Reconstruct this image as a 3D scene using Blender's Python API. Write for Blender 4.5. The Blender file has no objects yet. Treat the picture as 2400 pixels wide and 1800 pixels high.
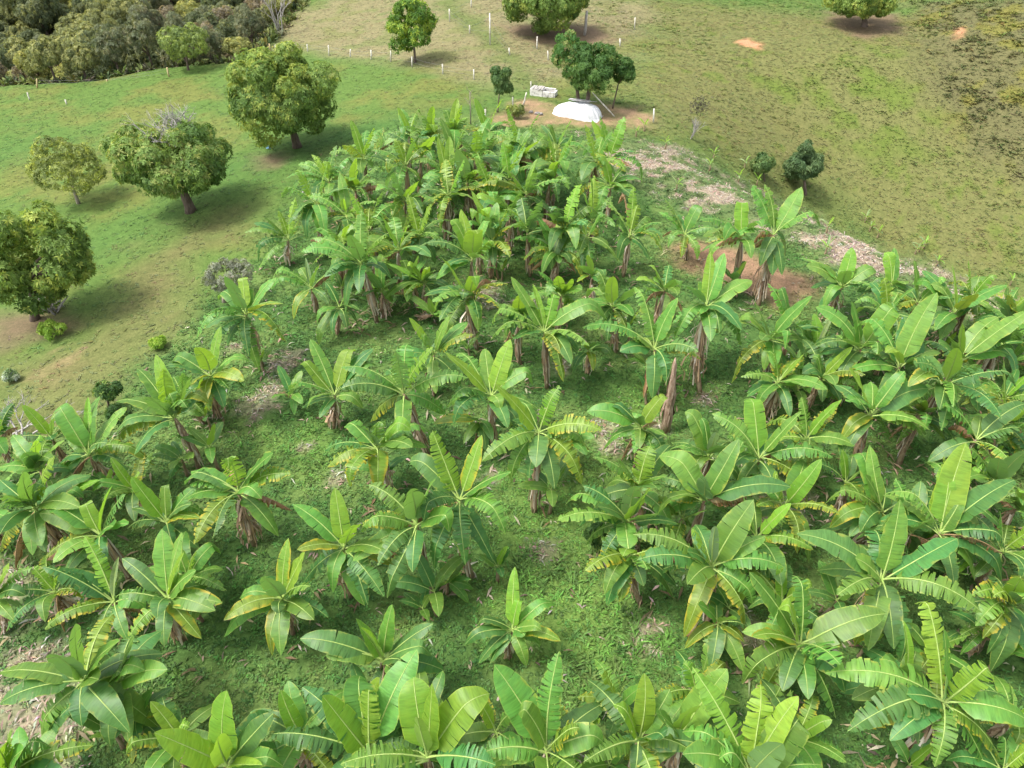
import bpy, math, random
import numpy as np
from mathutils import Vector, Matrix

C = bpy.context.scene
COL = C.collection
# ------------------------------------------------------------------ camera, sky, sun, exposure
cam_d = bpy.data.cameras.new('camera'); cam = bpy.data.objects.new('camera', cam_d); COL.objects.link(cam)
cam.location = (0, 0, 20); cam.rotation_euler = (math.radians(50), 0, 0)
cam_d.sensor_fit = 'HORIZONTAL'; cam_d.angle = math.radians(70); cam_d.clip_end = 3000
C.camera = cam
SUN_EL, SUN_AZ = math.radians(62), math.radians(-105)        # azimuth from +Y towards +X: the sun stands to the left, a little behind the camera
w = bpy.data.worlds.new('World'); C.world = w; w.use_nodes = True
nt = w.node_tree; bgn = nt.nodes['Background']
sky = nt.nodes.new('ShaderNodeTexSky'); sky.sky_type = 'NISHITA'; sky.sun_disc = False
sky.sun_elevation = SUN_EL; sky.sun_rotation = SUN_AZ; sky.air_density = 1.0; sky.dust_density = 4.0; sky.ozone_density = 1.0
hs = nt.nodes.new('ShaderNodeHueSaturation'); hs.inputs['Saturation'].default_value = 0.35      # thin white cloud
nt.links.new(sky.outputs[0], hs.inputs['Color']); nt.links.new(hs.outputs[0], bgn.inputs[0]); bgn.inputs[1].default_value = 0.15
sd = bpy.data.lights.new('sun', 'SUN'); sd.energy = 1.4; sd.angle = math.radians(11); sd.color = (1, .95, .86)
sun = bpy.data.objects.new('sun', sd); COL.objects.link(sun)
to_sun = Vector((math.sin(SUN_AZ) * math.cos(SUN_EL), math.cos(SUN_AZ) * math.cos(SUN_EL), math.sin(SUN_EL)))
sun.rotation_euler = to_sun.to_track_quat('Z', 'Y').to_euler(); sun.location = (-30, -10, 60)
C.view_settings.view_transform = 'Standard'; C.view_settings.look = 'None'; C.view_settings.gamma = 1; C.view_settings.use_curve_mapping = False
C.view_settings.exposure = 1.40
C.render.engine = 'CYCLES'; C.cycles.max_bounces = 6; C.cycles.transparent_max_bounces = 4; C.cycles.use_denoising = True

# ---- the lie of the land (used for the terrain sheet and everything standing on it)
def sstep(a, b, v):
    t = np.clip((np.asarray(v, float) - a) / (b - a), 0, 1)
    return t * t * (3 - 2 * t)
def vnoise(x, y, seed=0):
    xi = np.floor(x).astype(np.int64); yi = np.floor(y).astype(np.int64)
    fx = x - xi; fy = y - yi
    fx = fx * fx * (3 - 2 * fx); fy = fy * fy * (3 - 2 * fy)
    def h(a, b):
        n = (a * 374761393 + b * 668265263 + seed * 974634777) & 0xffffffff
        n = ((n ^ (n >> 13)) * 1274126177) & 0xffffffff
        return ((n ^ (n >> 16)) & 0xffff) / 65535.0
    return (h(xi, yi) * (1 - fx) + h(xi + 1, yi) * fx) * (1 - fy) + (h(xi, yi + 1) * (1 - fx) + h(xi + 1, yi + 1) * fx) * fy
def fbm(x, y, seed=0, octv=3):
    s = 0; a = 0.5; t = 0
    for k in range(octv):
        s = s + a * vnoise(x * 2 ** k + 17.3 * k, y * 2 ** k - 9.1 * k, seed + k); t += a; a *= 0.5
    return s / t
LEFT_Y = [-40, 8, 19, 28, 43, 52, 60, 80, 200]
LEFT_X = [-24, -20, -19, -15.5, -13, -9, -7, -6, -6]
RIGHT_Y = [-40, 10, 27, 30.6, 38, 48, 60, 200]
RIGHT_X = [40, 34, 26.5, 22.8, 18, 10.5, 12, 14]
def forest_line(x): return 72.6 + 3.2 * sstep(-43, -32, x)
def terrain(x, y):
    x = np.asarray(x, float); y = np.asarray(y, float)
    dl = np.interp(y, LEFT_Y, LEFT_X) - x
    dl = 1.5 * np.log1p(np.exp(np.clip(dl / 1.5, -30, 30))) + np.maximum(0, dl - 45)
    z = -5 * (1 - np.exp(-dl * 0.028))
    dr = (x - np.interp(y, RIGHT_Y, RIGHT_X)) * 0.78
    fade = 1 - sstep(44, 76, y)
    z = z - 9.5 * sstep(-1.5, 13, dr) * fade
    g = np.maximum(0, x - 41 + 2 * (fbm(x * 0.1, y * 0.1, 5) - .5))
    z = z + 0.26 * g * sstep(30, 55, y)
    df = np.minimum(y - forest_line(x), (-25 - x) * 0.9)
    z = z - 7 * sstep(0, 11, df) + 0.2 * np.maximum(0, df - 15)
    z = z + 0.02 * np.maximum(0, y - 95) + np.maximum(0, np.hypot(x, y) - 260) * 0.09
    z = z + 0.5 * (fbm(x * 0.09, y * 0.09, 3) - .5) * sstep(50, 62, y + np.abs(x) * .9) + 0.16 * (fbm(x * 0.6, y * 0.6, 9) - .5)
    return z

# ------------------------------------------------------------------ where things stand (metres)
PLANTS = [
{"c":[0.802,7.535,2.576],"b":[0.711,7.353,-0.027],"L":2.26,"lv":[[[-0.405,8.584,4.51],"uw",0],[[1.075,8.896,4.526],"ut",0],[[2.218,7.558,3.42],"w",0],[[0.064,7.789,4.556],"u",0],[[-0.294,8.019,1.063],"tl",0],[[0.892,6.697,2.101],"l",0],[[1.568,7.554,4.092],"ty",0],[[1.693,6.756,2.794],"t",0]],"label":"large banana plant at the bottom edge, one broad bright leaf laid out right","x":""},
{"c":[3.0,7.859,2.362],"b":[3.072,7.654,-0.041],"L":2.14,"lv":[[[2.273,8.133,4.262],"u",0],[[3.047,8.602,4.102],"u",0],[[3.739,8.609,3.341],"",0],[[3.381,7.253,4.305],"",0],[[1.611,7.136,2.91],"t",0],[[4.141,7.473,2.679],"t",0],[[2.857,7.166,2.01],"l",0],[[3.022,7.313,3.511],"sf",0]],"label":"banana plant at the bottom edge with yellow-rimmed leaf fans, right of the broad bright leaf","x":""},
{"c":[-1.917,7.286,2.795],"b":[-1.897,7.211,-0.001],"L":2.35,"lv":[[[-2.258,8.536,4.796],"uw",0],[[-0.461,8.179,4.751],"uw",0],[[-1.926,7.01,5.304],"uf",0],[[-3.049,8.249,1.23],"tl",0],[[-3.745,6.938,3.306],"t",0],[[-0.353,6.8,3.563],"t",0],[[-1.833,7.881,0.401],"l",0],[[-1.739,8.034,4.725],"u",0],[[-3.035,7.425,1.091],"l",0]],"label":"bottom-edge banana plant with a pale rolled spear before its tall leaf","x":""},
{"c":[-3.308,7.48,2.582],"b":[-3.537,7.484,-0.025],"L":2.26,"lv":[[[-3.61,8.926,4.575],"uw",0],[[-3.216,8.445,4.46],"ut",0],[[-2.257,9.25,4.015],"w",0],[[-4.153,7.886,4.467],"uw",0],[[-5.458,7.557,3.347],"t",0],[[-4.846,8.448,3.759],"t",0],[[-2.7,9.005,1.29],"l",0],[[-4.086,7.829,0.531],"l",0]],"label":"bottom-edge banana plant with wide bright leaf leaning left, beside the rolled spear","x":""},
{"c":[-3.409,10.111,1.99],"b":[-3.594,10.085,-0.013],"L":1.91,"lv":[[[-3.078,10.753,3.577],"u",0],[[-3.728,9.936,3.827],"uf",0],[[-3.948,10.36,3.561],"u",0],[[-2.052,10.565,2.986],"",0],[[-2.03,10.011,2.922],"",0],[[-5.489,10.273,2.772],"w",0],[[-4.846,10.025,2.374],"s",0],[[-2.771,9.733,2.664],"s",0],[[-2.77,9.518,1.581],"l",0]],"label":"banana plant with neat upright unbroken leaves, behind the bottom-edge clump left of centre","x":""},
{"c":[0.018,11.416,1.339],"b":[-0.094,11.309,0.042],"L":1.5,"lv":[[[0.084,12.626,2.599],"u",0],[[0.253,11.825,2.536],"u",0],[[1.264,12.054,2.124],"",0],[[-1.009,11.347,1.996],"",0],[[-1.39,10.928,1.595],"",0],[[-0.609,10.662,0.844],"lw",0],[[0.356,10.951,1.792],"s",0],[[1.337,10.9,1.603],"y",0],[[0.447,10.578,0.913],"l",0],[[0.814,10.994,2.181],"",0],[[-0.939,10.727,0.728],"l",0]],"label":"small isolated banana plant in open grass at bottom centre","x":""},
{"c":[-6.573,7.265,2.438],"b":[-6.609,7.422,0.03],"L":2.15,"lv":[[[-6.375,8.122,4.247],"uw",0],[[-7.641,7.178,4.253],"uw",0],[[-6.119,6.921,4.608],"u",0],[[-5.341,7.791,3.849],"",0],[[-5.449,8.199,1.342],"l",0],[[-5.065,6.99,3.571],"",0],[[-7.45,7.486,2.808],"y",0],[[-5.319,6.714,3.769],"f",0],[[-8.287,7.44,1.322],"l",0]],"label":"banana plant at the bottom edge with one tall spade-shaped leaf, left of centre","x":""},
{"c":[-10.704,9.221,2.583],"b":[-10.9,9.077,-0.029],"L":2.26,"lv":[[[-10.142,9.435,4.806],"u",0],[[-9.221,9.283,4.332],"u",0],[[-12.624,9.239,2.963],"",0],[[-12.479,8.649,2.582],"w",0],[[-10.444,8.266,2.234],"lw",0],[[-11.739,8.19,1.321],"l",0],[[-9.822,8.8,3.449],"s",0],[[-10.215,8.565,5.005],"",0]],"label":"banana plant at bottom left with long leaf reaching the left edge over bare soil","x":""},
{"c":[-10.062,9.375,2.174],"b":[-10.006,9.572,-0.013],"L":2.02,"lv":[[[-8.427,9.212,3.158],"",0],[[-9.164,9.643,3.897],"",0],[[-10.892,9.234,0.333],"l",0],[[-9.548,9.172,3.305],"s",0],[[-10.934,10.111,2.824],"",0],[[-9.985,8.005,1.531],"l",0],[[-8.923,9.245,3.815],"",0]],"label":"dark green banana plant crowded against the right of the bottom-left one","x":""},
{"c":[-9.882,9.124,0.87],"b":[-9.868,9.106,-0.03],"L":1.27,"lv":[[[-9.246,9.35,1.866],"",0],[[-8.927,9.579,1.544],"",0],[[-8.826,9.049,1.45],"y",0],[[-10.309,8.488,0.864],"",0],[[-9.455,8.389,1.172],"",0],[[-10.325,9.4,1.153],"",0]],"label":"small low banana sucker with an orange-edged leaf at bottom left","x":""},
{"c":[-11.622,12.28,1.4],"b":[-11.671,12.235,0.001],"L":1.56,"lv":[[[-12.377,13.389,3.027],"ut",0],[[-13.077,12.725,2.353],"w",0],[[-11.274,12.877,2.728],"uf",0],[[-10.622,12.164,1.499],"sw",0],[[-13.053,11.243,1.621],"ty",0],[[-12.764,11.686,1.457],"y",0],[[-10.95,11.253,0.966],"l",0],[[-11.716,11.327,1.004],"tl",0],[[-13.29,12.589,2.653],"t",0]],"label":"banana plant with an orange hanging leaf on its left, in the left foreground clump","x":""},
{"c":[-9.739,11.936,2.074],"b":[-9.84,11.853,0.036],"L":1.93,"lv":[[[-11.048,12.691,2.907],"",0],[[-8.887,12.263,3.756],"uf",0],[[-8.067,11.265,2.5],"w",0],[[-9.505,10.706,1.657],"l",0],[[-8.617,11.0,1.552],"yl",0],[[-9.783,13.053,3.756],"uw",0],[[-9.202,12.968,3.728],"u",0],[[-7.938,11.486,2.53],"y",0],[[-9.628,11.128,2.641],"s",0],[[-8.516,11.862,3.481],"",0]],"label":"banana plant with slim bright spear and brown-rimmed leaf, left foreground clump","x":""},
{"c":[-11.033,15.068,1.613],"b":[-10.881,14.923,-0.002],"L":1.69,"lv":[[[-11.874,15.617,3.126],"uw",0],[[-10.946,15.812,2.968],"u",0],[[-9.97,15.755,2.6],"",0],[[-9.559,15.139,2.37],"t",0],[[-9.856,14.82,2.741],"",0],[[-9.618,14.645,2.295],"y",0],[[-12.601,15.302,0.975],"tl",0],[[-10.501,14.104,1.508],"l",0]],"label":"short banana plant with a broad oval leaf leaning left and a shrivelled brown leaf","x":""},
{"c":[-12.522,14.109,2.182],"b":[-12.364,14.016,-0.005],"L":2.02,"lv":[[[-14.265,14.391,2.818],"w",0],[[-12.904,14.704,3.556],"u",0],[[-11.693,14.47,3.969],"uf",0],[[-11.347,14.373,3.725],"t",0],[[-11.05,13.544,3.368],"",0],[[-14.176,14.691,3.051],"",0],[[-11.306,13.294,3.574],"",0],[[-11.953,12.928,2.067],"l",0]],"label":"banana plant with a long bright leaf pointing left, in the left foreground clump","x":""},
{"c":[-14.524,17.679,2.0],"b":[-14.371,17.805,-0.036],"L":1.93,"lv":[[[-15.499,18.659,4.141],"uw",0],[[-14.414,18.762,3.692],"uf",0],[[-14.298,19.175,3.858],"u",0],[[-13.339,18.907,3.088],"",0],[[-12.331,17.613,2.067],"ty",0],[[-15.916,17.433,0.807],"lw",0],[[-13.178,17.018,3.209],"t",0],[[-15.27,18.172,2.406],"s",0]],"label":"leaning banana plant with a big broad leaf raised left beside the dry grass","x":""},
{"c":[-15.948,17.043,1.927],"b":[-16.091,16.89,-0.075],"L":1.91,"lv":[[[-17.024,17.983,2.644],"",0],[[-15.22,17.103,3.751],"u",0],[[-17.061,17.835,2.292],"",0],[[-15.181,16.092,3.513],"",0],[[-14.594,17.09,3.244],"",0],[[-14.74,16.415,3.287],"",0],[[-15.292,16.126,3.634],"",0],[[-15.353,15.695,3.147],"",0]],"label":"bushy banana plant at the left edge behind the leaning plants","x":""},
{"c":[-14.905,15.007,2.359],"b":[-14.877,15.035,-0.023],"L":2.13,"lv":[[[-16.232,15.801,2.766],"",0],[[-14.381,13.853,4.265],"t",0],[[-14.507,13.616,3.995],"t",0],[[-14.704,13.309,3.192],"",0],[[-16.195,14.306,1.067],"tyl",0],[[-14.169,14.597,4.424],"u",0],[[-13.869,14.778,4.231],"ut",0],[[-13.832,15.538,4.131],"ut",0],[[-12.989,14.444,3.021],"",0],[[-14.045,13.606,1.993],"l",0]],"label":"leaning banana plant at the left edge with tattered leaves and a straw-coloured trunk","x":""},
{"c":[-15.011,16.155,1.362],"b":[-15.065,16.243,-0.041],"L":1.56,"lv":[[[-13.848,16.615,2.242],"",0],[[-15.613,16.868,1.774],"",0],[[-13.982,15.295,1.908],"",0],[[-13.496,16.308,2.213],"u",0],[[-13.847,15.846,2.335],"",0]],"label":"low banana plant between the two leaning plants at the left edge","x":""},
{"c":[-8.614,15.457,2.606],"b":[-8.688,15.416,-0.024],"L":2.28,"lv":[[[-8.356,14.931,5.058],"ut",0],[[-10.484,15.732,3.265],"",0],[[-10.16,15.95,3.006],"w",0],[[-7.129,15.383,4.384],"uw",0],[[-6.724,15.228,3.679],"yt",0],[[-9.34,13.455,2.579],"yt",0],[[-8.763,13.514,2.772],"t",0],[[-7.317,14.342,4.011],"",0],[[-10.162,15.626,2.743],"t",0]],"label":"lone banana plant with an orange leaf, standing in grass left of centre","x":""},
{"c":[-11.795,18.772,2.722],"b":[-11.677,18.846,0.015],"L":2.32,"lv":[[[-13.738,19.032,3.244],"",0],[[-11.505,17.452,4.831],"",0],[[-13.157,20.017,3.907],"",0],[[-12.231,19.882,4.628],"u",0],[[-11.25,18.404,5.204],"ut",0],[[-10.575,18.746,4.733],"",0],[[-10.129,18.634,4.264],"y",0],[[-11.07,17.967,4.827],"ut",0],[[-14.099,18.182,2.005],"tyl",0],[[-10.554,17.776,4.45],"t",0]],"label":"leaning banana plant with a thick straw-coloured skirt of dry leaves, left side","x":""},
{"c":[-11.609,21.786,2.142],"b":[-11.751,21.711,-0.009],"L":2.0,"lv":[[[-11.382,21.029,4.092],"uw",0],[[-11.063,22.681,3.833],"u",0],[[-9.964,22.064,3.163],"",0],[[-9.952,20.857,2.644],"y",0],[[-13.285,22.248,2.948],"",0],[[-13.249,21.945,2.51],"",0],[[-11.365,20.273,2.015],"yl",0],[[-12.197,22.836,0.336],"yl",0],[[-11.965,20.061,2.652],"y",0]],"label":"banana plant with a pale folded leaf and yellow-tipped lower leaves, left side","x":""},
{"c":[-12.584,21.161,1.623],"b":[-12.306,21.326,0.011],"L":1.68,"lv":[[[-12.017,20.654,3.179],"ut",0],[[-12.789,22.253,0.258],"yl",0],[[-13.281,22.081,2.172],"",0],[[-12.602,19.918,2.775],"t",0]],"label":"half-hidden banana plant with a bare brown trunk, left side","x":""},
{"c":[-11.033,25.095,2.7],"b":[-10.967,25.124,-0.025],"L":2.33,"lv":[[[-11.102,26.156,4.349],"u",0],[[-11.044,24.25,5.08],"u",0],[[-12.559,26.147,3.386],"",0],[[-9.774,26.054,3.896],"",0],[[-9.111,24.352,3.732],"y",0],[[-9.017,23.82,2.794],"yt",0],[[-12.636,23.594,3.182],"t",0],[[-11.078,26.183,3.666],"s",0],[[-11.701,23.339,3.983],"t",0]],"label":"banana plant with flared brown skirt at the field corner beside a grey shrub","x":""},
{"c":[-9.397,29.162,1.385],"b":[-9.384,29.166,-0.016],"L":1.56,"lv":[[[-9.625,29.902,2.605],"uf",0],[[-10.176,30.118,2.23],"",0],[[-11.205,29.176,2.472],"t",0],[[-11.35,28.788,2.09],"t",0],[[-8.47,28.261,1.121],"l",0],[[-10.197,27.984,0.708],"ly",0],[[-7.867,29.684,2.072],"",0],[[-8.737,28.877,2.802],"u",0]],"label":"banana plant with a yellow-lit young leaf, left flank of the dense block","x":""},
{"c":[-7.8,27.567,1.418],"b":[-8.071,27.49,0.011],"L":1.57,"lv":[[[-8.698,26.334,1.601],"",0],[[-8.498,28.517,2.127],"",0],[[-6.682,26.633,1.885],"",0],[[-7.958,26.264,1.07],"l",0],[[-7.121,27.2,2.796],"u",0],[[-8.764,26.288,0.374],"l",0]],"label":"shaded young banana plant under its neighbours, left flank of the dense block","x":""},
{"c":[-8.847,22.208,0.795],"b":[-8.905,22.185,-0.018],"L":1.22,"lv":[[[-9.433,23.034,1.642],"",0],[[-8.464,22.984,1.443],"",0],[[-9.321,21.349,1.341],"",0],[[-8.173,21.341,1.067],"",0],[[-8.421,22.136,1.972],"u",0]],"label":"small banana plant with a yellow leaf beside a strip of dead straw","x":""},
{"c":[-6.791,21.205,1.662],"b":[-7.065,21.118,-0.003],"L":1.72,"lv":[[[-8.142,21.861,3.426],"u",0],[[-7.695,22.451,3.385],"",0],[[-6.082,22.533,3.423],"uw",0],[[-5.326,22.474,2.932],"",0],[[-5.127,22.301,2.682],"",0],[[-8.727,21.004,2.372],"t",0],[[-7.644,20.035,2.226],"",0],[[-5.45,22.361,2.786],"",0]],"label":"banana plant with bright stepped leaves to the right, left of centre","x":""},
{"c":[-11.946,18.511,0.916],"b":[-12.004,18.525,0.015],"L":1.27,"lv":[[[-12.942,18.78,1.266],"",0],[[-11.126,17.891,1.613],"",0],[[-12.431,19.079,1.235],"",0],[[-11.839,17.492,1.451],"",0]],"label":"small bright banana sucker at the foot of the straw-skirted leaning plant","x":""},
{"c":[1.282,23.612,2.906],"b":[1.463,23.602,-0.022],"L":2.35,"lv":[[[-0.036,24.318,5.003],"u",0],[[0.81,24.478,4.588],"uf",0],[[1.72,24.468,4.523],"ut",0],[[3.248,24.229,4.033],"yt",0],[[3.796,24.002,4.11],"",0],[[-0.959,23.028,3.55],"t",0],[[-1.123,23.781,3.825],"t",0],[[0.024,22.895,3.056],"s",0],[[2.94,22.095,3.322],"t",0],[[2.04,21.831,2.297],"tyl",0]],"label":"banana plant with a complete star of leaves and a tall brown trunk in the middle","x":""},
{"c":[-1.814,26.236,2.827],"b":[-1.572,26.253,0.01],"L":2.35,"lv":[[[-2.848,25.964,4.896],"u",0],[[-0.162,25.288,4.078],"ty",0],[[-3.201,24.631,3.62],"t",0],[[-0.288,24.553,3.15],"ty",0],[[-2.903,24.25,2.982],"t",0],[[-2.046,25.158,3.719],"s",0],[[-1.382,25.144,4.885],"u",0]],"label":"banana plant with a straight dark trunk and yellow-rimmed right leaves, middle","x":""},
{"c":[-3.804,19.487,3.22],"b":[-3.21,19.603,0.017],"L":2.35,"lv":[[[-5.903,19.748,4.192],"t",0],[[-5.786,18.886,3.944],"t",0],[[-5.231,19.849,1.552],"tyl",0],[[-3.621,20.821,5.323],"ut",0],[[-2.66,19.504,5.246],"ut",0],[[-1.517,19.388,4.005],"t",0],[[-2.343,19.722,1.977],"tl",0],[[-4.413,20.156,3.655],"s",0],[[-3.758,18.715,5.656],"ut",0]],"label":"tattered banana plant carrying a hanging green fruit bunch, left of middle","x":"bunch"},
{"c":[-0.766,20.159,2.492],"b":[-0.693,20.162,-0.043],"L":2.22,"lv":[[[-2.361,20.384,4.376],"u",0],[[-0.061,21.102,4.383],"uw",0],[[-2.072,21.499,3.878],"t",0],[[-1.009,21.663,3.541],"",0],[[0.023,21.228,3.227],"",0],[[0.853,20.433,3.502],"",0],[[-0.41,19.116,3.041],"s",0],[[-2.17,18.608,2.778],"t",0],[[-2.219,19.22,3.591],"t",0]],"label":"banana plant with a tall bright upright leaf and many-layered crown in the middle","x":""},
{"c":[-1.207,20.355,1.081],"b":[-1.176,20.327,-0.019],"L":1.39,"lv":[[[-1.791,19.154,1.038],"",0],[[-0.942,18.988,0.805],"",0],[[-2.987,20.044,1.212],"y",0],[[-0.713,19.197,1.155],"",0],[[-1.596,19.461,2.064],"",0]],"label":"low shaded banana plant in front of the many-layered one","x":""},
{"c":[0.885,17.456,3.29],"b":[0.783,16.852,-0.0],"L":2.35,"lv":[[[-0.513,17.561,5.262],"uw",0],[[1.552,18.064,5.097],"ut",0],[[2.796,16.738,4.045],"ty",0],[[2.422,16.134,2.344],"tyl",0],[[-0.947,15.983,3.432],"t",0],[[-0.128,15.943,2.625],"tl",0],[[0.748,15.946,3.192],"lw",0],[[0.124,18.59,4.128],"",0]],"label":"banana plant with a pale flaking trunk and yellow drooping leaf at the centre","x":""},
{"c":[2.065,19.243,1.109],"b":[2.076,19.147,0.006],"L":1.39,"lv":[[[2.931,18.687,1.808],"",0],[[2.644,18.211,1.436],"",0],[[1.89,17.787,0.696],"",0],[[1.403,17.883,0.592],"y",0],[[2.231,18.624,2.47],"",0]],"label":"dark young banana plant right behind the pale flaking trunk","x":""},
{"c":[-1.55,14.517,3.3],"b":[-1.279,14.127,-0.006],"L":2.35,"lv":[[[-2.319,15.445,5.277],"ut",0],[[-0.879,15.322,5.209],"uy",0],[[-3.16,15.415,4.417],"",0],[[-0.027,14.434,4.594],"w",0],[[-0.091,13.163,3.857],"t",0],[[-2.383,12.798,2.473],"tl",0],[[-1.352,12.916,2.82],"tl",0],[[-2.564,13.153,4.487],"t",0]],"label":"banana plant with a golden-edged upright leaf, just left of the centre clearing","x":""},
{"c":[-2.75,13.593,3.294],"b":[-2.516,13.374,-0.001],"L":2.35,"lv":[[[-3.632,11.751,2.352],"tl",0],[[-2.771,12.21,2.926],"l",0],[[-4.49,13.128,3.999],"t",0],[[-2.638,12.837,5.657],"u",0],[[-2.035,13.259,5.551],"u",0],[[-4.132,14.33,4.187],"t",0],[[-1.575,12.561,4.881],"",0]],"label":"banana plant with a very long drooping leaf and twin brown skirts left of the clearing","x":""},
{"c":[-1.998,13.518,0.696],"b":[-2.06,13.477,-0.002],"L":1.15,"lv":[[[-2.243,13.913,1.105],"",0],[[-1.458,13.805,1.33],"",0],[[-1.505,13.141,1.623],"",0],[[-1.243,13.146,1.227],"",0],[[-1.23,14.04,1.325],"",0],[[-2.042,12.798,1.493],"",0]],"label":"tiny yellow-green banana sucker between two brown trunks by the clearing","x":""},
{"c":[-4.502,17.299,2.731],"b":[-4.494,17.301,0.015],"L":2.33,"lv":[[[-5.734,18.153,3.411],"",0],[[-3.173,17.029,4.634],"u",0],[[-3.091,16.109,3.919],"w",0],[[-4.585,16.041,4.838],"",0],[[-5.199,15.437,3.107],"ty",0],[[-4.309,15.736,2.49],"ylw",0],[[-3.992,16.61,5.013],"ut",0]],"label":"banana plant with wilted yellow-green lower leaves, left of middle","x":""},
{"c":[5.621,22.978,2.542],"b":[5.925,22.903,0.024],"L":2.21,"lv":[[[4.774,24.511,4.957],"ut",0],[[6.409,23.806,4.383],"uw",0],[[2.766,23.541,3.145],"t",0],[[4.629,22.976,3.294],"s",0],[[6.926,21.656,3.401],"t",0],[[5.93,21.34,2.319],"tl",0],[[5.205,21.772,1.011],"dl",0],[[6.916,23.954,3.19],"t",0]],"label":"banana plant with one huge pale upright leaf, right of middle","x":""},
{"c":[4.32,26.097,2.409],"b":[4.662,26.04,0.042],"L":2.12,"lv":[[[4.05,25.261,4.458],"u",0],[[3.465,26.927,4.262],"ut",0],[[4.671,27.977,1.479],"lw",0],[[4.87,24.305,3.17],"",0],[[2.218,25.397,2.726],"w",0],[[4.895,27.277,0.514],"l",0],[[2.864,24.762,3.006],"",0],[[5.122,25.08,4.064],"u",0]],"label":"banana plant with a broad pale leaf hanging in front, right of middle","x":""},
{"c":[4.666,19.3,1.757],"b":[4.731,19.274,-0.045],"L":1.8,"lv":[[[5.576,19.659,3.287],"uw",0],[[2.689,19.524,2.308],"w",0],[[3.341,19.979,2.69],"",0],[[4.199,18.514,3.439],"",0],[[3.311,19.158,1.034],"l",0],[[5.304,18.021,2.53],"",0],[[4.155,19.11,2.687],"s",0],[[4.443,18.118,1.84],"l",0]],"label":"banana plant in front of the dead brown stump with a broad leaf crossing it","x":""},
{"c":[3.221,24.588,1.237],"b":[3.304,24.577,-0.016],"L":1.48,"lv":[[[3.388,23.479,1.206],"yl",0],[[4.192,23.727,1.735],"",0],[[2.349,23.89,2.163],"",0],[[2.833,23.893,2.473],"u",0],[[3.567,23.635,2.354],"",0]],"label":"small banana plant with a yellow drooping leaf and brown foot, right of the star-shaped one","x":""},
{"c":[-3.13,23.204,2.059],"b":[-3.273,23.185,-0.05],"L":1.97,"lv":[[[-3.997,23.443,3.694],"u",0],[[-3.4,22.362,3.883],"ut",0],[[-1.768,24.033,3.059],"w",0],[[-1.495,23.314,2.972],"ty",0],[[-2.445,23.561,3.685],"u",0],[[-3.642,21.605,2.855],"t",0]],"label":"banana plant half hidden behind the fruiting one","x":""},
{"c":[-3.694,28.056,0.659],"b":[-4.461,28.757,-0.002],"L":1.13,"lv":[[[-4.809,28.425,1.437],"",0],[[-3.718,27.678,1.842],"u",0],[[-3.417,27.551,1.008],"s",0],[[-2.851,27.335,0.816],"",0],[[-4.378,27.634,1.373],"",0],[[-3.223,28.289,1.609],"u",0]],"label":"banana plant with fresh upright leaves behind the middle rows","x":""},
{"c":[0.284,25.211,2.464],"b":[0.367,25.21,-0.006],"L":2.18,"lv":[[[0.325,24.083,4.344],"u",0],[[-0.036,23.408,3.572],"",0],[[-0.279,23.377,3.151],"t",0],[[0.864,23.719,4.012],"",0],[[-0.336,23.74,3.998],"",0]],"label":"banana plant peeping out behind the star-shaped one, brown column below","x":""},
{"c":[-4.075,29.188,1.707],"b":[-4.138,29.217,0.01],"L":1.73,"lv":[[[-5.865,28.281,1.362],"",0],[[-4.794,30.219,0.444],"l",0],[[-2.831,28.087,2.071],"",0],[[-4.845,28.98,3.221],"u",0],[[-5.625,28.832,2.909],"u",0],[[-3.748,28.401,3.243],"u",0],[[-3.467,28.088,2.957],"",0]],"label":"young banana plant with drooping front leaf at the near side of the dense block","x":""},
{"c":[-6.091,28.908,1.378],"b":[-6.067,28.913,-0.021],"L":1.56,"lv":[[[-6.056,29.663,2.58],"u",0],[[-5.176,28.126,2.372],"",0],[[-6.359,28.058,2.817],"",0],[[-5.843,29.896,0.119],"l",0],[[-6.608,27.622,1.961],"",0]],"label":"slim young banana plant beside the pale brown trunk, left of middle","x":""},
{"c":[3.61,14.585,2.202],"b":[3.59,14.497,0.001],"L":2.03,"lv":[[[1.347,14.324,2.574],"t",0],[[1.43,15.193,2.85],"t",0],[[2.155,15.134,3.234],"t",0],[[3.529,14.114,4.364],"u",0],[[3.943,14.115,4.216],"uw",0],[[3.509,13.971,1.042],"d",0],[[3.042,14.628,0.458],"d",0],[[2.481,13.97,3.629],"w",0],[[4.104,13.542,3.831],"",0]],"label":"banana plant with two dead orange leaves hanging over a dark leafy weed","x":""},
{"c":[4.035,15.796,2.391],"b":[4.177,15.891,-0.001],"L":2.14,"lv":[[[4.394,16.519,3.956],"uwt",0],[[2.532,16.071,3.535],"t",0],[[4.215,14.384,3.964],"w",0],[[3.44,15.408,3.455],"ys",0],[[5.114,16.811,3.309],"",0],[[3.191,15.196,4.333],"t",0],[[4.503,14.661,4.158],"",0]],"label":"banana plant with a tattered bright leaf and yellow shoot, right of the centre clearing","x":""},
{"c":[6.043,15.29,2.414],"b":[5.92,15.326,0.014],"L":2.14,"lv":[[[6.951,16.081,4.283],"uw",0],[[4.631,16.481,4.043],"uw",0],[[8.47,15.007,3.322],"w",0],[[7.178,16.11,0.825],"tl",0],[[4.338,14.468,3.098],"",0],[[5.098,14.369,4.131],"",0],[[5.775,14.947,3.798],"s",0]],"label":"banana plant with a huge level leaf reaching right over a heap of dead straw","x":""},
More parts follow.
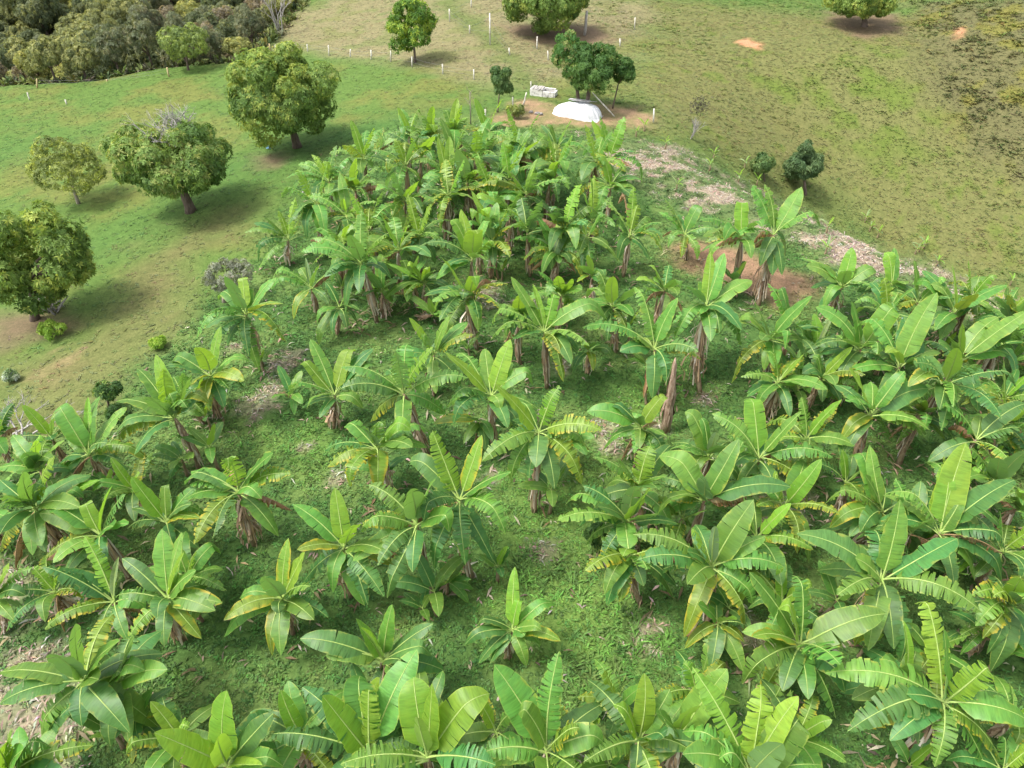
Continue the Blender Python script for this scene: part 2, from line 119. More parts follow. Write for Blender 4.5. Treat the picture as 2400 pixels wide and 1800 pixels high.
{"c":[6.651,17.364,2.21],"b":[6.662,17.529,0.009],"L":2.03,"lv":[[[5.742,18.125,3.941],"uw",0],[[6.26,18.133,3.832],"u",0],[[6.406,16.552,4.126],"uf",0],[[5.713,16.02,3.064],"",0],[[5.497,16.432,3.53],"t",0],[[6.713,16.141,3.924],"",0],[[7.426,18.162,0.375],"l",0]],"label":"banana plant with a curved bright leaf raised in front of dark grass, right of middle","x":""},
{"c":[8.258,17.101,2.424],"b":[8.369,16.999,0.033],"L":2.14,"lv":[[[7.919,18.666,4.438],"uw",0],[[9.294,17.429,4.21],"u",0],[[6.674,18.041,3.552],"t",0],[[6.948,15.897,3.352],"",0],[[10.35,16.56,3.034],"t",0],[[10.124,16.047,1.601],"tyl",0],[[7.083,16.258,4.01],"t",0],[[9.733,17.558,2.839],"t",0],[[9.305,17.9,0.659],"yl",0]],"label":"banana plant with a great upright leaf and saw-torn side leaves, right of middle","x":""},
{"c":[5.701,12.612,2.615],"b":[5.95,12.413,0.012],"L":2.26,"lv":[[[6.677,13.417,4.569],"uw",0],[[4.828,12.681,4.669],"ut",0],[[5.288,12.176,4.955],"uf",0],[[3.431,13.101,3.455],"t",0],[[3.462,12.397,3.229],"t",0],[[4.835,12.443,3.532],"s",0],[[7.548,12.246,3.088],"t",0],[[7.197,13.126,3.319],"",0],[[6.675,11.188,1.711],"tyl",0],[[4.742,11.028,1.819],"yl",0],[[4.609,11.337,3.605],"",0]],"label":"banana plant with a wide bright leaf and thin spear, in the right foreground","x":""},
{"c":[3.481,13.311,2.273],"b":[4.018,13.171,-0.033],"L":2.09,"lv":[[[2.047,12.319,2.844],"tyw",0],[[2.698,12.068,1.722],"lw",0],[[3.813,12.448,1.924],"l",0],[[4.937,12.524,1.349],"l",0],[[3.017,12.27,4.012],"u",0],[[3.653,11.914,3.475],"t",0]],"label":"banana plant with broad blunt leaves at the right edge of the centre clearing","x":""},
{"c":[5.834,11.502,1.515],"b":[5.81,11.58,0.015],"L":1.62,"lv":[[[4.871,11.075,1.025],"yl",0],[[5.461,10.339,1.016],"lw",0],[[6.396,10.409,0.888],"lw",0],[[5.151,11.919,0.181],"yd",0],[[5.887,10.702,2.947],"f",0],[[6.417,10.895,1.571],"sy",0],[[6.643,11.263,1.746],"t",0],[[5.004,11.25,2.816],"",0]],"label":"short dark banana plant with a scorched orange leaf, right foreground","x":""},
{"c":[7.475,10.191,2.614],"b":[7.294,10.185,0.013],"L":2.26,"lv":[[[6.015,11.146,4.413],"uw",0],[[7.327,11.464,4.559],"ut",0],[[6.636,10.488,4.641],"u",0],[[9.546,10.516,3.526],"w",0],[[7.66,8.865,4.003],"tw",0],[[6.633,9.042,2.112],"tl",0],[[5.648,9.156,2.892],"t",0],[[5.857,9.696,3.808],"y",0],[[8.646,10.207,2.736],"y",0]],"label":"banana plant with glossy level leaf and dark fans in front, right foreground","x":""},
{"c":[10.191,11.969,2.908],"b":[9.924,12.066,0.002],"L":2.35,"lv":[[[10.496,13.142,4.885],"uw",0],[[12.159,12.586,3.942],"w",0],[[7.904,12.874,3.778],"w",0],[[9.203,12.006,3.83],"s",0],[[10.082,10.28,2.234],"lw",0],[[12.229,10.756,3.221],"t",0],[[8.411,10.981,3.646],"t",0],[[9.401,10.267,2.181],"l",0],[[10.38,10.018,2.0],"tl",0]],"label":"biggest banana plant of the right foreground, upright yellow-green leaf","x":""},
{"c":[10.265,8.466,3.026],"b":[10.311,8.41,0.048],"L":2.35,"lv":[[[9.912,10.493,4.89],"ut",0],[[9.77,9.114,5.103],"uw",0],[[10.998,8.704,4.763],"ut",0],[[7.649,9.122,3.177],"t",0],[[7.745,7.773,3.026],"tw",0],[[12.105,7.97,2.986],"w",0],[[11.103,8.974,0.669],"tl",0],[[11.461,7.635,1.543],"tl",0],[[9.742,7.221,2.545],"tl",0],[[9.099,8.324,3.676],"s",0]],"label":"tattered banana plant at bottom right with a pale folded leaf and comb-like fronds","x":""},
{"c":[10.084,9.477,1.98],"b":[10.19,9.506,-0.023],"L":1.91,"lv":[[[9.864,10.283,3.581],"uf",0],[[10.6,10.243,2.674],"",0],[[9.529,8.928,3.889],"",0],[[9.028,9.488,3.532],"",0],[[10.519,10.684,0.637],"l",0],[[10.573,10.149,0.099],"l",0]],"label":"banana plant with a lone bright strap leaf and a yellow-green fruit bunch, bottom right","x":"bunch"},
{"c":[5.396,6.995,2.606],"b":[5.591,6.898,0.017],"L":2.25,"lv":[[[6.526,7.799,4.571],"uw",0],[[6.249,7.84,4.524],"u",0],[[5.68,8.401,4.574],"ut",0],[[4.162,8.76,4.125],"ut",0],[[3.8,7.68,3.827],"t",0],[[3.691,6.967,3.7],"w",0],[[6.899,7.025,3.018],"t",0],[[5.484,6.66,4.916],"u",0],[[4.371,6.915,4.48],"t",0]],"label":"bottom-edge banana plant with a great yellow-green sail of a leaf","x":""},
{"c":[4.039,8.052,2.175],"b":[4.125,8.093,-0.019],"L":2.02,"lv":[[[5.033,8.813,3.924],"uw",0],[[3.213,7.779,3.909],"",0],[[4.984,8.232,0.56],"l",0],[[3.488,7.594,1.813],"l",0],[[4.16,7.782,4.258],"u",0]],"label":"banana plant at the bottom edge showing one broad leaf between two tattered plants","x":""},
{"c":[13.818,11.649,2.208],"b":[13.853,11.629,0.006],"L":2.03,"lv":[[[12.586,11.104,3.74],"ty",0],[[12.273,11.331,3.406],"ty",0],[[13.281,10.79,4.198],"",0],[[12.332,10.777,2.9],"t",0],[[12.945,10.489,1.874],"l",0],[[13.124,10.331,3.397],"",0],[[13.077,11.19,4.088],"u",0]],"label":"yellowish banana plant at the right edge, lower part","x":""},
{"c":[12.754,13.84,2.63],"b":[12.931,14.071,0.018],"L":2.26,"lv":[[[12.895,15.169,4.653],"uw",0],[[13.332,15.338,4.867],"uw",0],[[14.732,14.612,4.063],"w",0],[[13.992,14.501,2.305],"sl",0],[[14.681,13.265,2.878],"t",0],[[11.202,14.744,3.919],"t",0],[[13.235,14.345,3.756],"us",0],[[14.761,12.96,1.796],"lw",0],[[13.478,15.079,0.778],"l",0]],"label":"banana plant with twin broad upright leaves, right foreground","x":""},
{"c":[12.17,14.163,2.225],"b":[12.159,14.235,0.022],"L":2.03,"lv":[[[11.785,15.346,3.314],"t",0],[[12.586,14.709,2.602],"s",0],[[10.728,13.718,3.519],"",0],[[13.251,14.983,2.767],"",0],[[12.643,15.392,3.16],"",0],[[11.842,13.132,4.124],"t",0],[[12.842,14.927,0.245],"l",0]],"label":"banana plant left of the twin-leaved one, pale petioles showing","x":""},
{"c":[11.769,15.19,1.976],"b":[11.593,15.271,-0.028],"L":1.91,"lv":[[[10.992,16.811,3.621],"uw",0],[[11.284,16.42,3.697],"u",0],[[10.737,15.241,3.583],"uw",0],[[11.938,15.957,2.596],"s",0],[[9.96,15.433,2.687],"t",0],[[9.844,14.63,2.146],"yw",0],[[10.561,14.105,2.572],"w",0],[[9.818,15.075,1.021],"l",0],[[10.557,14.471,1.61],"l",0]],"label":"banana plant with two yellow-green blades raised left, below a brown trunk on the right","x":""},
{"c":[12.536,18.884,2.783],"b":[12.653,18.806,-0.005],"L":2.35,"lv":[[[11.238,19.027,4.741],"uw",0],[[13.873,20.085,3.736],"",0],[[13.447,19.449,4.554],"u",0],[[14.492,19.369,3.538],"w",0],[[14.719,18.804,1.851],"lw",0],[[14.013,19.352,0.967],"tl",0],[[10.936,17.938,4.208],"t",0],[[11.145,17.897,2.782],"yl",0],[[12.679,19.837,3.463],"s",0]],"label":"banana plant with a white-flecked folded leaf, right side","x":""},
{"c":[15.933,17.996,2.411],"b":[16.004,18.233,0.013],"L":2.14,"lv":[[[14.367,18.236,3.791],"t",0],[[17.716,18.278,2.581],"t",0],[[17.609,18.754,3.384],"",0],[[16.695,19.465,1.035],"l",0],[[17.79,18.483,1.475],"tl",0],[[16.233,18.741,2.859],"s",0],[[17.229,18.916,2.808],"",0]],"label":"banana plant with pale yellow petioles at the right edge","x":""},
{"c":[15.703,16.136,2.235],"b":[15.845,16.042,0.027],"L":2.03,"lv":[[[14.666,16.263,3.979],"uw",0],[[15.44,15.527,4.339],"u",0],[[14.356,16.232,3.731],"t",0],[[14.095,15.46,3.19],"",0],[[17.11,16.655,0.845],"l",0],[[14.753,15.511,4.058],"",0]],"label":"banana plant crowded at the right edge with a striped upright leaf","x":""},
{"c":[15.347,19.904,3.3],"b":[14.57,19.167,-0.01],"L":2.35,"lv":[[[13.547,19.337,4.693],"t",0],[[14.999,18.458,5.341],"t",0],[[17.611,19.299,4.118],"t",0],[[16.259,17.854,3.514],"tw",0],[[14.682,18.105,2.908],"tl",0],[[13.464,19.054,4.37],"y",0],[[15.06,18.667,3.515],"st",0],[[14.624,19.132,5.484],"u",0],[[14.561,17.996,3.902],"t",0]],"label":"leaning banana plant with the thickest shaggy brown trunk, right side","x":""},
{"c":[16.999,21.871,2.799],"b":[16.935,21.965,-0.001],"L":2.35,"lv":[[[18.956,22.283,4.798],"w",0],[[18.567,23.02,4.003],"w",0],[[16.03,21.312,4.915],"uf",0],[[15.316,21.096,4.255],"",0],[[19.448,22.526,2.513],"l",0],[[15.596,21.158,4.467],"u",0]],"label":"banana plant with an enormous leaf pointing to the upper right, right side","x":""},
{"c":[14.604,21.508,2.808],"b":[14.336,21.486,0.015],"L":2.35,"lv":[[[15.542,22.636,5.373],"uw",0],[[15.064,23.123,3.904],"w",0],[[13.178,23.102,4.239],"t",0],[[13.873,22.505,3.695],"s",0],[[16.373,22.263,2.942],"w",0],[[15.84,22.724,3.372],"w",0],[[13.338,20.817,4.616],"u",0]],"label":"banana plant with a tall sunlit leaf and bare pale petioles, right side","x":""},
{"c":[13.672,22.846,2.609],"b":[13.5,22.647,0.021],"L":2.25,"lv":[[[12.828,23.188,4.628],"uw",0],[[11.961,24.03,3.798],"w",0],[[14.956,23.61,5.054],"uw",0],[[12.026,21.849,3.853],"u",0],[[13.346,21.124,4.078],"t",0],[[14.838,24.051,3.258],"",0]],"label":"banana plant with a grey-green square-tipped leaf, right side","x":""},
{"c":[13.355,25.473,0.673],"b":[13.627,25.925,0.006],"L":1.14,"lv":[[[13.132,26.334,1.925],"uw",0],[[13.838,26.084,1.996],"uf",0],[[12.551,26.003,1.285],"t",0],[[13.898,26.246,1.883],"t",0],[[14.048,25.991,0.982],"",0],[[13.325,26.648,0.437],"l",0],[[12.546,26.447,1.542],"t",0]],"label":"banana plant with splayed bare petioles and few leaves, right side","x":""},
{"c":[11.662,22.712,0.698],"b":[11.724,23.568,-0.036],"L":1.18,"lv":[[[12.42,23.125,1.872],"uw",0],[[12.887,22.747,1.706],"w",0],[[11.676,23.626,1.996],"ut",0],[[11.304,23.694,1.892],"u",0],[[10.98,23.758,1.677],"t",0],[[13.026,21.905,0.775],"tw",0],[[10.373,22.546,0.777],"t",0],[[11.794,21.652,0.199],"l",0]],"label":"banana plant with a broad leaf crossing to the right over a brown-footed clump","x":""},
{"c":[15.01,28.315,2.014],"b":[14.833,28.422,0.013],"L":1.91,"lv":[[[15.352,29.215,3.526],"uw",0],[[13.298,28.751,2.843],"w",0],[[13.2,29.451,2.823],"",0],[[16.69,28.714,2.985],"w",0],[[13.723,26.998,2.254],"",0],[[15.859,26.887,2.745],"t",0],[[14.462,27.167,3.56],"",0]],"label":"banana plant with one sunlit paddle leaf at the edge of the straw mulch","x":""},
{"c":[17.488,28.668,1.79],"b":[17.354,28.577,-0.013],"L":1.8,"lv":[[[17.066,29.63,3.411],"uw",0],[[17.466,29.615,3.3],"u",0],[[15.967,28.073,2.533],"t",0],[[17.167,27.214,2.832],"",0],[[17.071,27.054,2.035],"",0],[[16.386,27.387,2.182],"",0]],"label":"banana plant with a pair of vertical leaves on the straw mulch","x":""},
{"c":[18.974,25.939,2.244],"b":[18.926,26.103,0.041],"L":2.03,"lv":[[[17.364,27.229,3.291],"w",0],[[17.761,26.708,3.497],"w",0],[[18.63,26.961,3.968],"uf",0],[[19.533,26.671,2.707],"s",0],[[18.543,24.688,3.992],"y",0],[[20.839,26.23,3.424],"w",0],[[17.667,24.845,2.06],"lw",0],[[17.692,27.323,3.465],"",0]],"label":"banana plant with arching leaves at the right end of the straw strip","x":""},
{"c":[20.752,24.845,2.414],"b":[20.551,24.82,0.017],"L":2.14,"lv":[[[19.634,24.32,4.123],"uwy",0],[[19.783,24.08,4.118],"uy",0],[[19.945,23.786,4.312],"",0],[[19.295,24.44,3.99],"",0],[[20.108,22.994,3.007],"t",0],[[19.413,23.353,2.742],"",0]],"label":"banana plant with a yellow folded tip at the right edge, upper part","x":""},
{"c":[10.475,23.852,2.348],"b":[10.666,23.768,-0.033],"L":2.13,"lv":[[[9.406,23.886,4.187],"u",0],[[11.737,24.101,4.261],"uw",0],[[8.27,24.362,3.054],"w",0],[[8.969,24.132,3.66],"",0],[[8.8,22.838,1.401],"tyl",0],[[10.157,22.2,2.306],"lw",0],[[9.471,22.346,3.426],"",0],[[10.461,22.254,3.818],"t",0]],"label":"banana plant with yellowing leaf at lower left, beside bare soil","x":""},
{"c":[7.871,24.759,3.311],"b":[7.883,23.323,0.002],"L":2.35,"lv":[[[7.975,25.938,5.194],"u",0],[[8.495,25.782,5.213],"uw",0],[[9.733,25.398,4.156],"w",0],[[7.755,25.804,4.124],"s",0],[[6.502,23.758,4.973],"",0],[[7.273,23.633,3.708],"s",0],[[6.263,23.043,3.319],"t",0],[[8.904,25.797,1.242],"lw",0],[[8.757,22.717,3.627],"",0]],"label":"banana plant with tall paired leaves and a ragged dry trunk, right of middle","x":""},
{"c":[11.858,25.352,1.809],"b":[11.876,25.49,0.012],"L":1.79,"lv":[[[11.194,26.612,3.627],"u",0],[[10.918,26.706,3.224],"t",0],[[11.16,25.436,3.464],"u",0],[[11.722,23.799,2.542],"t",0],[[12.098,24.079,3.101],"t",0]],"label":"banana plant with a thin twisted leaf beside the bare brown soil","x":""},
{"c":[12.317,30.883,3.268],"b":[12.006,29.771,0.022],"L":2.35,"lv":[[[11.086,31.762,5.332],"utw",0],[[11.728,32.005,5.296],"ut",0],[[13.33,31.633,5.316],"uw",0],[[14.592,30.866,4.463],"t",0],[[9.994,30.046,3.404],"t",0],[[13.753,32.218,1.947],"l",0],[[12.493,32.63,1.541],"tl",0]],"label":"tall banana plant with a bare dry trunk standing at the edge of the bare soil","x":""},
{"c":[10.763,30.709,3.201],"b":[11.005,30.624,0.001],"L":2.35,"lv":[[[10.775,31.832,4.84],"uw",0],[[8.625,30.597,4.173],"t",0],[[11.161,29.446,5.104],"u",0],[[11.032,32.651,1.879],"tl",0],[[9.406,29.245,4.46],"",0],[[12.012,32.125,1.74],"l",0]],"label":"banana plant with a comb-torn left leaf at the bare soil, left of the bare-trunked one","x":""},
{"c":[8.985,34.157,1.485],"b":[9.258,34.085,0.012],"L":1.6,"lv":[[[9.873,34.815,3.348],"uw",0],[[7.65,34.85,2.384],"t",0],[[7.87,35.063,3.106],"ut",0],[[8.459,35.249,2.249],"w",0],[[11.027,33.511,1.703],"t",0],[[9.613,32.89,0.917],"l",1],[[8.643,32.77,0.919],"yl",1],[[7.922,33.008,1.716],"",1]],"label":"banana plant with a sword-like raised leaf at the upper right of the dense block","x":""},
{"c":[5.944,43.05,1.861],"b":[5.746,43.078,-0.032],"L":1.85,"lv":[[[6.736,43.772,4.115],"utw",0],[[4.782,43.87,3.912],"uw",0],[[5.297,44.007,4.056],"ut",0],[[3.666,43.544,2.752],"t",0],[[4.13,42.869,2.445],"t",0],[[7.549,42.329,2.452],"t",0],[[8.218,42.202,1.283],"t",0],[[5.374,44.449,0.739],"l",0]],"label":"tall ragged banana plant standing alone in front of the white tarpaulin","x":""},
{"c":[5.844,32.401,2.374],"b":[5.732,32.421,0.034],"L":2.11,"lv":[[[5.343,34.604,4.101],"ud",1],[[4.599,33.644,3.682],"t",0],[[7.268,30.934,2.803],"ty",0],[[7.124,33.467,3.02],"",1],[[7.05,31.3,3.642],"t",0],[[6.346,33.395,4.169],"u",1],[[5.653,33.907,0.742],"l",1],[[5.949,33.605,4.433],"u",1],[[4.792,31.457,4.04],"t",0]],"label":"withered banana plant with one dry brown upright leaf, right of the dense block","x":""},
{"c":[4.253,35.347,1.663],"b":[4.181,35.355,-0.01],"L":1.72,"lv":[[[3.507,36.235,3.675],"u",0],[[4.053,36.324,3.76],"ufy",0],[[4.313,36.39,3.737],"u",1],[[4.529,34.308,3.17],"t",0],[[5.313,34.061,2.002],"t",0],[[3.33,34.7,3.042],"t",0],[[5.369,36.238,2.624],"t",0]],"label":"banana plant with a pale rolled new leaf, right part of the dense block","x":""},
{"c":[2.573,32.498,2.702],"b":[2.305,32.454,-0.016],"L":2.33,"lv":[[[3.307,33.576,5.042],"uw",1],[[2.308,31.022,4.378],"u",0],[[4.337,33.317,3.718],"t",0],[[3.438,30.697,3.899],"t",0],[[1.458,31.086,4.228],"",0],[[3.017,30.399,3.402],"",0],[[1.772,31.286,4.711],"t",0]],"label":"banana plant with the largest sunlit upright leaf of the dense block","x":""},
{"c":[2.176,31.794,1.813],"b":[2.128,31.797,0.008],"L":1.8,"lv":[[[1.186,32.426,3.487],"uw",0],[[2.439,32.751,3.445],"u",0],[[3.231,32.67,2.355],"w",0],[[-0.192,31.96,2.311],"w",1],[[0.455,31.054,2.045],"ty",0],[[1.388,30.205,1.719],"",0],[[2.307,30.889,1.694],"sl",0],[[4.186,31.216,1.695],"t",0],[[3.649,30.468,1.237],"yt",0],[[1.158,30.969,3.03],"uf",0]],"label":"banana plant with a full round crown at the near edge of the dense block","x":""},
{"c":[0.747,32.319,2.608],"b":[0.942,32.474,0.015],"L":2.25,"lv":[[[-0.539,32.044,4.458],"uw",1],[[1.406,31.548,4.699],"u",1],[[1.45,30.905,4.32],"t",0],[[0.353,34.009,4.001],"",1],[[-0.1,30.585,3.78],"t",0],[[0.917,33.936,0.862],"l",0]],"label":"banana plant with a dark slanting leaf in the middle of the dense block","x":""},
{"c":[0.753,36.567,2.599],"b":[0.525,36.342,0.001],"L":2.26,"lv":[[[-0.591,36.348,4.437],"uw",1],[[1.361,37.458,4.218],"uf",0],[[1.123,35.326,4.385],"u",1],[[1.594,34.778,3.702],"",1],[[3.12,36.322,3.304],"t",0],[[-1.959,36.472,3.04],"ty",0],[[0.205,38.346,1.26],"l",1]],"label":"banana plant with a white-backed folded leaf at the far middle of the dense block","x":""},
{"c":[0.076,40.791,2.604],"b":[-0.184,40.61,0.009],"L":2.26,"lv":[[[-0.325,41.87,4.296],"u",1],[[-0.247,39.661,4.547],"uw",1],[[0.41,41.858,4.166],"u",1],[[1.259,41.495,4.769],"u",0],[[1.495,39.999,4.152],"uw",0],[[1.203,42.436,1.538],"tl",0],[[2.592,41.134,3.905],"",1],[[-0.758,38.972,3.646],"t",0],[[0.364,42.563,1.112],"tl",0]],"label":"upright-leaved banana plant at the far end right of centre","x":""},
{"c":[-2.134,40.8,2.809],"b":[-2.272,40.715,0.012],"L":2.35,"lv":[[[-1.267,42.447,4.554],"",1],[[-1.769,39.901,5.163],"u",1],[[-0.822,39.664,4.48],"t",0],[[-0.823,39.057,3.676],"t",0],[[-1.712,38.627,3.395],"t",0],[[-3.041,39.425,4.639],"t",0],[[-3.452,39.071,3.671],"t",0]],"label":"banana plant with spread torn leaves at the far end near the fence","x":""},
{"c":[-3.561,44.359,2.788],"b":[-3.366,44.636,-0.007],"L":2.35,"lv":[[[-3.327,45.556,4.627],"ufw",0],[[-4.235,45.364,4.622],"ut",0],[[-3.454,43.009,4.62],"u",1],[[-2.985,43.403,4.953],"u",1],[[-2.575,42.874,4.398],"",1],[[-4.262,42.564,4.173],"t",0],[[-2.519,42.381,3.487],"t",0]],"label":"farthest banana plant with a whitish spear leaf","x":""},
{"c":[-5.011,44.486,2.594],"b":[-5.218,44.404,-0.005],"L":2.26,"lv":[[[-4.674,43.584,4.823],"ufw",0],[[-5.323,43.459,4.663],"u",1],[[-4.576,43.057,4.126],"uw",0],[[-6.035,42.65,3.382],"t",0],[[-6.323,43.144,3.819],"u",1],[[-5.318,42.452,3.529],"t",0]],"label":"banana plant with a pale blunt spear, left neighbour of the farthest one","x":""},
{"c":[-5.287,41.333,2.585],"b":[-5.535,41.567,0.004],"L":2.25,"lv":[[[-7.195,41.949,3.86],"tw",0],[[-4.344,40.335,4.284],"uw",0],[[-4.334,39.486,3.43],"t",0],[[-7.198,40.599,3.443],"t",0],[[-5.609,40.058,4.326],"u",1],[[-6.938,40.072,3.388],"t",0]],"label":"banana plant with a long torn leaf toward the big mango tree","x":""},
{"c":[-3.62,38.684,2.493],"b":[-3.961,38.652,0.022],"L":2.18,"lv":[[[-4.092,39.778,4.501],"u",0],[[-3.459,39.859,4.47],"ufw",0],[[-2.96,37.94,4.527],"u",1],[[-4.419,37.268,4.043],"t",0],[[-2.723,36.802,2.952],"t",0],[[-3.502,37.821,3.545],"s",0],[[-5.011,36.904,2.371],"t",0],[[-2.785,36.761,2.905],"t",0]],"label":"banana plant with a brown flower stalk and pale spear in the far block","x":""},
{"c":[-2.481,37.964,2.617],"b":[-2.233,38.153,0.014],"L":2.26,"lv":[[[-2.835,37.108,4.866],"uw",0],[[-1.693,36.721,4.214],"u",1],[[-0.795,36.694,3.394],"ty",0],[[-2.274,36.993,3.584],"s",1],[[-2.963,39.528,0.828],"tl",0],[[-1.466,35.996,2.739],"t",0]],"label":"banana plant with a narrow standing leaf in the far block","x":""},
{"c":[-8.919,46.565,0.853],"b":[-8.797,46.588,-0.028],"L":1.26,"lv":[[[-8.354,47.187,2.226],"uty",0],[[-10.555,46.322,1.254],"t",0],[[-8.861,47.193,1.766],"uty",0],[[-9.627,47.313,1.254],"t",0],[[-9.623,47.258,0.008],"tl",0]],"label":"sickly yellow banana plant alone at the far left edge of the block","x":""},
{"c":[-10.294,38.876,2.269],"b":[-10.354,38.86,-0.011],"L":2.07,"lv":[[[-11.169,39.455,3.909],"ut",0],[[-9.818,39.83,3.955],"ut",0],[[-11.624,39.945,3.033],"t",0],[[-12.017,39.363,3.044],"t",0],[[-12.432,38.162,2.797],"t",0],[[-12.493,37.936,2.222],"t",0],[[-10.055,37.912,4.155],"u",1],[[-9.122,37.924,3.762],"t",0],[[-8.946,39.931,3.379],"t",0]],"label":"grey-green tattered banana plant at the far left corner of the block","x":""},
{"c":[-8.604,37.425,2.394],"b":[-8.473,37.441,-0.007],"L":2.14,"lv":[[[-8.127,36.695,4.539],"ufw",0],[[-8.527,36.142,4.025],"uw",0],[[-6.808,38.226,3.567],"tw",0],[[-7.167,36.206,3.422],"t",0],[[-9.015,36.132,3.966],"uy",1],[[-7.636,35.621,2.854],"t",0]],"label":"banana plant with an upright dark blade beside the grey tattered one","x":""},
{"c":[-8.474,34.254,2.556],"b":[-8.618,34.416,-0.045],"L":2.26,"lv":[[[-8.764,35.364,4.307],"u",0],[[-8.161,32.814,4.145],"uf",0],[[-10.37,34.664,3.378],"t",0],[[-6.689,33.457,3.65],"t",0],[[-7.311,32.692,3.659],"ut",0],[[-9.108,35.869,3.831],"",0],[[-7.568,32.323,2.983],"t",0]],"label":"banana plant with a rolled yellow-green leaf at the left of the block","x":""},
{"c":[-11.559,33.809,1.407],"b":[-11.77,33.737,-0.064],"L":1.6,"lv":[[[-13.17,33.868,2.3],"w",0],[[-11.087,34.842,3.229],"ut",0],[[-10.368,34.766,2.939],"uty",0],[[-12.004,34.5,2.69],"ut",0],[[-12.407,33.593,2.765],"ut",0],[[-13.549,33.334,2.062],"t",0],[[-13.31,32.753,1.13],"t",0],[[-12.994,32.551,0.387],"tl",0],[[-10.644,33.103,2.572],"t",0]],"label":"ragged banana plant jutting out at the left edge of the block","x":""},
{"c":[-6.684,28.335,3.208],"b":[-6.401,28.401,-0.021],"L":2.35,"lv":[[[-9.109,27.9,4.04],"t",0],[[-8.781,28.687,4.281],"t",0],[[-6.617,29.586,5.211],"ut",0],[[-5.205,27.915,4.978],"tw",0],[[-5.771,27.514,3.866],"st",0],[[-6.508,26.379,2.953],"l",0],[[-7.59,26.627,4.496],"t",0],[[-6.754,27.165,5.276],"u",0]],"label":"banana plant with a fruit bunch and a broad pale brown trunk","x":"bunch"},
{"c":[-5.803,34.69,1.264],"b":[-5.246,34.783,0.032],"L":1.47,"lv":[[[-6.087,35.564,3.016],"uw",0],[[-7.727,34.262,1.432],"tw",0],[[-7.188,35.113,2.449],"ty",0],[[-4.145,35.248,2.05],"w",0],[[-4.554,33.882,1.434],"y",1],[[-5.292,33.494,0.772],"yl",0],[[-5.207,35.434,2.684],"u",1],[[-6.456,35.31,2.744],"u",1]],"label":"banana plant with clean spokes of leaves and a dark flaky trunk in the block","x":""},
{"c":[-5.684,35.85,2.612],"b":[-5.93,35.735,0.013],"L":2.26,"lv":[[[-5.891,34.763,4.634],"uw",1],[[-6.925,34.652,4.072],"",0],[[-4.709,34.699,4.174],"u",0],[[-3.948,34.528,3.19],"t",0],[[-4.518,33.965,2.767],"t",0],[[-6.118,33.886,3.627],"t",0]],"label":"banana plant with a dark erect leaf behind the spoke-leaved one","x":""},
{"c":[-1.811,29.093,3.0],"b":[-1.843,29.355,0.005],"L":2.35,"lv":[[[-1.472,28.314,5.42],"uw",0],[[-2.826,29.849,5.024],"uw",0],[[-3.283,30.215,3.918],"t",0],[[-4.109,28.806,3.813],"t",0],[[-0.593,28.154,4.739],"ut",0],[[-1.127,27.152,4.078],"",0],[[-2.284,30.205,4.902],"u",0],[[-0.921,29.901,4.942],"u",0]],"label":"banana plant with pale petioles fanning below a broad translucent leaf","x":""},
{"c":[-4.709,29.242,1.614],"b":[-4.553,29.388,0.028],"L":1.67,"lv":[[[-5.198,29.844,2.867],"uw",0],[[-6.182,29.696,2.525],"w",0],[[-4.215,28.916,3.282],"u",0],[[-4.043,30.257,2.32],"",0],[[-2.839,28.811,1.634],"w",0],[[-4.786,27.873,1.49],"l",0]],"label":"young banana plant with fresh broad leaves at the near left of the block","x":""},
{"c":[-6.248,29.533,1.303],"b":[-6.283,29.46,-0.003],"L":1.51,"lv":[[[-6.026,30.547,3.018],"u",0],[[-6.552,28.652,2.599],"",0],[[-5.252,28.693,2.022],"",0],[[-6.435,30.161,2.314],"u",0],[[-5.68,28.428,1.185],"l",0]],"label":"slender young banana plant next to the pale brown trunk of the block","x":""},
{"c":[-8.187,31.19,2.411],"b":[-8.318,31.044,0.001],"L":2.15,"lv":[[[-7.721,29.856,3.934],"u",1],[[-9.665,32.101,3.007],"t",0],[[-7.035,30.269,4.064],"",0],[[-8.544,29.356,3.445],"ty",0],[[-7.403,30.466,4.311],"u",0],[[-8.142,29.701,4.075],"t",0]],"label":"banana plant tucked behind the one with the fruit bunch, left part of block","x":""},
{"c":[-0.968,32.316,2.1],"b":[-1.124,32.311,-0.036],"L":1.99,"lv":[[[0.007,31.265,3.54],"tyw",0],[[-0.103,30.598,2.246],"ty",0],[[-0.733,33.32,3.717],"uw",0],[[-0.214,32.132,3.939],"u",1],[[-1.19,31.42,3.94],"u",0],[[-1.963,33.301,4.334],"u",0],[[-1.312,30.483,2.313],"t",0]],"label":"banana plant with yellow-rimmed level leaves over brown stems in the block","x":""},
{"c":[2.071,38.41,2.413],"b":[1.872,38.487,0.023],"L":2.14,"lv":[[[1.907,37.171,4.085],"u",0],[[2.337,37.543,4.5],"u",0],[[2.779,37.604,4.284],"u",0],[[3.088,36.745,3.24],"tw",0],[[1.416,36.792,3.673],"",1],[[1.176,36.728,3.379],"t",0],[[2.546,36.405,2.543],"t",0]],"label":"banana plant with small upright leaves at the far right of the block","x":""},
{"c":[6.902,28.003,2.026],"b":[6.774,28.119,0.03],"L":1.91,"lv":[[[5.947,28.165,3.658],"uw",0],[[5.355,27.534,3.22],"u",0],[[6.266,27.673,2.958],"s",0],[[7.317,26.861,3.458],"u",0],[[7.281,29.28,2.709],"t",0],[[7.069,26.347,2.857],"",0]],"label":"banana plant with a pointed bright leaf before the bare soil, right of middle","x":""},
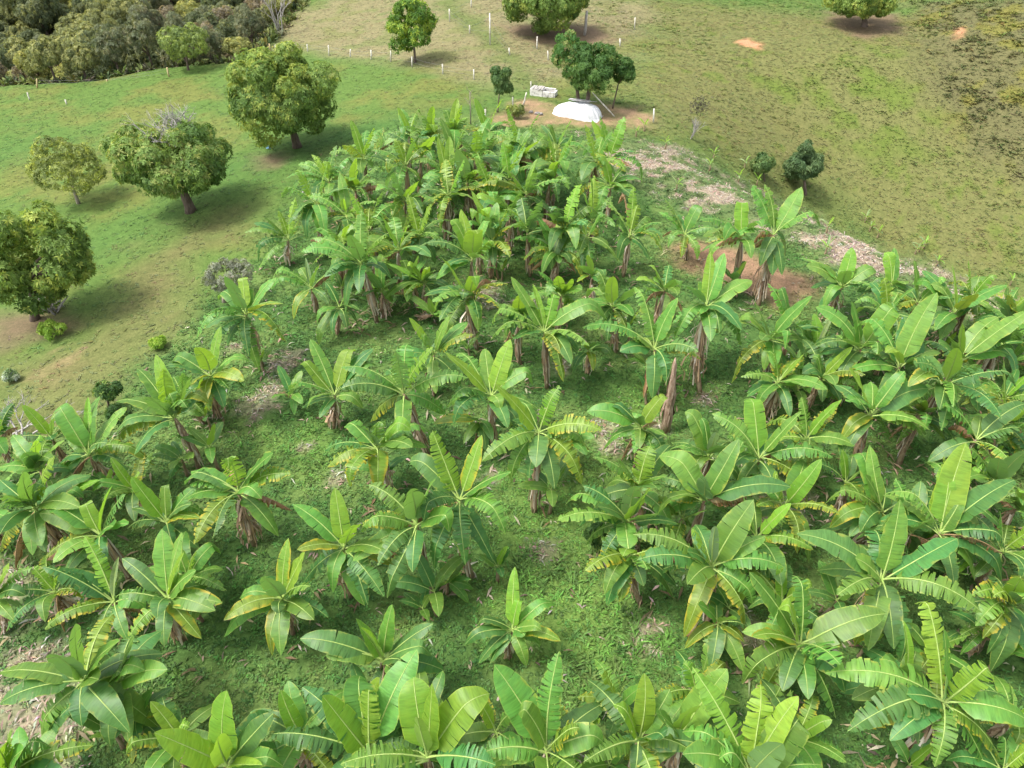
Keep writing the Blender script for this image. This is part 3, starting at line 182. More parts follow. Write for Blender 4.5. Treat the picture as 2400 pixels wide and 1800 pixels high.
{"c":[-0.112,34.743,2.372],"b":[-0.193,34.887,-0.03],"L":2.14,"lv":[[[-1.968,34.359,3.836],"u",0],[[0.406,33.697,4.148],"u",1],[[-0.844,33.516,4.112],"",1],[[-1.368,33.532,3.613],"",0],[[0.464,32.846,3.023],"t",0],[[-0.509,32.761,2.626],"t",0]],"label":"banana plant with overlapping pale leaves in the heart of the dense block","x":""},
{"c":[3.803,29.917,1.577],"b":[3.875,29.811,-0.013],"L":1.67,"lv":[[[3.06,28.924,2.738],"",0],[[4.308,28.727,2.675],"",0],[[3.479,29.249,3.149],"u",0],[[4.063,28.438,2.12],"",0],[[2.972,28.624,2.065],"y",0]],"label":"low banana plant in the shade at the near edge of the dense block","x":""},
{"c":[-15.19,12.351,1.372],"b":[-15.335,12.172,0.018],"L":1.54,"lv":[[[-13.993,12.921,2.156],"t",0],[[-13.894,12.21,2.119],"w",0],[[-15.235,12.966,0.112],"l",0],[[-14.664,12.183,2.891],"u",0],[[-14.382,12.734,2.633],"u",0],[[-14.332,11.751,1.275],"l",0]],"label":"banana plant cut by the left edge with a drooping leaf over bare soil","x":""},
{"c":[-11.577,7.076,2.236],"b":[-11.741,6.922,0.042],"L":2.02,"lv":[[[-10.792,7.279,4.105],"ut",0],[[-10.477,6.968,3.924],"uw",0],[[-10.348,7.464,3.701],"t",0],[[-9.606,7.515,2.9],"ty",0],[[-10.973,6.948,4.262],"u",0],[[-9.859,6.818,3.046],"",0]],"label":"banana plant in the bottom left corner with a yellow-striped leaf","x":""},
{"c":[-4.96,13.47,2.38],"b":[-5.109,13.415,-0.02],"L":2.14,"lv":[[[-5.146,14.34,4.043],"u",0],[[-6.469,14.271,3.377],"w",0],[[-3.529,12.592,3.322],"w",0],[[-3.575,13.505,1.466],"yl",0],[[-6.108,12.888,3.035],"y",0],[[-5.182,12.328,1.984],"lw",0],[[-4.187,12.801,4.268],"u",0],[[-6.295,12.955,1.266],"tl",0]],"label":"banana plant with an orange drooping leaf in the open grass left of the clearing","x":""},
{"c":[-6.584,12.11,1.813],"b":[-6.621,12.089,-0.016],"L":1.81,"lv":[[[-6.325,13.05,3.351],"uy",0],[[-5.761,12.567,3.354],"uw",0],[[-6.586,11.506,3.707],"",0],[[-7.819,12.053,2.126],"",0],[[-8.325,11.472,1.167],"lw",0],[[-7.968,11.291,2.009],"y",0],[[-6.407,10.689,1.207],"lw",0],[[-6.782,10.85,1.249],"yl",0],[[-5.409,11.159,2.219],"w",0],[[-6.436,11.386,2.313],"s",0],[[-5.477,11.675,3.046],"t",0]],"label":"low spreading banana plant with a ring of leaves, lower left centre","x":""},
{"c":[5.539,15.378,1.404],"b":[5.653,15.464,0.006],"L":1.56,"lv":[[[5.89,16.16,2.018],"",0],[[4.587,15.357,2.481],"",0],[[5.918,14.618,2.688],"",0],[[5.026,15.401,2.863],"u",0],[[6.272,15.79,0.096],"l",0]],"label":"low banana plant in the gap right of the yellow shoot","x":""},
{"c":[15.059,19.897,1.804],"b":[14.932,20.015,0.01],"L":1.79,"lv":[[[13.994,19.307,3.164],"ty",0],[[14.439,18.551,2.707],"t",0],[[14.757,18.705,3.217],"",0],[[13.727,19.159,2.699],"",0],[[14.295,19.249,3.27],"u",0]],"label":"shaded banana plant under the leaf fans beside the thickest brown trunk","x":""},
{"c":[16.642,15.817,1.349],"b":[16.539,15.925,0.013],"L":1.52,"lv":[[[16.164,15.671,2.908],"u",0],[[15.867,15.656,2.655],"ut",0],[[16.06,14.71,1.993],"t",0],[[15.491,15.437,2.246],"t",0],[[15.995,15.113,2.618],"",0]],"label":"leaning banana plant with a bare scaly brown trunk at the right edge","x":""},
{"c":[13.438,11.469,1.253],"b":[13.409,11.502,0.037],"L":1.45,"lv":[[[14.555,11.653,1.432],"",0],[[12.773,11.629,2.534],"u",0],[[13.242,11.233,2.843],"u",0],[[14.441,11.027,0.444],"l",0],[[12.317,10.947,1.799],"t",0]],"label":"banana plant with a brown-wrapped foot at the right edge, lower part","x":""},
{"c":[19.354,23.275,2.572],"b":[19.604,23.357,-0.057],"L":2.27,"lv":[[[18.693,21.706,4.222],"t",0],[[17.821,22.451,3.949],"u",0],[[20.991,24.052,1.145],"tl",0],[[17.723,21.932,3.251],"t",0],[[18.371,22.307,4.315],"u",0]],"label":"banana plant with comb-torn leaves behind the enormous leaf, right edge","x":""},
{"c":[2.214,27.356,2.216],"b":[2.149,27.378,0.017],"L":2.03,"lv":[[[1.892,26.25,3.849],"u",0],[[2.468,26.138,3.769],"u",0],[[1.442,25.968,3.499],"t",0],[[2.922,25.886,3.4],"",0],[[2.855,28.773,0.866],"l",0],[[1.132,26.668,3.819],"t",0]],"label":"dark banana plant in the shade right of the star-shaped one","x":""},
{"c":[-1.444,32.957,2.394],"b":[-1.621,32.724,-0.015],"L":2.15,"lv":[[[-1.971,32.069,4.328],"u",0],[[-1.527,31.747,4.131],"u",0],[[-0.707,31.563,3.926],"t",0],[[-1.146,32.185,4.567],"u",0],[[-2.184,31.341,3.621],"t",0],[[-0.709,31.237,3.434],"t",0]],"label":"banana plant with crossed leaves near the front of the dense block","x":""},
{"c":[-3.387,41.687,2.643],"b":[-3.244,41.883,-0.024],"L":2.3,"lv":[[[-2.575,41.605,4.466],"ut",0],[[-4.129,42.183,4.638],"u",0],[[-2.945,39.683,2.232],"t",0],[[-1.869,43.214,2.363],"t",0],[[-5.256,41.998,3.381],"w",0],[[-1.219,40.949,2.038],"ty",0],[[-3.453,43.294,3.967],"w",0],[[-4.741,40.342,2.824],"t",0]],"label":"half-hidden plant in front of the farthest banana plant with a whitish spear leaf","x":""},
{"c":[4.79,40.149,2.859],"b":[4.635,40.127,-0.024],"L":2.35,"lv":[[[5.578,40.153,4.62],"ut",0],[[4.066,40.651,4.827],"ut",0],[[5.01,38.333,3.471],"t",0],[[5.319,42.041,3.569],"t",0],[[2.952,39.22,2.972],"t",0],[[6.342,38.618,2.928],"ty",0],[[4.775,42.53,2.978],"",0],[[3.843,38.255,2.611],"w",0]],"label":"half-hidden plant left of the tall ragged banana plant standing alone","x":""},
{"c":[-8.58,40.826,2.723],"b":[-8.468,40.995,-0.004],"L":2.33,"lv":[[[-7.729,40.671,4.655],"ut",0],[[-9.171,41.522,4.763],"u",0],[[-8.376,38.776,2.799],"w",0],[[-7.521,42.154,4.032],"t",0],[[-10.479,40.545,3.165],"t",0],[[-6.73,40.38,2.044],"t",0],[[-8.592,42.734,3.728],"t",0],[[-9.289,39.067,4.267],"ty",0]],"label":"half-hidden plant left of the sickly yellow banana plant alone","x":""},
{"c":[-7.016,32.341,2.756],"b":[-7.017,32.345,0.007],"L":2.34,"lv":[[[-6.094,32.232,4.83],"ut",0],[[-7.748,32.673,4.551],"ut",0],[[-6.661,30.401,2.142],"ty",0],[[-5.82,34.328,3.029],"t",0],[[-8.762,32.001,2.166],"",0],[[-5.862,30.998,3.918],"t",0],[[-7.059,34.226,3.032],"ty",0],[[-7.751,30.494,4.162],"",0]],"label":"half-hidden plant right of the banana plant with a rolled yellow-green leaf","x":""},
{"c":[-1.107,36.426,2.484],"b":[-1.202,36.401,0.026],"L":2.18,"lv":[[[-0.301,36.098,4.429],"u",0],[[-1.906,36.866,4.523],"ut",0],[[-0.908,34.706,3.383],"",0],[[-0.234,38.08,2.199],"ty",0],[[-2.863,36.127,3.019],"ty",0],[[0.614,35.686,2.604],"w",0],[[-1.38,38.265,1.983],"",0],[[-1.655,34.668,2.44],"w",0]],"label":"half-hidden plant left of the banana plant with overlapping pale leaves in the heart","x":""},
{"c":[-5.373,30.654,2.567],"b":[-5.351,30.782,0.026],"L":2.22,"lv":[[[-4.578,30.761,4.361],"u",0],[[-6.051,30.968,4.238],"u",0],[[-5.955,28.813,2.622],"t",0],[[-4.379,32.459,2.487],"t",0],[[-7.077,30.351,3.265],"w",0],[[-3.681,29.353,2.947],"w",0],[[-5.81,32.514,3.732],"t",0],[[-6.452,28.905,3.397],"ty",0]],"label":"half-hidden plant in front of the banana plant with clean spokes of leaves","x":""},
{"c":[0.623,42.058,2.888],"b":[0.601,41.985,0.008],"L":2.35,"lv":[[[1.559,41.945,4.997],"ut",0],[[-0.23,42.547,5.085],"ut",0],[[0.215,39.77,3.242],"t",0],[[2.313,43.535,2.189],"t",0],[[-1.317,41.859,3.51],"ty",0],[[2.294,40.622,2.401],"ty",0],[[-0.396,43.924,2.989],"t",0],[[-0.488,40.459,3.846],"w",0]],"label":"half-hidden plant behind the upright-leaved banana plant at the far end right of centre","x":""},
{"c":[-10.153,35.055,2.803],"b":[-10.3,34.994,-0.019],"L":2.35,"lv":[[[-9.231,35.236,4.902],"ut",0],[[-10.996,35.543,4.979],"ut",0],[[-9.328,32.825,2.496],"",0],[[-8.866,36.897,2.095],"t",0],[[-12.035,35.233,3.606],"t",0],[[-8.215,34.7,3.784],"",0],[[-10.909,37.138,2.255],"ty",0],[[-11.355,33.68,2.342],"t",0]],"label":"half-hidden plant in front of the grey-green tattered banana plant at the far left corner","x":""},
{"c":[-0.175,38.485,2.648],"b":[-0.131,38.52,0.004],"L":2.28,"lv":[[[0.736,38.498,4.685],"ut",0],[[-0.512,39.19,4.393],"ut",0],[[0.242,36.78,3.994],"w",0],[[0.753,39.8,3.898],"",0],[[-1.814,37.701,2.252],"",0],[[1.462,37.297,3.743],"t",0],[[0.049,40.473,3.426],"",0],[[-1.041,36.461,3.248],"t",0]],"label":"half-hidden plant in front of the upright-leaved banana plant at the far end right of centre","x":""},
{"c":[-3.375,36.331,2.648],"b":[-3.507,36.211,-0.006],"L":2.29,"lv":[[[-2.477,36.252,4.663],"ut",0],[[-4.285,36.693,4.836],"ut",0],[[-3.781,34.313,2.185],"t",0],[[-2.457,37.94,2.0],"w",0],[[-5.423,36.076,2.663],"t",0],[[-1.591,34.844,2.766],"w",0],[[-3.625,38.146,3.859],"ty",0],[[-4.509,34.634,2.427],"ty",0]],"label":"half-hidden plant in front of the banana plant with a brown flower stalk","x":""},
{"c":[-1.53,44.995,2.659],"b":[-1.506,45.083,-0.007],"L":2.3,"lv":[[[-0.554,44.872,4.859],"u",0],[[-2.297,45.467,4.67],"u",0],[[-1.578,42.836,2.253],"t",0],[[-0.135,46.488,2.609],"t",0],[[-3.091,44.081,3.176],"ty",0],[[0.072,43.786,2.387],"t",0],[[-2.1,46.529,3.666],"t",0],[[-2.652,43.4,3.35],"ty",0]],"label":"half-hidden plant behind the banana plant with spread torn leaves","x":""},
{"c":[-6.056,39.905,2.746],"b":[-6.066,39.759,-0.038],"L":2.35,"lv":[[[-5.203,39.67,4.722],"u",0],[[-6.723,40.364,4.554],"ut",0],[[-6.34,37.728,2.116],"t",0],[[-4.384,41.241,3.455],"ty",0],[[-7.924,40.052,3.607],"t",0],[[-3.957,39.443,2.878],"t",0],[[-6.19,41.549,3.87],"ty",0],[[-6.937,38.119,3.618],"ty",0]],"label":"half-hidden plant left of the banana plant with a long torn leaf","x":""},
{"c":[-4.637,32.59,2.279],"b":[-4.705,32.674,0.027],"L":2.06,"lv":[[[-3.91,32.691,3.92],"ut",0],[[-5.081,33.314,4.177],"ut",0],[[-4.363,30.77,1.979],"",0],[[-3.097,33.714,2.52],"t",0],[[-6.653,32.788,1.822],"w",0],[[-3.198,31.695,2.233],"t",0],[[-4.595,34.668,2.049],"t",0],[[-4.876,30.808,2.653],"t",0]],"label":"half-hidden plant right of the banana plant with clean spokes of leaves","x":""},
{"c":[3.714,32.19,2.39],"b":[3.9,32.171,0.023],"L":2.12,"lv":[[[4.512,32.154,4.175],"u",0],[[2.953,32.485,4.213],"u",0],[[3.781,30.337,1.761],"t",0],[[4.427,33.971,1.878],"ty",0],[[1.77,31.918,3.407],"ty",0],[[5.19,31.075,1.733],"w",0],[[2.608,33.866,1.715],"ty",0],[[3.1,30.436,2.28],"t",0]],"label":"half-hidden plant in front of the banana plant with a pale rolled new leaf","x":""},
{"c":[2.665,42.178,2.788],"b":[2.605,42.233,-0.02],"L":2.35,"lv":[[[3.442,42.044,4.548],"u",0],[[1.96,42.546,4.566],"u",0],[[2.072,39.957,2.341],"ty",0],[[4.036,44.067,2.402],"t",0],[[0.881,41.065,2.545],"t",0],[[4.306,40.679,3.351],"t",0],[[1.741,43.785,3.658],"w",0],[[1.402,40.72,4.262],"t",0]],"label":"half-hidden plant behind the banana plant with small upright leaves","x":""},
{"c":[-6.47,45.499,2.371],"b":[-6.645,45.676,-0.05],"L":2.15,"lv":[[[-5.572,45.367,4.398],"u",0],[[-7.125,45.803,3.983],"u",0],[[-6.112,43.482,3.31],"t",0],[[-6.029,47.187,3.253],"t",0],[[-8.607,45.438,1.719],"t",0],[[-4.833,44.732,2.651],"t",0],[[-7.106,47.191,3.399],"w",0],[[-6.73,43.906,3.545],"w",0]],"label":"half-hidden plant left of the banana plant with a pale blunt spear","x":""},
{"c":[5.495,38.39,2.252],"b":[5.433,38.227,-0.011],"L":2.06,"lv":[[[6.316,38.167,4.154],"u",0],[[4.923,38.8,3.824],"u",0],[[5.994,36.561,2.854],"",0],[[6.818,39.512,3.021],"t",0],[[3.443,38.59,1.71],"ty",0],[[7.186,38.098,2.672],"w",0],[[4.706,39.843,3.56],"ty",0],[[4.609,36.506,2.064],"t",0]],"label":"half-hidden plant in front of the tall ragged banana plant standing alone","x":""},
{"c":[2.506,39.911,2.665],"b":[2.437,40.104,-0.006],"L":2.3,"lv":[[[3.343,39.65,4.624],"ut",0],[[2.01,40.539,4.453],"ut",0],[[2.95,37.813,3.557],"",0],[[3.507,41.241,3.537],"t",0],[[0.822,38.974,2.019],"",0],[[3.781,38.472,2.14],"t",0],[[2.377,41.659,3.42],"ty",0],[[1.029,38.305,3.28],"w",0]],"label":"half-hidden plant right of the banana plant with a white-backed folded leaf","x":""},
{"c":[19.873,19.562,1.481],"b":[20.025,19.602,-0.025],"L":1.62,"lv":[[[20.452,19.4,2.826],"ut",0],[[19.317,19.941,2.983],"ut",0],[[20.376,18.357,2.118],"",0],[[20.815,20.194,2.23],"w",0],[[18.613,19.676,2.523],"w",0],[[21.071,18.518,1.422],"",0],[[20.072,21.029,1.266],"ty",0],[[19.132,18.544,2.013],"t",0]],"label":"half-hidden plant right of the banana plant with pale yellow petioles at the right edge","x":""},
{"c":[11.329,16.869,1.447],"b":[11.499,16.934,-0.001],"L":1.59,"lv":[[[11.862,16.654,2.731],"u",0],[[11.012,17.293,2.63],"u",0],[[11.112,15.403,2.2],"ty",0],[[11.816,18.01,2.009],"",0],[[9.998,17.116,2.161],"t",0],[[12.268,15.559,1.508],"t",0],[[11.292,18.063,2.386],"",0],[[11.084,15.676,2.314],"w",0]],"label":"half-hidden plant left of the banana plant with two yellow-green blades raised left","x":""},
{"c":[18.881,17.171,1.286],"b":[18.786,17.249,-0.004],"L":1.5,"lv":[[[19.499,17.298,2.696],"u",0],[[18.521,17.515,2.399],"u",0],[[19.309,15.796,1.879],"t",0],[[19.721,18.355,1.75],"t",0],[[17.544,16.503,0.812],"",0],[[20.33,16.909,0.852],"w",0],[[18.23,18.405,1.656],"w",0],[[18.288,16.031,1.414],"w",0]],"label":"half-hidden plant right of the leaning banana plant with a bare scaly brown trunk","x":""},
{"c":[12.186,22.189,1.724],"b":[12.01,22.08,-0.004],"L":1.75,"lv":[[[12.88,22.094,3.29],"u",0],[[11.638,22.483,3.114],"u",0],[[11.962,20.673,2.594],"",0],[[13.564,23.244,2.145],"w",0],[[11.011,21.588,2.803],"w",0],[[13.173,21.097,2.743],"ty",0],[[11.753,23.817,2.37],"t",0],[[11.296,21.425,2.569],"t",0]],"label":"half-hidden plant right of the banana plant with a broad leaf crossing","x":""},
{"c":[18.734,20.979,1.622],"b":[18.683,20.996,0.015],"L":1.68,"lv":[[[19.397,21.063,3.116],"u",0],[[18.401,21.552,3.103],"u",0],[[18.893,19.617,1.927],"t",0],[[19.385,21.876,2.402],"",0],[[17.017,20.77,1.812],"ty",0],[[19.825,20.219,2.329],"t",0],[[18.521,22.46,1.411],"t",0],[[18.267,19.672,2.082],"ty",0]],"label":"half-hidden plant behind the banana plant with pale yellow petioles at the right edge","x":""},
{"c":[16.138,26.045,2.086],"b":[16.261,26.181,0.009],"L":1.95,"lv":[[[16.756,25.848,3.536],"u",0],[[15.586,26.607,3.846],"ut",0],[[16.109,24.223,2.417],"ty",0],[[17.048,27.225,2.633],"t",0],[[14.588,26.214,2.94],"t",0],[[17.528,24.781,1.831],"w",0],[[15.65,27.359,2.861],"w",0],[[15.782,24.238,2.44],"t",0]],"label":"half-hidden plant in front of the banana plant with a pair of vertical leaves","x":""},
{"c":[16.488,12.171,1.456],"b":[16.435,12.367,-0.055],"L":1.63,"lv":[[[17.143,12.053,2.945],"ut",0],[[16.126,12.733,2.95],"ut",0],[[17.078,11.047,1.813],"",0],[[17.096,13.668,1.505],"w",0],[[15.247,12.229,2.358],"t",0],[[17.361,11.13,1.404],"w",0],[[15.698,13.544,1.962],"t",0],[[15.602,11.355,2.023],"t",0]],"label":"half-hidden plant right of the yellowish banana plant at the right edge","x":""},
{"c":[10.344,18.431,1.995],"b":[10.257,18.561,-0.012],"L":1.91,"lv":[[[11.126,18.544,3.761],"u",0],[[9.937,18.976,3.515],"ut",0],[[10.177,16.878,1.65],"ty",0],[[11.495,19.353,2.669],"ty",0],[[8.51,18.367,1.349],"ty",0],[[11.62,17.626,2.477],"w",0],[[9.281,19.795,1.703],"ty",0],[[9.701,16.909,2.893],"t",0]],"label":"half-hidden plant right of the banana plant with a great upright leaf","x":""},
{"c":[15.063,13.902,1.641],"b":[14.974,13.94,-0.013],"L":1.71,"lv":[[[15.686,13.896,3.033],"ut",0],[[14.624,14.33,3.01],"ut",0],[[15.336,12.391,1.95],"t",0],[[15.834,15.044,1.565],"ty",0],[[13.482,13.606,1.293],"t",0],[[16.603,13.385,1.314],"t",0],[[14.344,15.249,1.924],"t",0],[[14.845,12.552,2.223],"w",0]],"label":"half-hidden plant in front of the leaning banana plant with a bare scaly brown trunk","x":""},
{"c":[21.532,22.835,1.659],"b":[21.436,22.95,0.011],"L":1.71,"lv":[[[22.167,22.933,3.094],"ut",0],[[21.086,23.35,3.181],"u",0],[[21.739,21.545,2.41],"",0],[[22.587,23.628,2.475],"ty",0],[[20.021,23.139,1.952],"w",0],[[23.041,21.991,1.751],"t",0],[[20.814,24.336,1.891],"ty",0],[[21.03,21.194,1.791],"ty",0]],"label":"half-hidden plant right of the banana plant with comb-torn leaves behind the enormous leaf","x":""},
{"c":[20.538,27.493,1.908],"b":[20.571,27.496,0.007],"L":1.85,"lv":[[[21.328,27.555,3.68],"ut",0],[[19.981,27.985,3.567],"ut",0],[[20.234,25.923,1.382],"ty",0],[[21.302,28.731,2.71],"w",0],[[19.208,26.649,2.969],"t",0],[[22.004,26.637,2.444],"ty",0],[[20.062,28.856,2.258],"ty",0],[[19.49,26.265,1.785],"",0]],"label":"half-hidden plant right of the banana plant with arching leaves at the right end","x":""},
{"c":[14.215,15.878,1.75],"b":[14.229,15.826,0.011],"L":1.76,"lv":[[[14.861,16.036,3.237],"ut",0],[[13.769,16.386,3.263],"ut",0],[[14.215,14.126,2.058],"",0],[[15.239,17.286,1.927],"ty",0],[[12.777,16.073,1.786],"t",0],[[15.509,14.747,1.618],"",0],[[14.065,17.428,2.31],"t",0],[[13.546,14.448,1.893],"t",0]],"label":"half-hidden plant behind the banana plant with twin broad upright leaves","x":""},
{"c":[14.129,24.366,1.196],"b":[14.109,24.309,-0.007],"L":1.45,"lv":[[[14.671,24.23,2.444],"u",0],[[13.769,24.709,2.307],"ut",0],[[14.211,23.185,1.998],"t",0],[[15.06,25.456,1.558],"",0],[[12.72,24.42,1.237],"",0],[[15.018,23.586,1.577],"",0],[[14.036,25.668,1.239],"",0],[[13.179,23.313,1.135],"t",0]],"label":"half-hidden plant left of the banana plant with a grey-green square-tipped leaf","x":""},
{"c":[8.676,15.35,2.055],"b":[8.769,15.509,-0.024],"L":1.96,"lv":[[[9.453,15.63,3.9],"u",0],[[8.052,15.615,3.569],"ut",0],[[8.613,13.601,2.219],"ty",0],[[9.731,17.003,2.394],"w",0],[[7.427,14.657,2.851],"ty",0],[[9.964,14.502,2.664],"ty",0],[[7.861,17.183,1.726],"t",0],[[8.116,13.876,1.678],"t",0]],"label":"half-hidden plant in front of the banana plant with a great upright leaf","x":""},
{"c":[7.521,14.177,1.932],"b":[7.598,14.319,-0.015],"L":1.88,"lv":[[[8.214,14.221,3.484],"u",0],[[6.848,14.448,3.553],"u",0],[[7.698,12.295,2.174],"w",0],[[8.942,15.218,1.897],"t",0],[[6.27,14.411,2.901],"w",0],[[9.025,13.589,2.123],"ty",0],[[7.64,15.764,2.332],"",0],[[6.029,12.938,1.572],"ty",0]],"label":"half-hidden plant right of the banana plant with a wide bright leaf and thin spear","x":""},
{"c":[15.683,24.437,1.883],"b":[15.684,24.481,-0.015],"L":1.85,"lv":[[[16.42,24.22,3.599],"ut",0],[[15.295,24.945,3.311],"u",0],[[15.22,22.968,1.494],"t",0],[[16.088,25.832,2.783],"t",0],[[14.282,24.586,2.407],"w",0],[[16.958,23.889,2.905],"t",0],[[15.048,26.219,1.459],"w",0],[[15.291,22.978,1.611],"ty",0]],"label":"half-hidden plant behind the banana plant with a tall sunlit leaf","x":""},
{"c":[18.039,15.375,1.583],"b":[17.936,15.317,-0.016],"L":1.68,"lv":[[[18.638,15.268,2.944],"u",0],[[17.502,15.832,3.158],"u",0],[[17.96,13.886,2.284],"w",0],[[19.214,16.129,2.137],"t",0],[[16.572,15.599,1.47],"",0],[[19.111,14.434,1.245],"ty",0],[[17.465,16.792,1.539],"",0],[[17.208,14.304,2.363],"w",0]],"label":"half-hidden plant right of the banana plant crowded at the right edge","x":""},
{"c":[22.752,24.945,1.65],"b":[22.89,25.125,-0.023],"L":1.72,"lv":[[[23.417,24.708,3.228],"u",0],[[22.447,25.523,3.111],"u",0],[[23.225,23.448,2.5],"t",0],[[23.124,26.275,1.255],"t",0],[[21.076,24.391,1.314],"",0],[[24.038,24.289,1.417],"",0],[[22.464,26.27,2.207],"ty",0],[[22.122,23.788,2.059],"t",0]],"label":"half-hidden plant right of the banana plant with a yellow folded tip","x":""},
{"c":[21.591,26.415,1.72],"b":[21.578,26.302,0.003],"L":1.75,"lv":[[[22.163,26.35,3.006],"ut",0],[[21.28,26.947,3.097],"ut",0],[[22.151,24.755,1.512],"ty",0],[[22.299,27.35,2.586],"t",0],[[20.155,25.779,2.085],"t",0],[[23.206,26.031,2.43],"ty",0],[[21.597,27.841,1.847],"t",0],[[21.204,24.938,1.698],"w",0]],"label":"half-hidden plant behind the banana plant with a yellow folded tip","x":""},
{"c":[17.818,26.85,2.102],"b":[17.683,26.991,0.028],"L":1.95,"lv":[[[18.534,26.727,3.726],"u",0],[[17.233,27.416,3.922],"u",0],[[18.322,25.738,3.107],"t",0],[[19.526,27.886,1.888],"t",0],[[16.235,26.585,1.543],"ty",0],[[19.627,26.37,2.058],"w",0],[[17.312,28.336,2.137],"",0],[[17.008,25.265,1.488],"t",0]],"label":"half-hidden plant right of the banana plant with a pair of vertical leaves","x":""},
{"c":[10.281,21.701,1.868],"b":[10.195,21.667,0.011],"L":1.83,"lv":[[[10.911,21.656,3.279],"u",0],[[9.633,22.054,3.516],"ut",0],[[10.749,20.472,2.694],"",0],[[11.57,23.062,1.949],"ty",0],[[8.746,21.556,2.28],"t",0],[[11.675,20.598,2.446],"w",0],[[10.411,23.207,2.139],"ty",0],[[9.131,20.564,1.789],"w",0]],"label":"half-hidden plant left of the banana plant with a broad leaf crossing","x":""},
{"c":[17.625,19.169,2.038],"b":[17.586,19.077,0.009],"L":1.93,"lv":[[[18.409,18.913,3.881],"u",0],[[17.173,19.787,3.748],"ut",0],[[17.649,17.487,3.163],"t",0],[[18.775,20.335,1.936],"t",0],[[16.033,19.266,2.13],"w",0],[[18.899,18.462,2.941],"t",0],[[17.062,20.788,2.583],"ty",0],[[16.653,17.837,2.37],"t",0]],"label":"half-hidden plant behind the banana plant crowded at the right edge","x":""},
{"c":[12.9,8.898,1.237],"b":[12.792,9.024,0.003],"L":1.47,"lv":[[[13.514,8.794,2.628],"u",0],[[12.503,9.252,2.425],"ut",0],[[13.426,7.673,0.918],"",0],[[13.268,10.299,0.889],"",0],[[11.455,8.92,1.015],"ty",0],[[14.04,8.65,1.805],"t",0],[[12.611,10.163,0.977],"t",0],[[12.262,7.967,1.983],"ty",0]],"label":"half-hidden plant right of the tattered banana plant at bottom right","x":""},
{"c":[15.024,10.459,1.277],"b":[15.09,10.304,0.006],"L":1.49,"lv":[[[15.594,10.519,2.558],"ut",0],[[14.656,10.864,2.501],"u",0],[[15.04,9.358,1.924],"ty",0],[[15.645,11.547,1.301],"",0],[[13.772,10.049,1.816],"ty",0],[[16.078,9.414,0.834],"w",0],[[14.692,11.597,1.003],"t",0],[[14.319,9.228,0.852],"t",0]],"label":"half-hidden plant in front of the yellowish banana plant at the right edge","x":""},
{"c":[4.853,9.586,1.311],"b":[5.03,9.591,0.02],"L":1.5,"lv":[[[5.38,9.459,2.521],"ut",0],[[4.388,9.946,2.626],"ut",0],[[5.5,8.253,1.754],"",0],[[5.962,10.559,1.427],"ty",0],[[3.431,9.052,1.69],"ty",0],[[6.022,9.39,1.116],"",0],[[4.515,10.76,1.382],"t",0],[[3.896,8.551,1.506],"w",0]],"label":"half-hidden plant behind the banana plant at the bottom edge","x":""},
{"c":[7.091,8.315,1.454],"b":[7.141,8.381,0.013],"L":1.59,"lv":[[[7.709,8.257,2.841],"u",0],[[6.772,8.852,2.851],"ut",0],[[7.151,7.145,2.106],"w",0],[[7.661,9.235,2.241],"ty",0],[[5.867,7.738,1.814],"w",0],[[7.928,7.516,1.984],"",0],[[6.394,9.509,2.142],"",0],[[6.663,7.138,1.759],"w",0]],"label":"half-hidden plant right of the bottom-edge banana plant with a great yellow-green sail","x":""},
{"c":[7.898,12.295,1.38],"b":[7.976,12.244,0.013],"L":1.54,"lv":[[[8.533,12.164,2.829],"u",0],[[7.657,12.779,2.589],"u",0],[[8.299,10.82,1.2],"t",0],[[8.305,13.505,1.59],"t",0],[[6.673,11.86,2.067],"",0],[[8.895,11.108,1.677],"t",0],[[7.125,13.608,1.31],"ty",0],[[7.1,11.101,1.34],"t",0]],"label":"half-hidden plant behind the banana plant with glossy level leaf and dark fans","x":""},
{"c":[11.628,10.766,1.223],"b":[11.612,10.693,-0.009],"L":1.46,"lv":[[[12.11,10.59,2.369],"ut",0],[[11.143,11.014,2.441],"ut",0],[[11.269,9.329,0.866],"ty",0],[[12.727,11.419,1.189],"",0],[[10.452,10.416,1.313],"w",0],[[12.635,9.877,1.125],"",0],[[10.936,11.686,1.528],"w",0],[[10.695,9.887,1.361],"ty",0]],"label":"half-hidden plant behind the banana plant with a lone bright strap leaf","x":""},
{"c":[13.708,7.405,1.738],"b":[13.702,7.524,-0.003],"L":1.76,"lv":[[[14.288,7.401,3.034],"ut",0],[[13.4,8.004,3.241],"ut",0],[[14.195,5.703,2.013],"",0],[[14.551,8.691,1.961],"w",0],[[12.17,7.121,1.875],"w",0],[[14.733,6.26,2.047],"t",0],[[13.205,8.831,1.248],"",0],[[13.546,5.896,2.032],"t",0]],"label":"half-hidden plant in front of the banana plant with a brown-wrapped foot at the right edge","x":""},
{"c":[2.85,9.293,1.212],"b":[3.027,9.481,0.016],"L":1.44,"lv":[[[3.352,9.232,2.343],"u",0],[[2.34,9.576,2.516],"ut",0],[[2.838,8.208,1.931],"ty",0],[[3.703,10.113,0.816],"t",0],[[1.716,9.305,1.598],"ty",0],[[4.082,8.533,0.831],"w",0],[[2.259,10.456,1.424],"t",0],[[2.365,8.247,1.565],"t",0]],"label":"half-hidden plant behind the banana plant at the bottom edge with yellow-rimmed leaf fans","x":""},
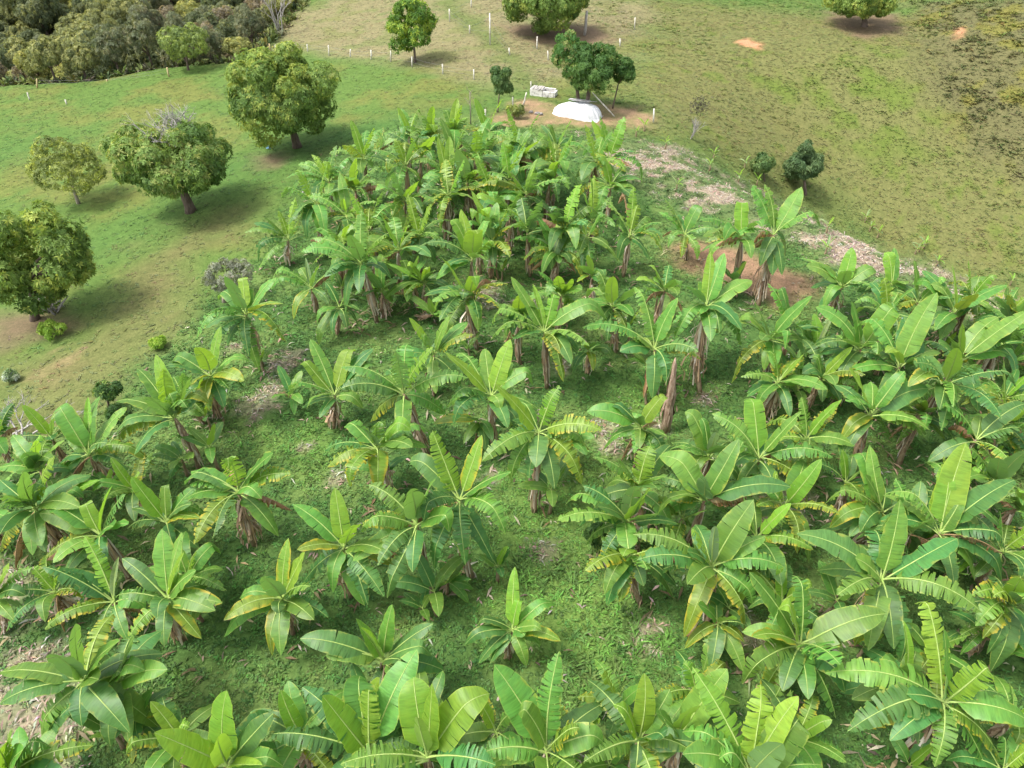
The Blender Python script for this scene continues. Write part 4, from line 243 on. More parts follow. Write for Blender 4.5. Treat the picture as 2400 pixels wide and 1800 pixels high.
{"c":[11.889,7.547,1.415],"b":[11.866,7.523,-0.031],"L":1.59,"lv":[[[12.438,7.744,2.718],"ut",0],[[11.661,8.043,2.634],"ut",0],[[12.107,6.311,2.153],"w",0],[[12.816,8.506,1.628],"w",0],[[10.616,7.793,1.649],"",0],[[12.806,6.383,1.448],"",0],[[11.159,8.688,1.756],"",0],[[11.494,6.23,1.397],"",0]],"label":"half-hidden plant in front of the tattered banana plant at bottom right","x":""},
{"c":[-13.553,12.662,1.313],"b":[-13.486,12.802,0.004],"L":1.51,"lv":[[[-13.037,12.804,2.508],"ut",0],[[-13.995,12.904,2.438],"ut",0],[[-13.22,11.533,1.941],"",0],[[-13.019,13.807,1.442],"w",0],[[-14.668,12.198,1.789],"t",0],[[-12.291,12.203,2.055],"ty",0],[[-14.32,13.955,1.437],"ty",0],[[-14.58,11.577,0.975],"t",0]],"label":"half-hidden plant left of the banana plant with an orange hanging leaf on its left","x":""},
{"c":[-16.936,15.27,1.593],"b":[-17.043,15.326,-0.02],"L":1.69,"lv":[[[-16.369,15.106,2.912],"u",0],[[-17.464,15.564,2.943],"ut",0],[[-16.547,13.721,1.813],"w",0],[[-16.229,16.388,2.457],"t",0],[[-18.307,15.571,2.176],"",0],[[-15.439,14.647,2.188],"",0],[[-17.737,16.592,1.334],"t",0],[[-17.848,14.413,2.52],"t",0]],"label":"half-hidden plant left of the leaning banana plant at the left edge","x":""},
{"c":[-12.784,16.673,1.318],"b":[-12.913,16.595,-0.004],"L":1.52,"lv":[[[-12.245,16.54,2.558],"u",0],[[-13.272,16.967,2.591],"u",0],[[-12.283,15.366,1.245],"",0],[[-12.419,17.884,1.923],"t",0],[[-13.843,16.176,2.273],"",0],[[-12.037,15.966,2.168],"t",0],[[-12.718,17.824,1.961],"ty",0],[[-13.157,15.56,2.07],"t",0]],"label":"half-hidden plant left of the short banana plant with a broad oval leaf leaning left","x":""},
{"c":[-9.794,13.179,1.292],"b":[-9.949,13.378,-0.015],"L":1.51,"lv":[[[-9.243,13.203,2.524],"ut",0],[[-10.019,13.641,2.441],"u",0],[[-10.148,11.889,0.953],"t",0],[[-9.108,14.381,1.579],"w",0],[[-10.996,13.343,1.553],"w",0],[[-8.411,12.594,1.485],"t",0],[[-10.234,14.594,1.73],"w",0],[[-10.312,12.041,2.176],"w",0]],"label":"half-hidden plant right of the banana plant with slim bright spear and brown-rimmed leaf","x":""},
{"c":[-16.641,18.969,1.509],"b":[-16.749,19.121,-0.025],"L":1.64,"lv":[[[-16.001,18.901,2.947],"u",0],[[-17.22,19.215,2.917],"u",0],[[-16.304,17.56,1.355],"t",0],[[-15.663,20.012,1.531],"t",0],[[-18.198,18.489,1.441],"t",0],[[-15.818,18.046,2.366],"w",0],[[-16.504,20.367,1.1],"t",0],[[-17.758,17.955,1.237],"t",0]],"label":"half-hidden plant behind the bushy banana plant at the left edge","x":""},
{"c":[-18.581,18.982,1.535],"b":[-18.623,19.053,-0.081],"L":1.69,"lv":[[[-17.938,18.86,2.996],"ut",0],[[-19.053,19.503,3.107],"u",0],[[-18.2,17.302,1.568],"t",0],[[-18.249,20.112,2.213],"t",0],[[-19.884,18.655,1.241],"t",0],[[-17.438,17.755,1.952],"w",0],[[-18.581,20.376,1.523],"ty",0],[[-19.165,17.55,1.252],"",0]],"label":"half-hidden plant left of the bushy banana plant at the left edge","x":""},
{"c":[-0.396,8.561,1.26],"b":[-0.377,8.672,-0.017],"L":1.49,"lv":[[[0.142,8.535,2.463],"ut",0],[[-0.957,8.852,2.672],"u",0],[[-0.053,7.062,1.022],"",0],[[0.514,9.37,1.534],"t",0],[[-1.777,8.298,1.148],"w",0],[[0.522,7.518,1.704],"",0],[[-0.994,9.908,1.048],"ty",0],[[-1.147,7.41,0.878],"w",0]],"label":"half-hidden plant left of the large banana plant at the bottom edge","x":""},
{"c":[-5.21,8.269,1.628],"b":[-5.295,8.315,0.001],"L":1.69,"lv":[[[-4.565,8.151,3.095],"ut",0],[[-5.581,8.763,3.008],"u",0],[[-5.439,6.728,2.275],"w",0],[[-4.256,9.483,1.647],"w",0],[[-6.388,7.547,1.245],"t",0],[[-4.208,7.377,1.207],"ty",0],[[-5.625,9.274,2.486],"w",0],[[-5.603,6.836,1.47],"ty",0]],"label":"half-hidden plant left of the bottom-edge banana plant with wide bright leaf leaning left","x":""},
{"c":[-8.43,8.424,1.212],"b":[-8.543,8.285,-0.027],"L":1.47,"lv":[[[-7.817,8.283,2.618],"ut",0],[[-8.892,8.751,2.477],"u",0],[[-8.013,7.111,1.353],"t",0],[[-7.628,9.612,0.767],"",0],[[-9.455,7.854,2.023],"ty",0],[[-7.08,8.071,0.911],"w",0],[[-9.047,9.348,2.107],"t",0],[[-8.637,7.059,1.883],"w",0]],"label":"half-hidden plant right of the small low banana sucker with an orange-edged leaf","x":""},
{"c":[-2.25,8.621,1.434],"b":[-2.426,8.683,-0.006],"L":1.58,"lv":[[[-1.682,8.635,2.703],"ut",0],[[-2.498,9.141,2.719],"ut",0],[[-1.983,7.198,1.41],"ty",0],[[-1.799,9.774,2.074],"",0],[[-3.532,8.651,1.684],"ty",0],[[-1.284,7.647,2.21],"t",0],[[-2.416,9.945,2.286],"",0],[[-2.575,7.609,2.286],"w",0]],"label":"half-hidden plant behind the bottom-edge banana plant with a pale rolled spear","x":""},
{"c":[1.476,8.366,1.278],"b":[1.615,8.558,0.02],"L":1.48,"lv":[[[2.09,8.208,2.695],"ut",0],[[0.989,8.598,2.484],"ut",0],[[1.576,7.104,1.65],"t",0],[[2.316,9.162,1.004],"t",0],[[0.394,8.039,0.923],"t",0],[[2.59,8.083,0.922],"t",0],[[0.931,9.331,1.715],"ty",0],[[0.657,7.26,1.268],"t",0]],"label":"half-hidden plant right of the large banana plant at the bottom edge","x":""}]
TREES = [
{"k":"mango","b":[-23.929,30.165,-1.085],"c":[-22.606,30.165,3.194],"rx":2.86,"rz":3.4,"label":"dense mango tree cut by the left edge, branches piled at its foot","name":"mango_tree","cat":"tree","dz":-0.5,"low":0.9},
{"k":"mangobare","b":[-19.678,41.157,-0.727],"c":[-20.038,41.157,2.868],"rx":4.04,"rz":2.34,"label":"broad mango tree with grey bare twigs at the top of its crown","name":"mango_tree","cat":"tree","dz":-0.2,"low":0.55},
{"k":"mango","b":[-15.442,51.323,-0.795],"c":[-15.775,51.323,2.696],"rx":3.99,"rz":3.53,"label":"largest round mango tree in the meadow, reddish litter below","name":"mango_tree","cat":"tree","dz":0.2,"low":0.5},
{"k":"sparse","b":[-28.464,44.41,-1.802],"c":[-28.33,44.41,0.786],"rx":2.2,"rz":2.01,"label":"thin yellowish tree with pale forked limbs between two mango trees","name":"meadow_tree","cat":"tree"},
{"k":"sparseflat","b":[-31.734,74.704,-2.532],"c":[-31.402,74.704,-0.04],"rx":2.15,"rz":1.87,"label":"flat-crowned tree with a dark trunk at the forest edge","name":"meadow_tree","cat":"tree"},
{"k":"tall","b":[-8.807,69.802,-0.366],"c":[-8.794,69.802,2.676],"rx":2.17,"rz":2.78,"label":"tall slim tree with ragged bright crown beside the fence","name":"meadow_tree","cat":"tree"},
{"k":"citrus","b":[-1.096,56.128,-0.019],"c":[-0.79,56.128,2.444],"rx":1.07,"rz":1.71,"label":"small dark green oval tree left of the concrete trough","name":"orchard_tree","cat":"tree"},
{"k":"mango","b":[2.697,77.566,0.115],"c":[3.176,77.566,3.278],"rx":5.22,"rz":3.12,"label":"wide mango tree at the top edge over bare brown ground","name":"mango_tree","cat":"tree"},
{"k":"mangored","b":[5.261,58.47,-0.091],"c":[4.399,58.47,3.542],"rx":1.81,"rz":1.87,"label":"mango tree with reddish new leaves behind the dark one","name":"mango_tree","cat":"tree"},
{"k":"mangodark","b":[5.715,56.759,-0.137],"c":[6.032,56.759,2.947],"rx":2.38,"rz":2.05,"label":"dark dense mango tree directly behind the white tarpaulin","name":"mango_tree","cat":"tree"},
{"k":"mangodark","b":[7.799,57.247,-0.096],"c":[8.325,57.247,2.633],"rx":1.22,"rz":1.73,"label":"small dark mango tree right of the one behind the tarpaulin","name":"mango_tree","cat":"tree"},
{"k":"mango","b":[35.951,80.483,-0.018],"c":[34.989,80.483,2.712],"rx":3.8,"rz":2.6,"label":"yellow-green mango tree at the top edge, right","name":"mango_tree","cat":"tree"},
{"k":"citrus","b":[19.52,53.311,-4.316],"c":[19.037,53.311,-2.937],"rx":1.09,"rz":1.2,"label":"smaller of two blue-green bushes below the field shoulder","name":"orchard_bush","cat":"bush"},
{"k":"citrusspire","b":[23.451,54.492,-5.951],"c":[22.766,54.492,-3.859],"rx":1.73,"rz":1.96,"label":"larger blue-green bush with a spire, below the field shoulder","name":"orchard_bush","cat":"bush"},
{"k":"drybush","b":[-14.201,30.231,-0.077],"c":[-13.662,30.231,1.486],"rx":1.21,"rz":0.62,"label":"grey dry-leaved shrub behind the corner banana plant","name":"dry_shrub","cat":"shrub"},
{"k":"weedbush","b":[-16.596,22.463,-0.106],"c":[-16.38,22.463,0.822],"rx":0.64,"rz":0.35,"label":"dark glossy shrub in the dry grass behind the left banana plants","name":"leafy_shrub","cat":"shrub"},
{"k":"weedbush","b":[-15.988,21.693,-0.043],"c":[-15.873,21.693,0.234],"rx":0.43,"rz":0.41,"label":"low dark shrub touching the left banana plants","name":"leafy_shrub","cat":"shrub"},
{"k":"limebush","b":[-22.158,28.371,-0.858],"c":[-21.948,28.371,-0.34],"rx":0.79,"rz":0.41,"label":"bright young shrub below the left mango tree","name":"leafy_shrub","cat":"shrub"},
{"k":"limebush","b":[-16.154,26.568,-0.16],"c":[-16.04,26.568,0.208],"rx":0.38,"rz":0.2,"label":"yellow-green weed shrub alone in the dry grass","name":"leafy_shrub","cat":"shrub"},
{"k":"weedbush","b":[2.878,15.138,0.016],"c":[2.836,15.138,0.775],"rx":0.47,"rz":0.73,"label":"dark broad-leaved weed beside the clearing on the right","name":"leafy_weed","cat":"weed"},
{"k":"whitebush","b":[-22.182,24.832,-0.69],"c":[-22.01,24.832,-0.346],"rx":0.26,"rz":0.27,"label":"pale flowering weed near the left edge","name":"flowering_weed","cat":"weed"},
{"k":"sparse","b":[0.278,54.944,-0.012],"c":[0.311,54.944,0.593],"rx":0.86,"rz":0.41,"label":"tiny thin sapling beside the dark oval tree","name":"sapling","cat":"sapling"}]
POLYS = {
"pale":[[[-36.37,108.84],[-25.93,96.11],[-22.15,100.03],[16.57,91.97],[12.16,74.82],[9.21,67.97],[3.23,62.53],[-0.61,62.05],[-4.15,63.96],[-8.53,68.28],[-13.33,72.22],[-19.02,76.23],[-23.95,79.23]]],
"track":[[[-9.53,94.41],[-6.46,93.07],[-2.12,78.3],[1.0,68.96],[2.45,61.99],[0.53,61.86],[-0.67,69.13],[-4.44,78.52]]],
"leftdry":[[[-15.68,42.12],[-16.8,34.88],[-14.81,28.33],[-16.32,24.88],[-18.1,20.26],[-20.04,18.47],[-24.72,26.06],[-20.79,27.5],[-20.39,31.72],[-20.69,35.51],[-18.01,41.17]]],
"leftbare":[[[-21.28,27.57],[-20.02,27.77],[-19.88,26.09],[-19.95,24.16],[-21.06,24.29]]],
"lush":[[[-39.29,50.29],[-35.86,58.16],[-44.53,59.21]],[[-24.87,38.67],[-19.65,51.34],[-10.93,56.5],[-2.34,56.35],[-6.96,52.79],[-12.97,48.69],[-15.68,42.12],[-20.69,35.51],[-22.77,35.96]]],
"righthill":[[[15.53,92.06],[52.77,77.04],[38.57,41.78],[32.87,46.32],[24.69,52.8],[15.62,52.25],[10.59,52.5],[10.33,60.89]]],
"rightgreen":[[[22.25,68.08],[27.54,68.94],[34.93,73.72],[37.0,72.17],[36.44,65.02],[34.3,60.08],[30.34,60.02],[26.4,63.89],[21.9,64.48]]],
"fern":[[[43.58,88.95],[53.53,76.24],[45.09,53.8],[41.68,56.86],[39.7,61.05],[37.31,67.92],[39.42,75.15]]],
"field":[[[-5.77,54.93],[-1.58,54.2],[3.19,53.12],[6.5,52.28],[10.45,51.6],[15.31,50.78],[24.69,52.8],[33.31,47.4],[38.87,40.66],[15.83,6.66],[-16.0,6.67],[-21.92,16.23],[-18.31,19.27],[-17.06,22.79],[-16.32,24.88],[-14.95,28.75],[-14.01,35.97],[-13.74,43.83],[-13.16,49.61],[-8.66,52.86]]],
"straw":[[[5.13,51.82],[9.59,50.36],[15.29,50.66],[24.69,52.8],[33.46,47.8],[39.21,41.23],[23.51,27.52],[20.18,29.78],[17.16,34.2],[14.14,37.83],[9.69,41.3],[6.44,45.31]]],
"soil":[[[9.6,36.18],[11.1,35.95],[13.3,34.62],[15.33,32.31],[15.04,30.62],[12.96,29.78],[10.71,31.89],[8.51,34.24]]],
"tarpsoil":[[[-1.88,52.6],[-0.75,56.5],[1.26,59.57],[3.42,58.09],[6.69,58.11],[10.15,56.77],[11.33,55.06],[9.34,53.4],[6.29,53.59],[2.52,53.53]]],
"litter":[[[-18.52,50.36],[-16.7,50.55],[-15.51,49.17],[-15.95,47.69],[-17.47,48.48]],[[-1.23,80.93],[9.16,80.6],[10.04,75.66],[5.35,72.11],[0.63,76.29]],[[34.22,86.4],[40.77,85.29],[38.93,78.33],[34.49,76.22],[32.57,79.99]],[[-26.42,30.5],[-23.44,31.36],[-21.47,29.35],[-23.17,28.07],[-24.71,27.53]]],
"leftpath":[[[-17.67,14.44],[-15.74,14.24],[-14.53,12.7],[-13.24,10.89],[-12.24,9.92],[-11.36,7.73],[-12.9,7.73],[-14.81,9.4]]],
"orange":[[[21.38,75.16],[23.01,76.35],[24.15,74.66],[23.46,73.64],[22.19,73.86]],[[43.24,76.55],[43.84,76.62],[42.9,74.58],[42.29,74.41]]],
"bright":[[[-0.44,18.26],[2.72,19.69],[4.31,22.92],[6.33,24.78],[7.2,22.93],[5.64,20.22],[3.71,17.35],[2.98,14.95],[4.47,12.55],[3.62,10.46],[1.76,10.21],[0.74,11.31],[-1.4,13.2],[-0.41,15.35]],[[-9.8,20.22],[-7.59,21.78],[-6.82,19.66],[-8.63,18.44]]]}
SPOTS = {
"straw":[[0.963,15.247,-0.003,0.7],[-10.447,22.326,0.016,1.2],[-10.19,23.533,-0.015,1.0],[-9.927,25.3,-0.043,1.1],[-8.041,20.019,0.048,0.5],[9.751,17.062,-0.006,1.7],[3.772,21.295,-0.053,0.9],[3.845,20.232,-0.037,0.8],[3.944,12.045,-0.01,0.8],[-1.287,30.6,0.007,1.3],[2.111,25.07,0.01,0.6],[-6.409,18.374,0.01,0.5],[0.543,29.934,0.039,0.9],[-12.707,26.442,-0.012,0.7],[7.42,11.897,0.031,0.7],[1.652,8.653,0.016,0.9],[6.151,8.408,0.033,0.8],[-0.952,18.272,-0.004,0.6],[5.796,21.262,-0.022,0.6],[7.942,22.774,0.002,0.5]],
"posta":[[-45.439,71.84,-3.285,-45.152,71.84,-2.456],[-39.188,73.014,-3.04,-39.136,73.014,-2.852],[-32.951,72.781,-2.535,-32.885,72.781,-1.684],[-39.842,102.396,-9.915,-39.612,102.396,-8.185],[-38.964,106.836,-9.809,-38.88,106.836,-8.451],[-24.64,78.895,-1.969,-24.586,78.895,-1.201]],
"postb":[[-23.889,78.22,-1.884,-23.793,78.22,-1.121],[-23.081,79.851,-1.86,-23.017,79.851,-1.294],[-20.538,77.812,-1.623,-20.477,77.812,-0.939],[-17.916,75.483,-1.404,-17.818,75.483,-0.424],[-15.589,74.394,-1.208,-15.504,74.394,-0.505],[-13.312,72.691,-0.972,-13.233,72.691,-0.104],[-11.195,70.891,-0.643,-11.105,70.891,0.327],[-8.939,68.39,-0.349,-8.872,68.39,0.568],[-5.997,65.581,-0.087,-5.96,65.581,0.74],[-3.229,64.035,-0.054,-3.215,64.035,0.761]],
"postc":[[-4.521,89.03,-0.146,-4.489,89.03,0.753],[-6.574,83.631,-0.289,-6.539,83.631,0.929],[-4.203,78.071,-0.029,-4.189,78.071,0.737],[-2.072,73.584,0.131,-2.048,73.584,2.87],[-0.198,70.59,0.064,-0.281,70.59,0.676]],
"postd":[[2.34,72.59,0.019,2.344,72.59,1.124],[3.259,69.355,-0.01,3.193,69.355,0.753],[12.301,79.106,0.066,12.256,79.106,1.191],[10.19,73.425,0.037,10.14,73.425,0.718]],
"poste":[[-2.006,54.544,0.018,-1.976,54.544,0.785],[0.072,57.238,-0.069,0.047,57.238,0.754],[1.554,61.911,-0.091,1.545,61.911,0.451],[10.579,54.493,-0.194,10.508,54.493,0.837]],
"stray":[[-44.489,68.498,-3.283,-44.42,68.498,-2.587],[-40.231,66.844,-3.105,-40.209,66.844,-2.694]],
"tallpole":[[7.097,76.758,0.153,7.195,76.758,2.334]],
"prop":[[7.754,55.567,-0.122,5.988,55.567,1.654]],
"bareshrub":[[13.285,53.359,-0.984,13.094,53.359,1.512]],
"deadsapling":[[-3.054,53.693,-0.012,-2.887,53.693,2.435]],
"branches":[[-19.617,20.55,-0.225]],
"woodpile":[[-23.579,30.886,-1.074]],
"tarp":[[5.135,55.457,-0.14]],
"trough":[[2.534,59.964,-0.101]],
"leanpost":[[0.868,57.765,-0.039,1.121,57.765,0.929]],
"rubble":[[1.987,55.89,-0.086],[1.581,56.126,-0.088],[2.277,55.766,-0.077]],
"bluescrap":[[18.157,28.48,-0.025]],
"bluesheet":[[-17.604,51.61,-1.049]],
"seedling":[[8.9,51.611,-0.152],[14.811,51.747,-1.935],[10.21,42.478,0.017],[9.646,52.775,-0.177],[10.749,49.988,-0.387],[14.155,49.869,-1.869],[13.983,49.487,-1.806],[17.769,53.434,-3.297],[16.631,50.723,-3.183],[18.538,52.109,-4.065],[14.822,51.801,-1.932],[17.796,37.227,-0.072],[28.203,53.098,-7.668],[28.767,51.548,-8.2],[28.312,52.143,-7.978],[31.667,50.237,-8.691],[33.919,46.238,-9.472],[32.435,48.677,-9.048],[31.271,49.934,-8.765],[16.846,34.666,0.03],[32.109,50.552,-8.608],[37.118,46.476,-9.42]],
"stump":[[6.074,21.002,-0.02,5.948,21.002,3.62]],
"fern":[[2.0,10.44,-0.026,0.5],[2.809,11.519,0.007,0.6],[3.862,11.523,0.001,0.6],[1.549,13.753,0.028,0.5],[0.622,14.247,-0.008,0.5],[2.372,10.197,0.004,0.4]]}

rng = np.random.default_rng(11); rnd = random.Random(5)
def gz(x, y): return float(terrain(x, y))

# ------------------------------------------------------------------ helpers
def short_name(label, n):
    """the leading phrase of a label, cut at a joining word rather than in mid phrase"""
    full = label.split(',')[0].split(); ws = full[:n]
    if len(full) > n:
        k = max([i for i, v in enumerate(ws) if v in ('with', 'at', 'on', 'in', 'of', 'and', 'behind', 'before', 'beside', 'toward', 'to', 'crossing', 'showing', 'over', 'under', 'above') and i > 3] or [len(ws)])
        ws = ws[:k]
        while ws[-1] in ('with', 'at', 'on', 'in', 'of', 'and', 'the', 'a', 'front', 'its'): ws.pop()
        if ws[-1] == 'plant' and len(full) > n: ws = full[:n + 1]
    return ' '.join(ws)
def link(name, me, parent=None, loc=None):
    o = bpy.data.objects.new(name, me); COL.objects.link(o)
    if parent is not None: o.parent = parent
    if loc is not None: o.location = loc
    return o
def thing(name, label, cat, loc, group=None, rotz=0):
    o = link(name, None, None, loc); o.rotation_euler = (0, 0, rotz); o.empty_display_size = .3
    return tag(o, label, cat, group)
def tag(o, label, cat, group=None):
    o['label'] = label; o['category'] = cat
    if group: o['group'] = group
    return o
def np_mesh(name, verts, quads, mats, cols=None, smooth=False, midx=None, uv=None):
    me = bpy.data.meshes.new(name); verts = np.asarray(verts, np.float32).reshape(-1, 3); quads = np.asarray(quads, np.int32)
    k = quads.shape[1]
    me.vertices.add(len(verts)); me.vertices.foreach_set('co', verts.ravel())
    me.loops.add(quads.size); me.loops.foreach_set('vertex_index', quads.ravel())
    me.polygons.add(len(quads)); me.polygons.foreach_set('loop_start', np.arange(0, quads.size, k, dtype=np.int32))
    me.polygons.foreach_set('use_smooth', np.full(len(quads), smooth))
    for m in mats: me.materials.append(m)
    if midx is not None: me.polygons.foreach_set('material_index', np.asarray(midx, np.int32))
    if cols is not None:
        a = me.color_attributes.new('col', 'FLOAT_COLOR', 'POINT')
        cc = np.ones((len(verts), 4), np.float32); cc[:, :cols.shape[1]] = cols; a.data.foreach_set('color', cc.ravel())
    if uv is not None:
        l = me.uv_layers.new(name='UVMap'); l.data.foreach_set('uv', np.asarray(uv, np.float32)[quads.ravel()].ravel())
    me.update(calc_edges=True); return me
class MB:
    """collects shapes; build() links them as one mesh object"""
    def __init__(s): s.v = []; s.f = []
    def add(s, vs, fs):
        n = len(s.v); s.v += [tuple(p) for p in vs]; s.f += [tuple(i + n for i in f) for f in fs]
    def box(s, c, size, rotz=0, jit=0.0):
        x, y, z = [d / 2 for d in size]; cr, sr = math.cos(rotz), math.sin(rotz); vs = []
        for a in (-1, 1):
            for b in (-1, 1):
                for e in (-1, 1):
                    px, py, pz = a * x + rnd.uniform(-jit, jit), b * y + rnd.uniform(-jit, jit), e * z + rnd.uniform(-jit, jit)
                    vs.append((c[0] + px * cr - py * sr, c[1] + px * sr + py * cr, c[2] + pz))
        s.add(vs, [(0, 1, 3, 2), (4, 6, 7, 5), (0, 4, 5, 1), (2, 3, 7, 6), (0, 2, 6, 4), (1, 5, 7, 3)])
    def tube(s, pts, radii, n=6, rough=0.0, cap=True):
        pts = [Vector(p) for p in pts]; rings = []
        for i, p in enumerate(pts):
            t = (pts[min(i + 1, len(pts) - 1)] - pts[max(i - 1, 0)]).normalized()
            a = t.cross(Vector((0.31, 0.95, 0.05))).normalized(); b = t.cross(a)
            rings.append([p + (a * math.cos(2 * math.pi * k / n) + b * math.sin(2 * math.pi * k / n)) * radii[i] * (1 + rnd.uniform(-rough, rough)) for k in range(n)])
        vs = [q for r in rings for q in r]
        fs = [(i * n + k, i * n + (k + 1) % n, (i + 1) * n + (k + 1) % n, (i + 1) * n + k) for i in range(len(pts) - 1) for k in range(n)]
        if cap: fs += [tuple(range(n))[::-1], tuple(range((len(pts) - 1) * n, len(pts) * n))]
        s.add(vs, fs)
    def mesh(s, name, mats, smooth=True):
        me = bpy.data.meshes.new(name); me.from_pydata(s.v, [], s.f)
        for m in (mats if isinstance(mats, (list, tuple)) else [mats]): me.materials.append(m)
        if smooth: me.polygons.foreach_set('use_smooth', [True] * len(me.polygons))
        me.update(); return me
    def build(s, name, mat, parent=None, smooth=True, loc=None): return link(name, s.mesh(name, mat, smooth), parent, loc)
def unit(v): return v / np.maximum(np.linalg.norm(v, axis=-1, keepdims=True), 1e-9)

# ------------------------------------------------------------------ materials
def new_mat(name):
    m = bpy.data.materials.new(name); m.use_nodes = True; n = m.node_tree.nodes
    return m, m.node_tree, n['Principled BSDF'], n['Material Output']
def nd(t, kind, **kw):
    n = t.nodes.new(kind)
    for k, v in kw.items():
        if k in n.inputs: n.inputs[k].default_value = v
        else: setattr(n, k, v)
    return n
def mixc(t, fac, a, b, mode='MIX'):
    n = t.nodes.new('ShaderNodeMix'); n.data_type = 'RGBA'; n.blend_type = mode
    for s, v in ((n.inputs[0], fac), (n.inputs[6], a), (n.inputs[7], b)):
        if hasattr(v, 'is_linked'): t.links.new(v, s)
        else: s.default_value = v if not isinstance(v, tuple) else (*v, 1)
    return n.outputs[2]
def rng_map(t, val, a, b, c=0.0, d=1.0):
    n = nd(t, 'ShaderNodeMapRange'); t.links.new(val, n.inputs[0])
    for i, q in enumerate((a, b, c, d)): n.inputs[i + 1].default_value = q
    n.interpolation_type = 'SMOOTHSTEP'; return n.outputs[0]
def math_n(t, op, a, b=None):
    n = nd(t, 'ShaderNodeMath', operation=op)
    for i, q in enumerate((a, b)):
        if q is None: continue
        if hasattr(q, 'is_linked'): t.links.new(q, n.inputs[i])
        else: n.inputs[i].default_value = q
    return n.outputs[0]
def translucent(t, bsdf, out, col, fac):
    tr = nd(t, 'ShaderNodeBsdfTranslucent'); t.links.new(col, tr.inputs[0])
    mx = nd(t, 'ShaderNodeMixShader'); mx.inputs[0].default_value = fac
    t.links.new(bsdf.outputs[0], mx.inputs[1]); t.links.new(tr.outputs[0], mx.inputs[2]); t.links.new(mx.outputs[0], out.inputs[0])
def leaf_mat(name, upper, under, glow, edge=0.0, edge_col=(.42, .33, .03), brown=0.0, tr=.33):
    m, t, b, out = new_mat(name)
    uv = nd(t, 'ShaderNodeUVMap'); sep = nd(t, 'ShaderNodeSeparateXYZ'); t.links.new(uv.outputs[0], sep.inputs[0])
    oi = nd(t, 'ShaderNodeObjectInfo'); rndv = oi.outputs['Random']
    off = math_n(t, 'MULTIPLY', rndv, 37.0)
    cmb = nd(t, 'ShaderNodeCombineXYZ'); t.links.new(math_n(t, 'MULTIPLY', sep.outputs[0], 1.2), cmb.inputs[0])
    t.links.new(math_n(t, 'MULTIPLY', sep.outputs[1], 26), cmb.inputs[1]); t.links.new(off, cmb.inputs[2])
    n1 = nd(t, 'ShaderNodeTexNoise', Scale=1.6, Detail=4.0, Roughness=.65); t.links.new(cmb.outputs[0], n1.inputs[0])   # streaks along the side veins
    cm2 = nd(t, 'ShaderNodeCombineXYZ'); t.links.new(math_n(t, 'MULTIPLY', sep.outputs[0], 2.4), cm2.inputs[0])
    t.links.new(math_n(t, 'MULTIPLY', sep.outputs[1], 6), cm2.inputs[1]); t.links.new(off, cm2.inputs[2])
    n2 = nd(t, 'ShaderNodeTexNoise', Scale=1.3, Detail=3.0); t.links.new(cm2.outputs[0], n2.inputs[0])
    ge = nd(t, 'ShaderNodeNewGeometry')
    v0 = tuple(c * .74 for c in upper); v1 = tuple(c * 1.25 for c in upper)
    up = mixc(t, rng_map(t, n1.outputs[0], .3, .7), v0, v1)
    up = mixc(t, rng_map(t, n2.outputs[0], .35, .75, 0, .45), up, tuple(c * k for c, k in zip(upper, (1.7, 1.3, 1.0))))
    hv = nd(t, 'ShaderNodeHueSaturation'); t.links.new(up, hv.inputs['Color'])
    t.links.new(rng_map(t, rndv, 0, 1, .482, .515), hv.inputs['Hue'])
    t.links.new(math_n(t, 'ADD', math_n(t, 'MULTIPLY', math_n(t, 'FRACT', math_n(t, 'MULTIPLY', rndv, 7.31)), .45), .8), hv.inputs['Value'])
    up = hv.outputs[0]
    lat = math_n(t, 'ABSOLUTE', math_n(t, 'SUBTRACT', sep.outputs[0], .5))            # 0 midrib .. .5 margin
    edge_v = math_n(t, 'ADD', lat, math_n(t, 'MULTIPLY', math_n(t, 'SUBTRACT', n2.outputs[0], .5), .5))
    if edge > 0:
        up = mixc(t, math_n(t, 'MULTIPLY', rng_map(t, edge_v, .5 - .42 * edge, .52), min(1, .5 + edge)), up, edge_col)
    if brown > 0:
        up = mixc(t, math_n(t, 'MULTIPLY', rng_map(t, edge_v, .62 - .35 * brown, .66 - .35 * brown), .95), up, (.17, .085, .03))
    margin = math_n(t, 'MULTIPLY', rng_map(t, lat, .465, .495), .5)
    up = mixc(t, margin, up, tuple(min(1, c * k) for c, k in zip(upper, (2.6, 1.7, 1.6))))
    colr = mixc(t, math_n(t, 'MULTIPLY', ge.outputs['Backfacing'], .8), up, under)
    t.links.new(colr, b.inputs['Base Color']); b.inputs['Roughness'].default_value = .44; b.inputs['Specular IOR Level'].default_value = .42
    bp = nd(t, 'ShaderNodeBump', Strength=.35, Distance=.02); t.links.new(n1.outputs[0], bp.inputs['Height']); t.links.new(bp.outputs[0], b.inputs['Normal'])
    gl = mixc(t, .6, up, glow)
    translucent(t, b, out, gl, tr)
    return m
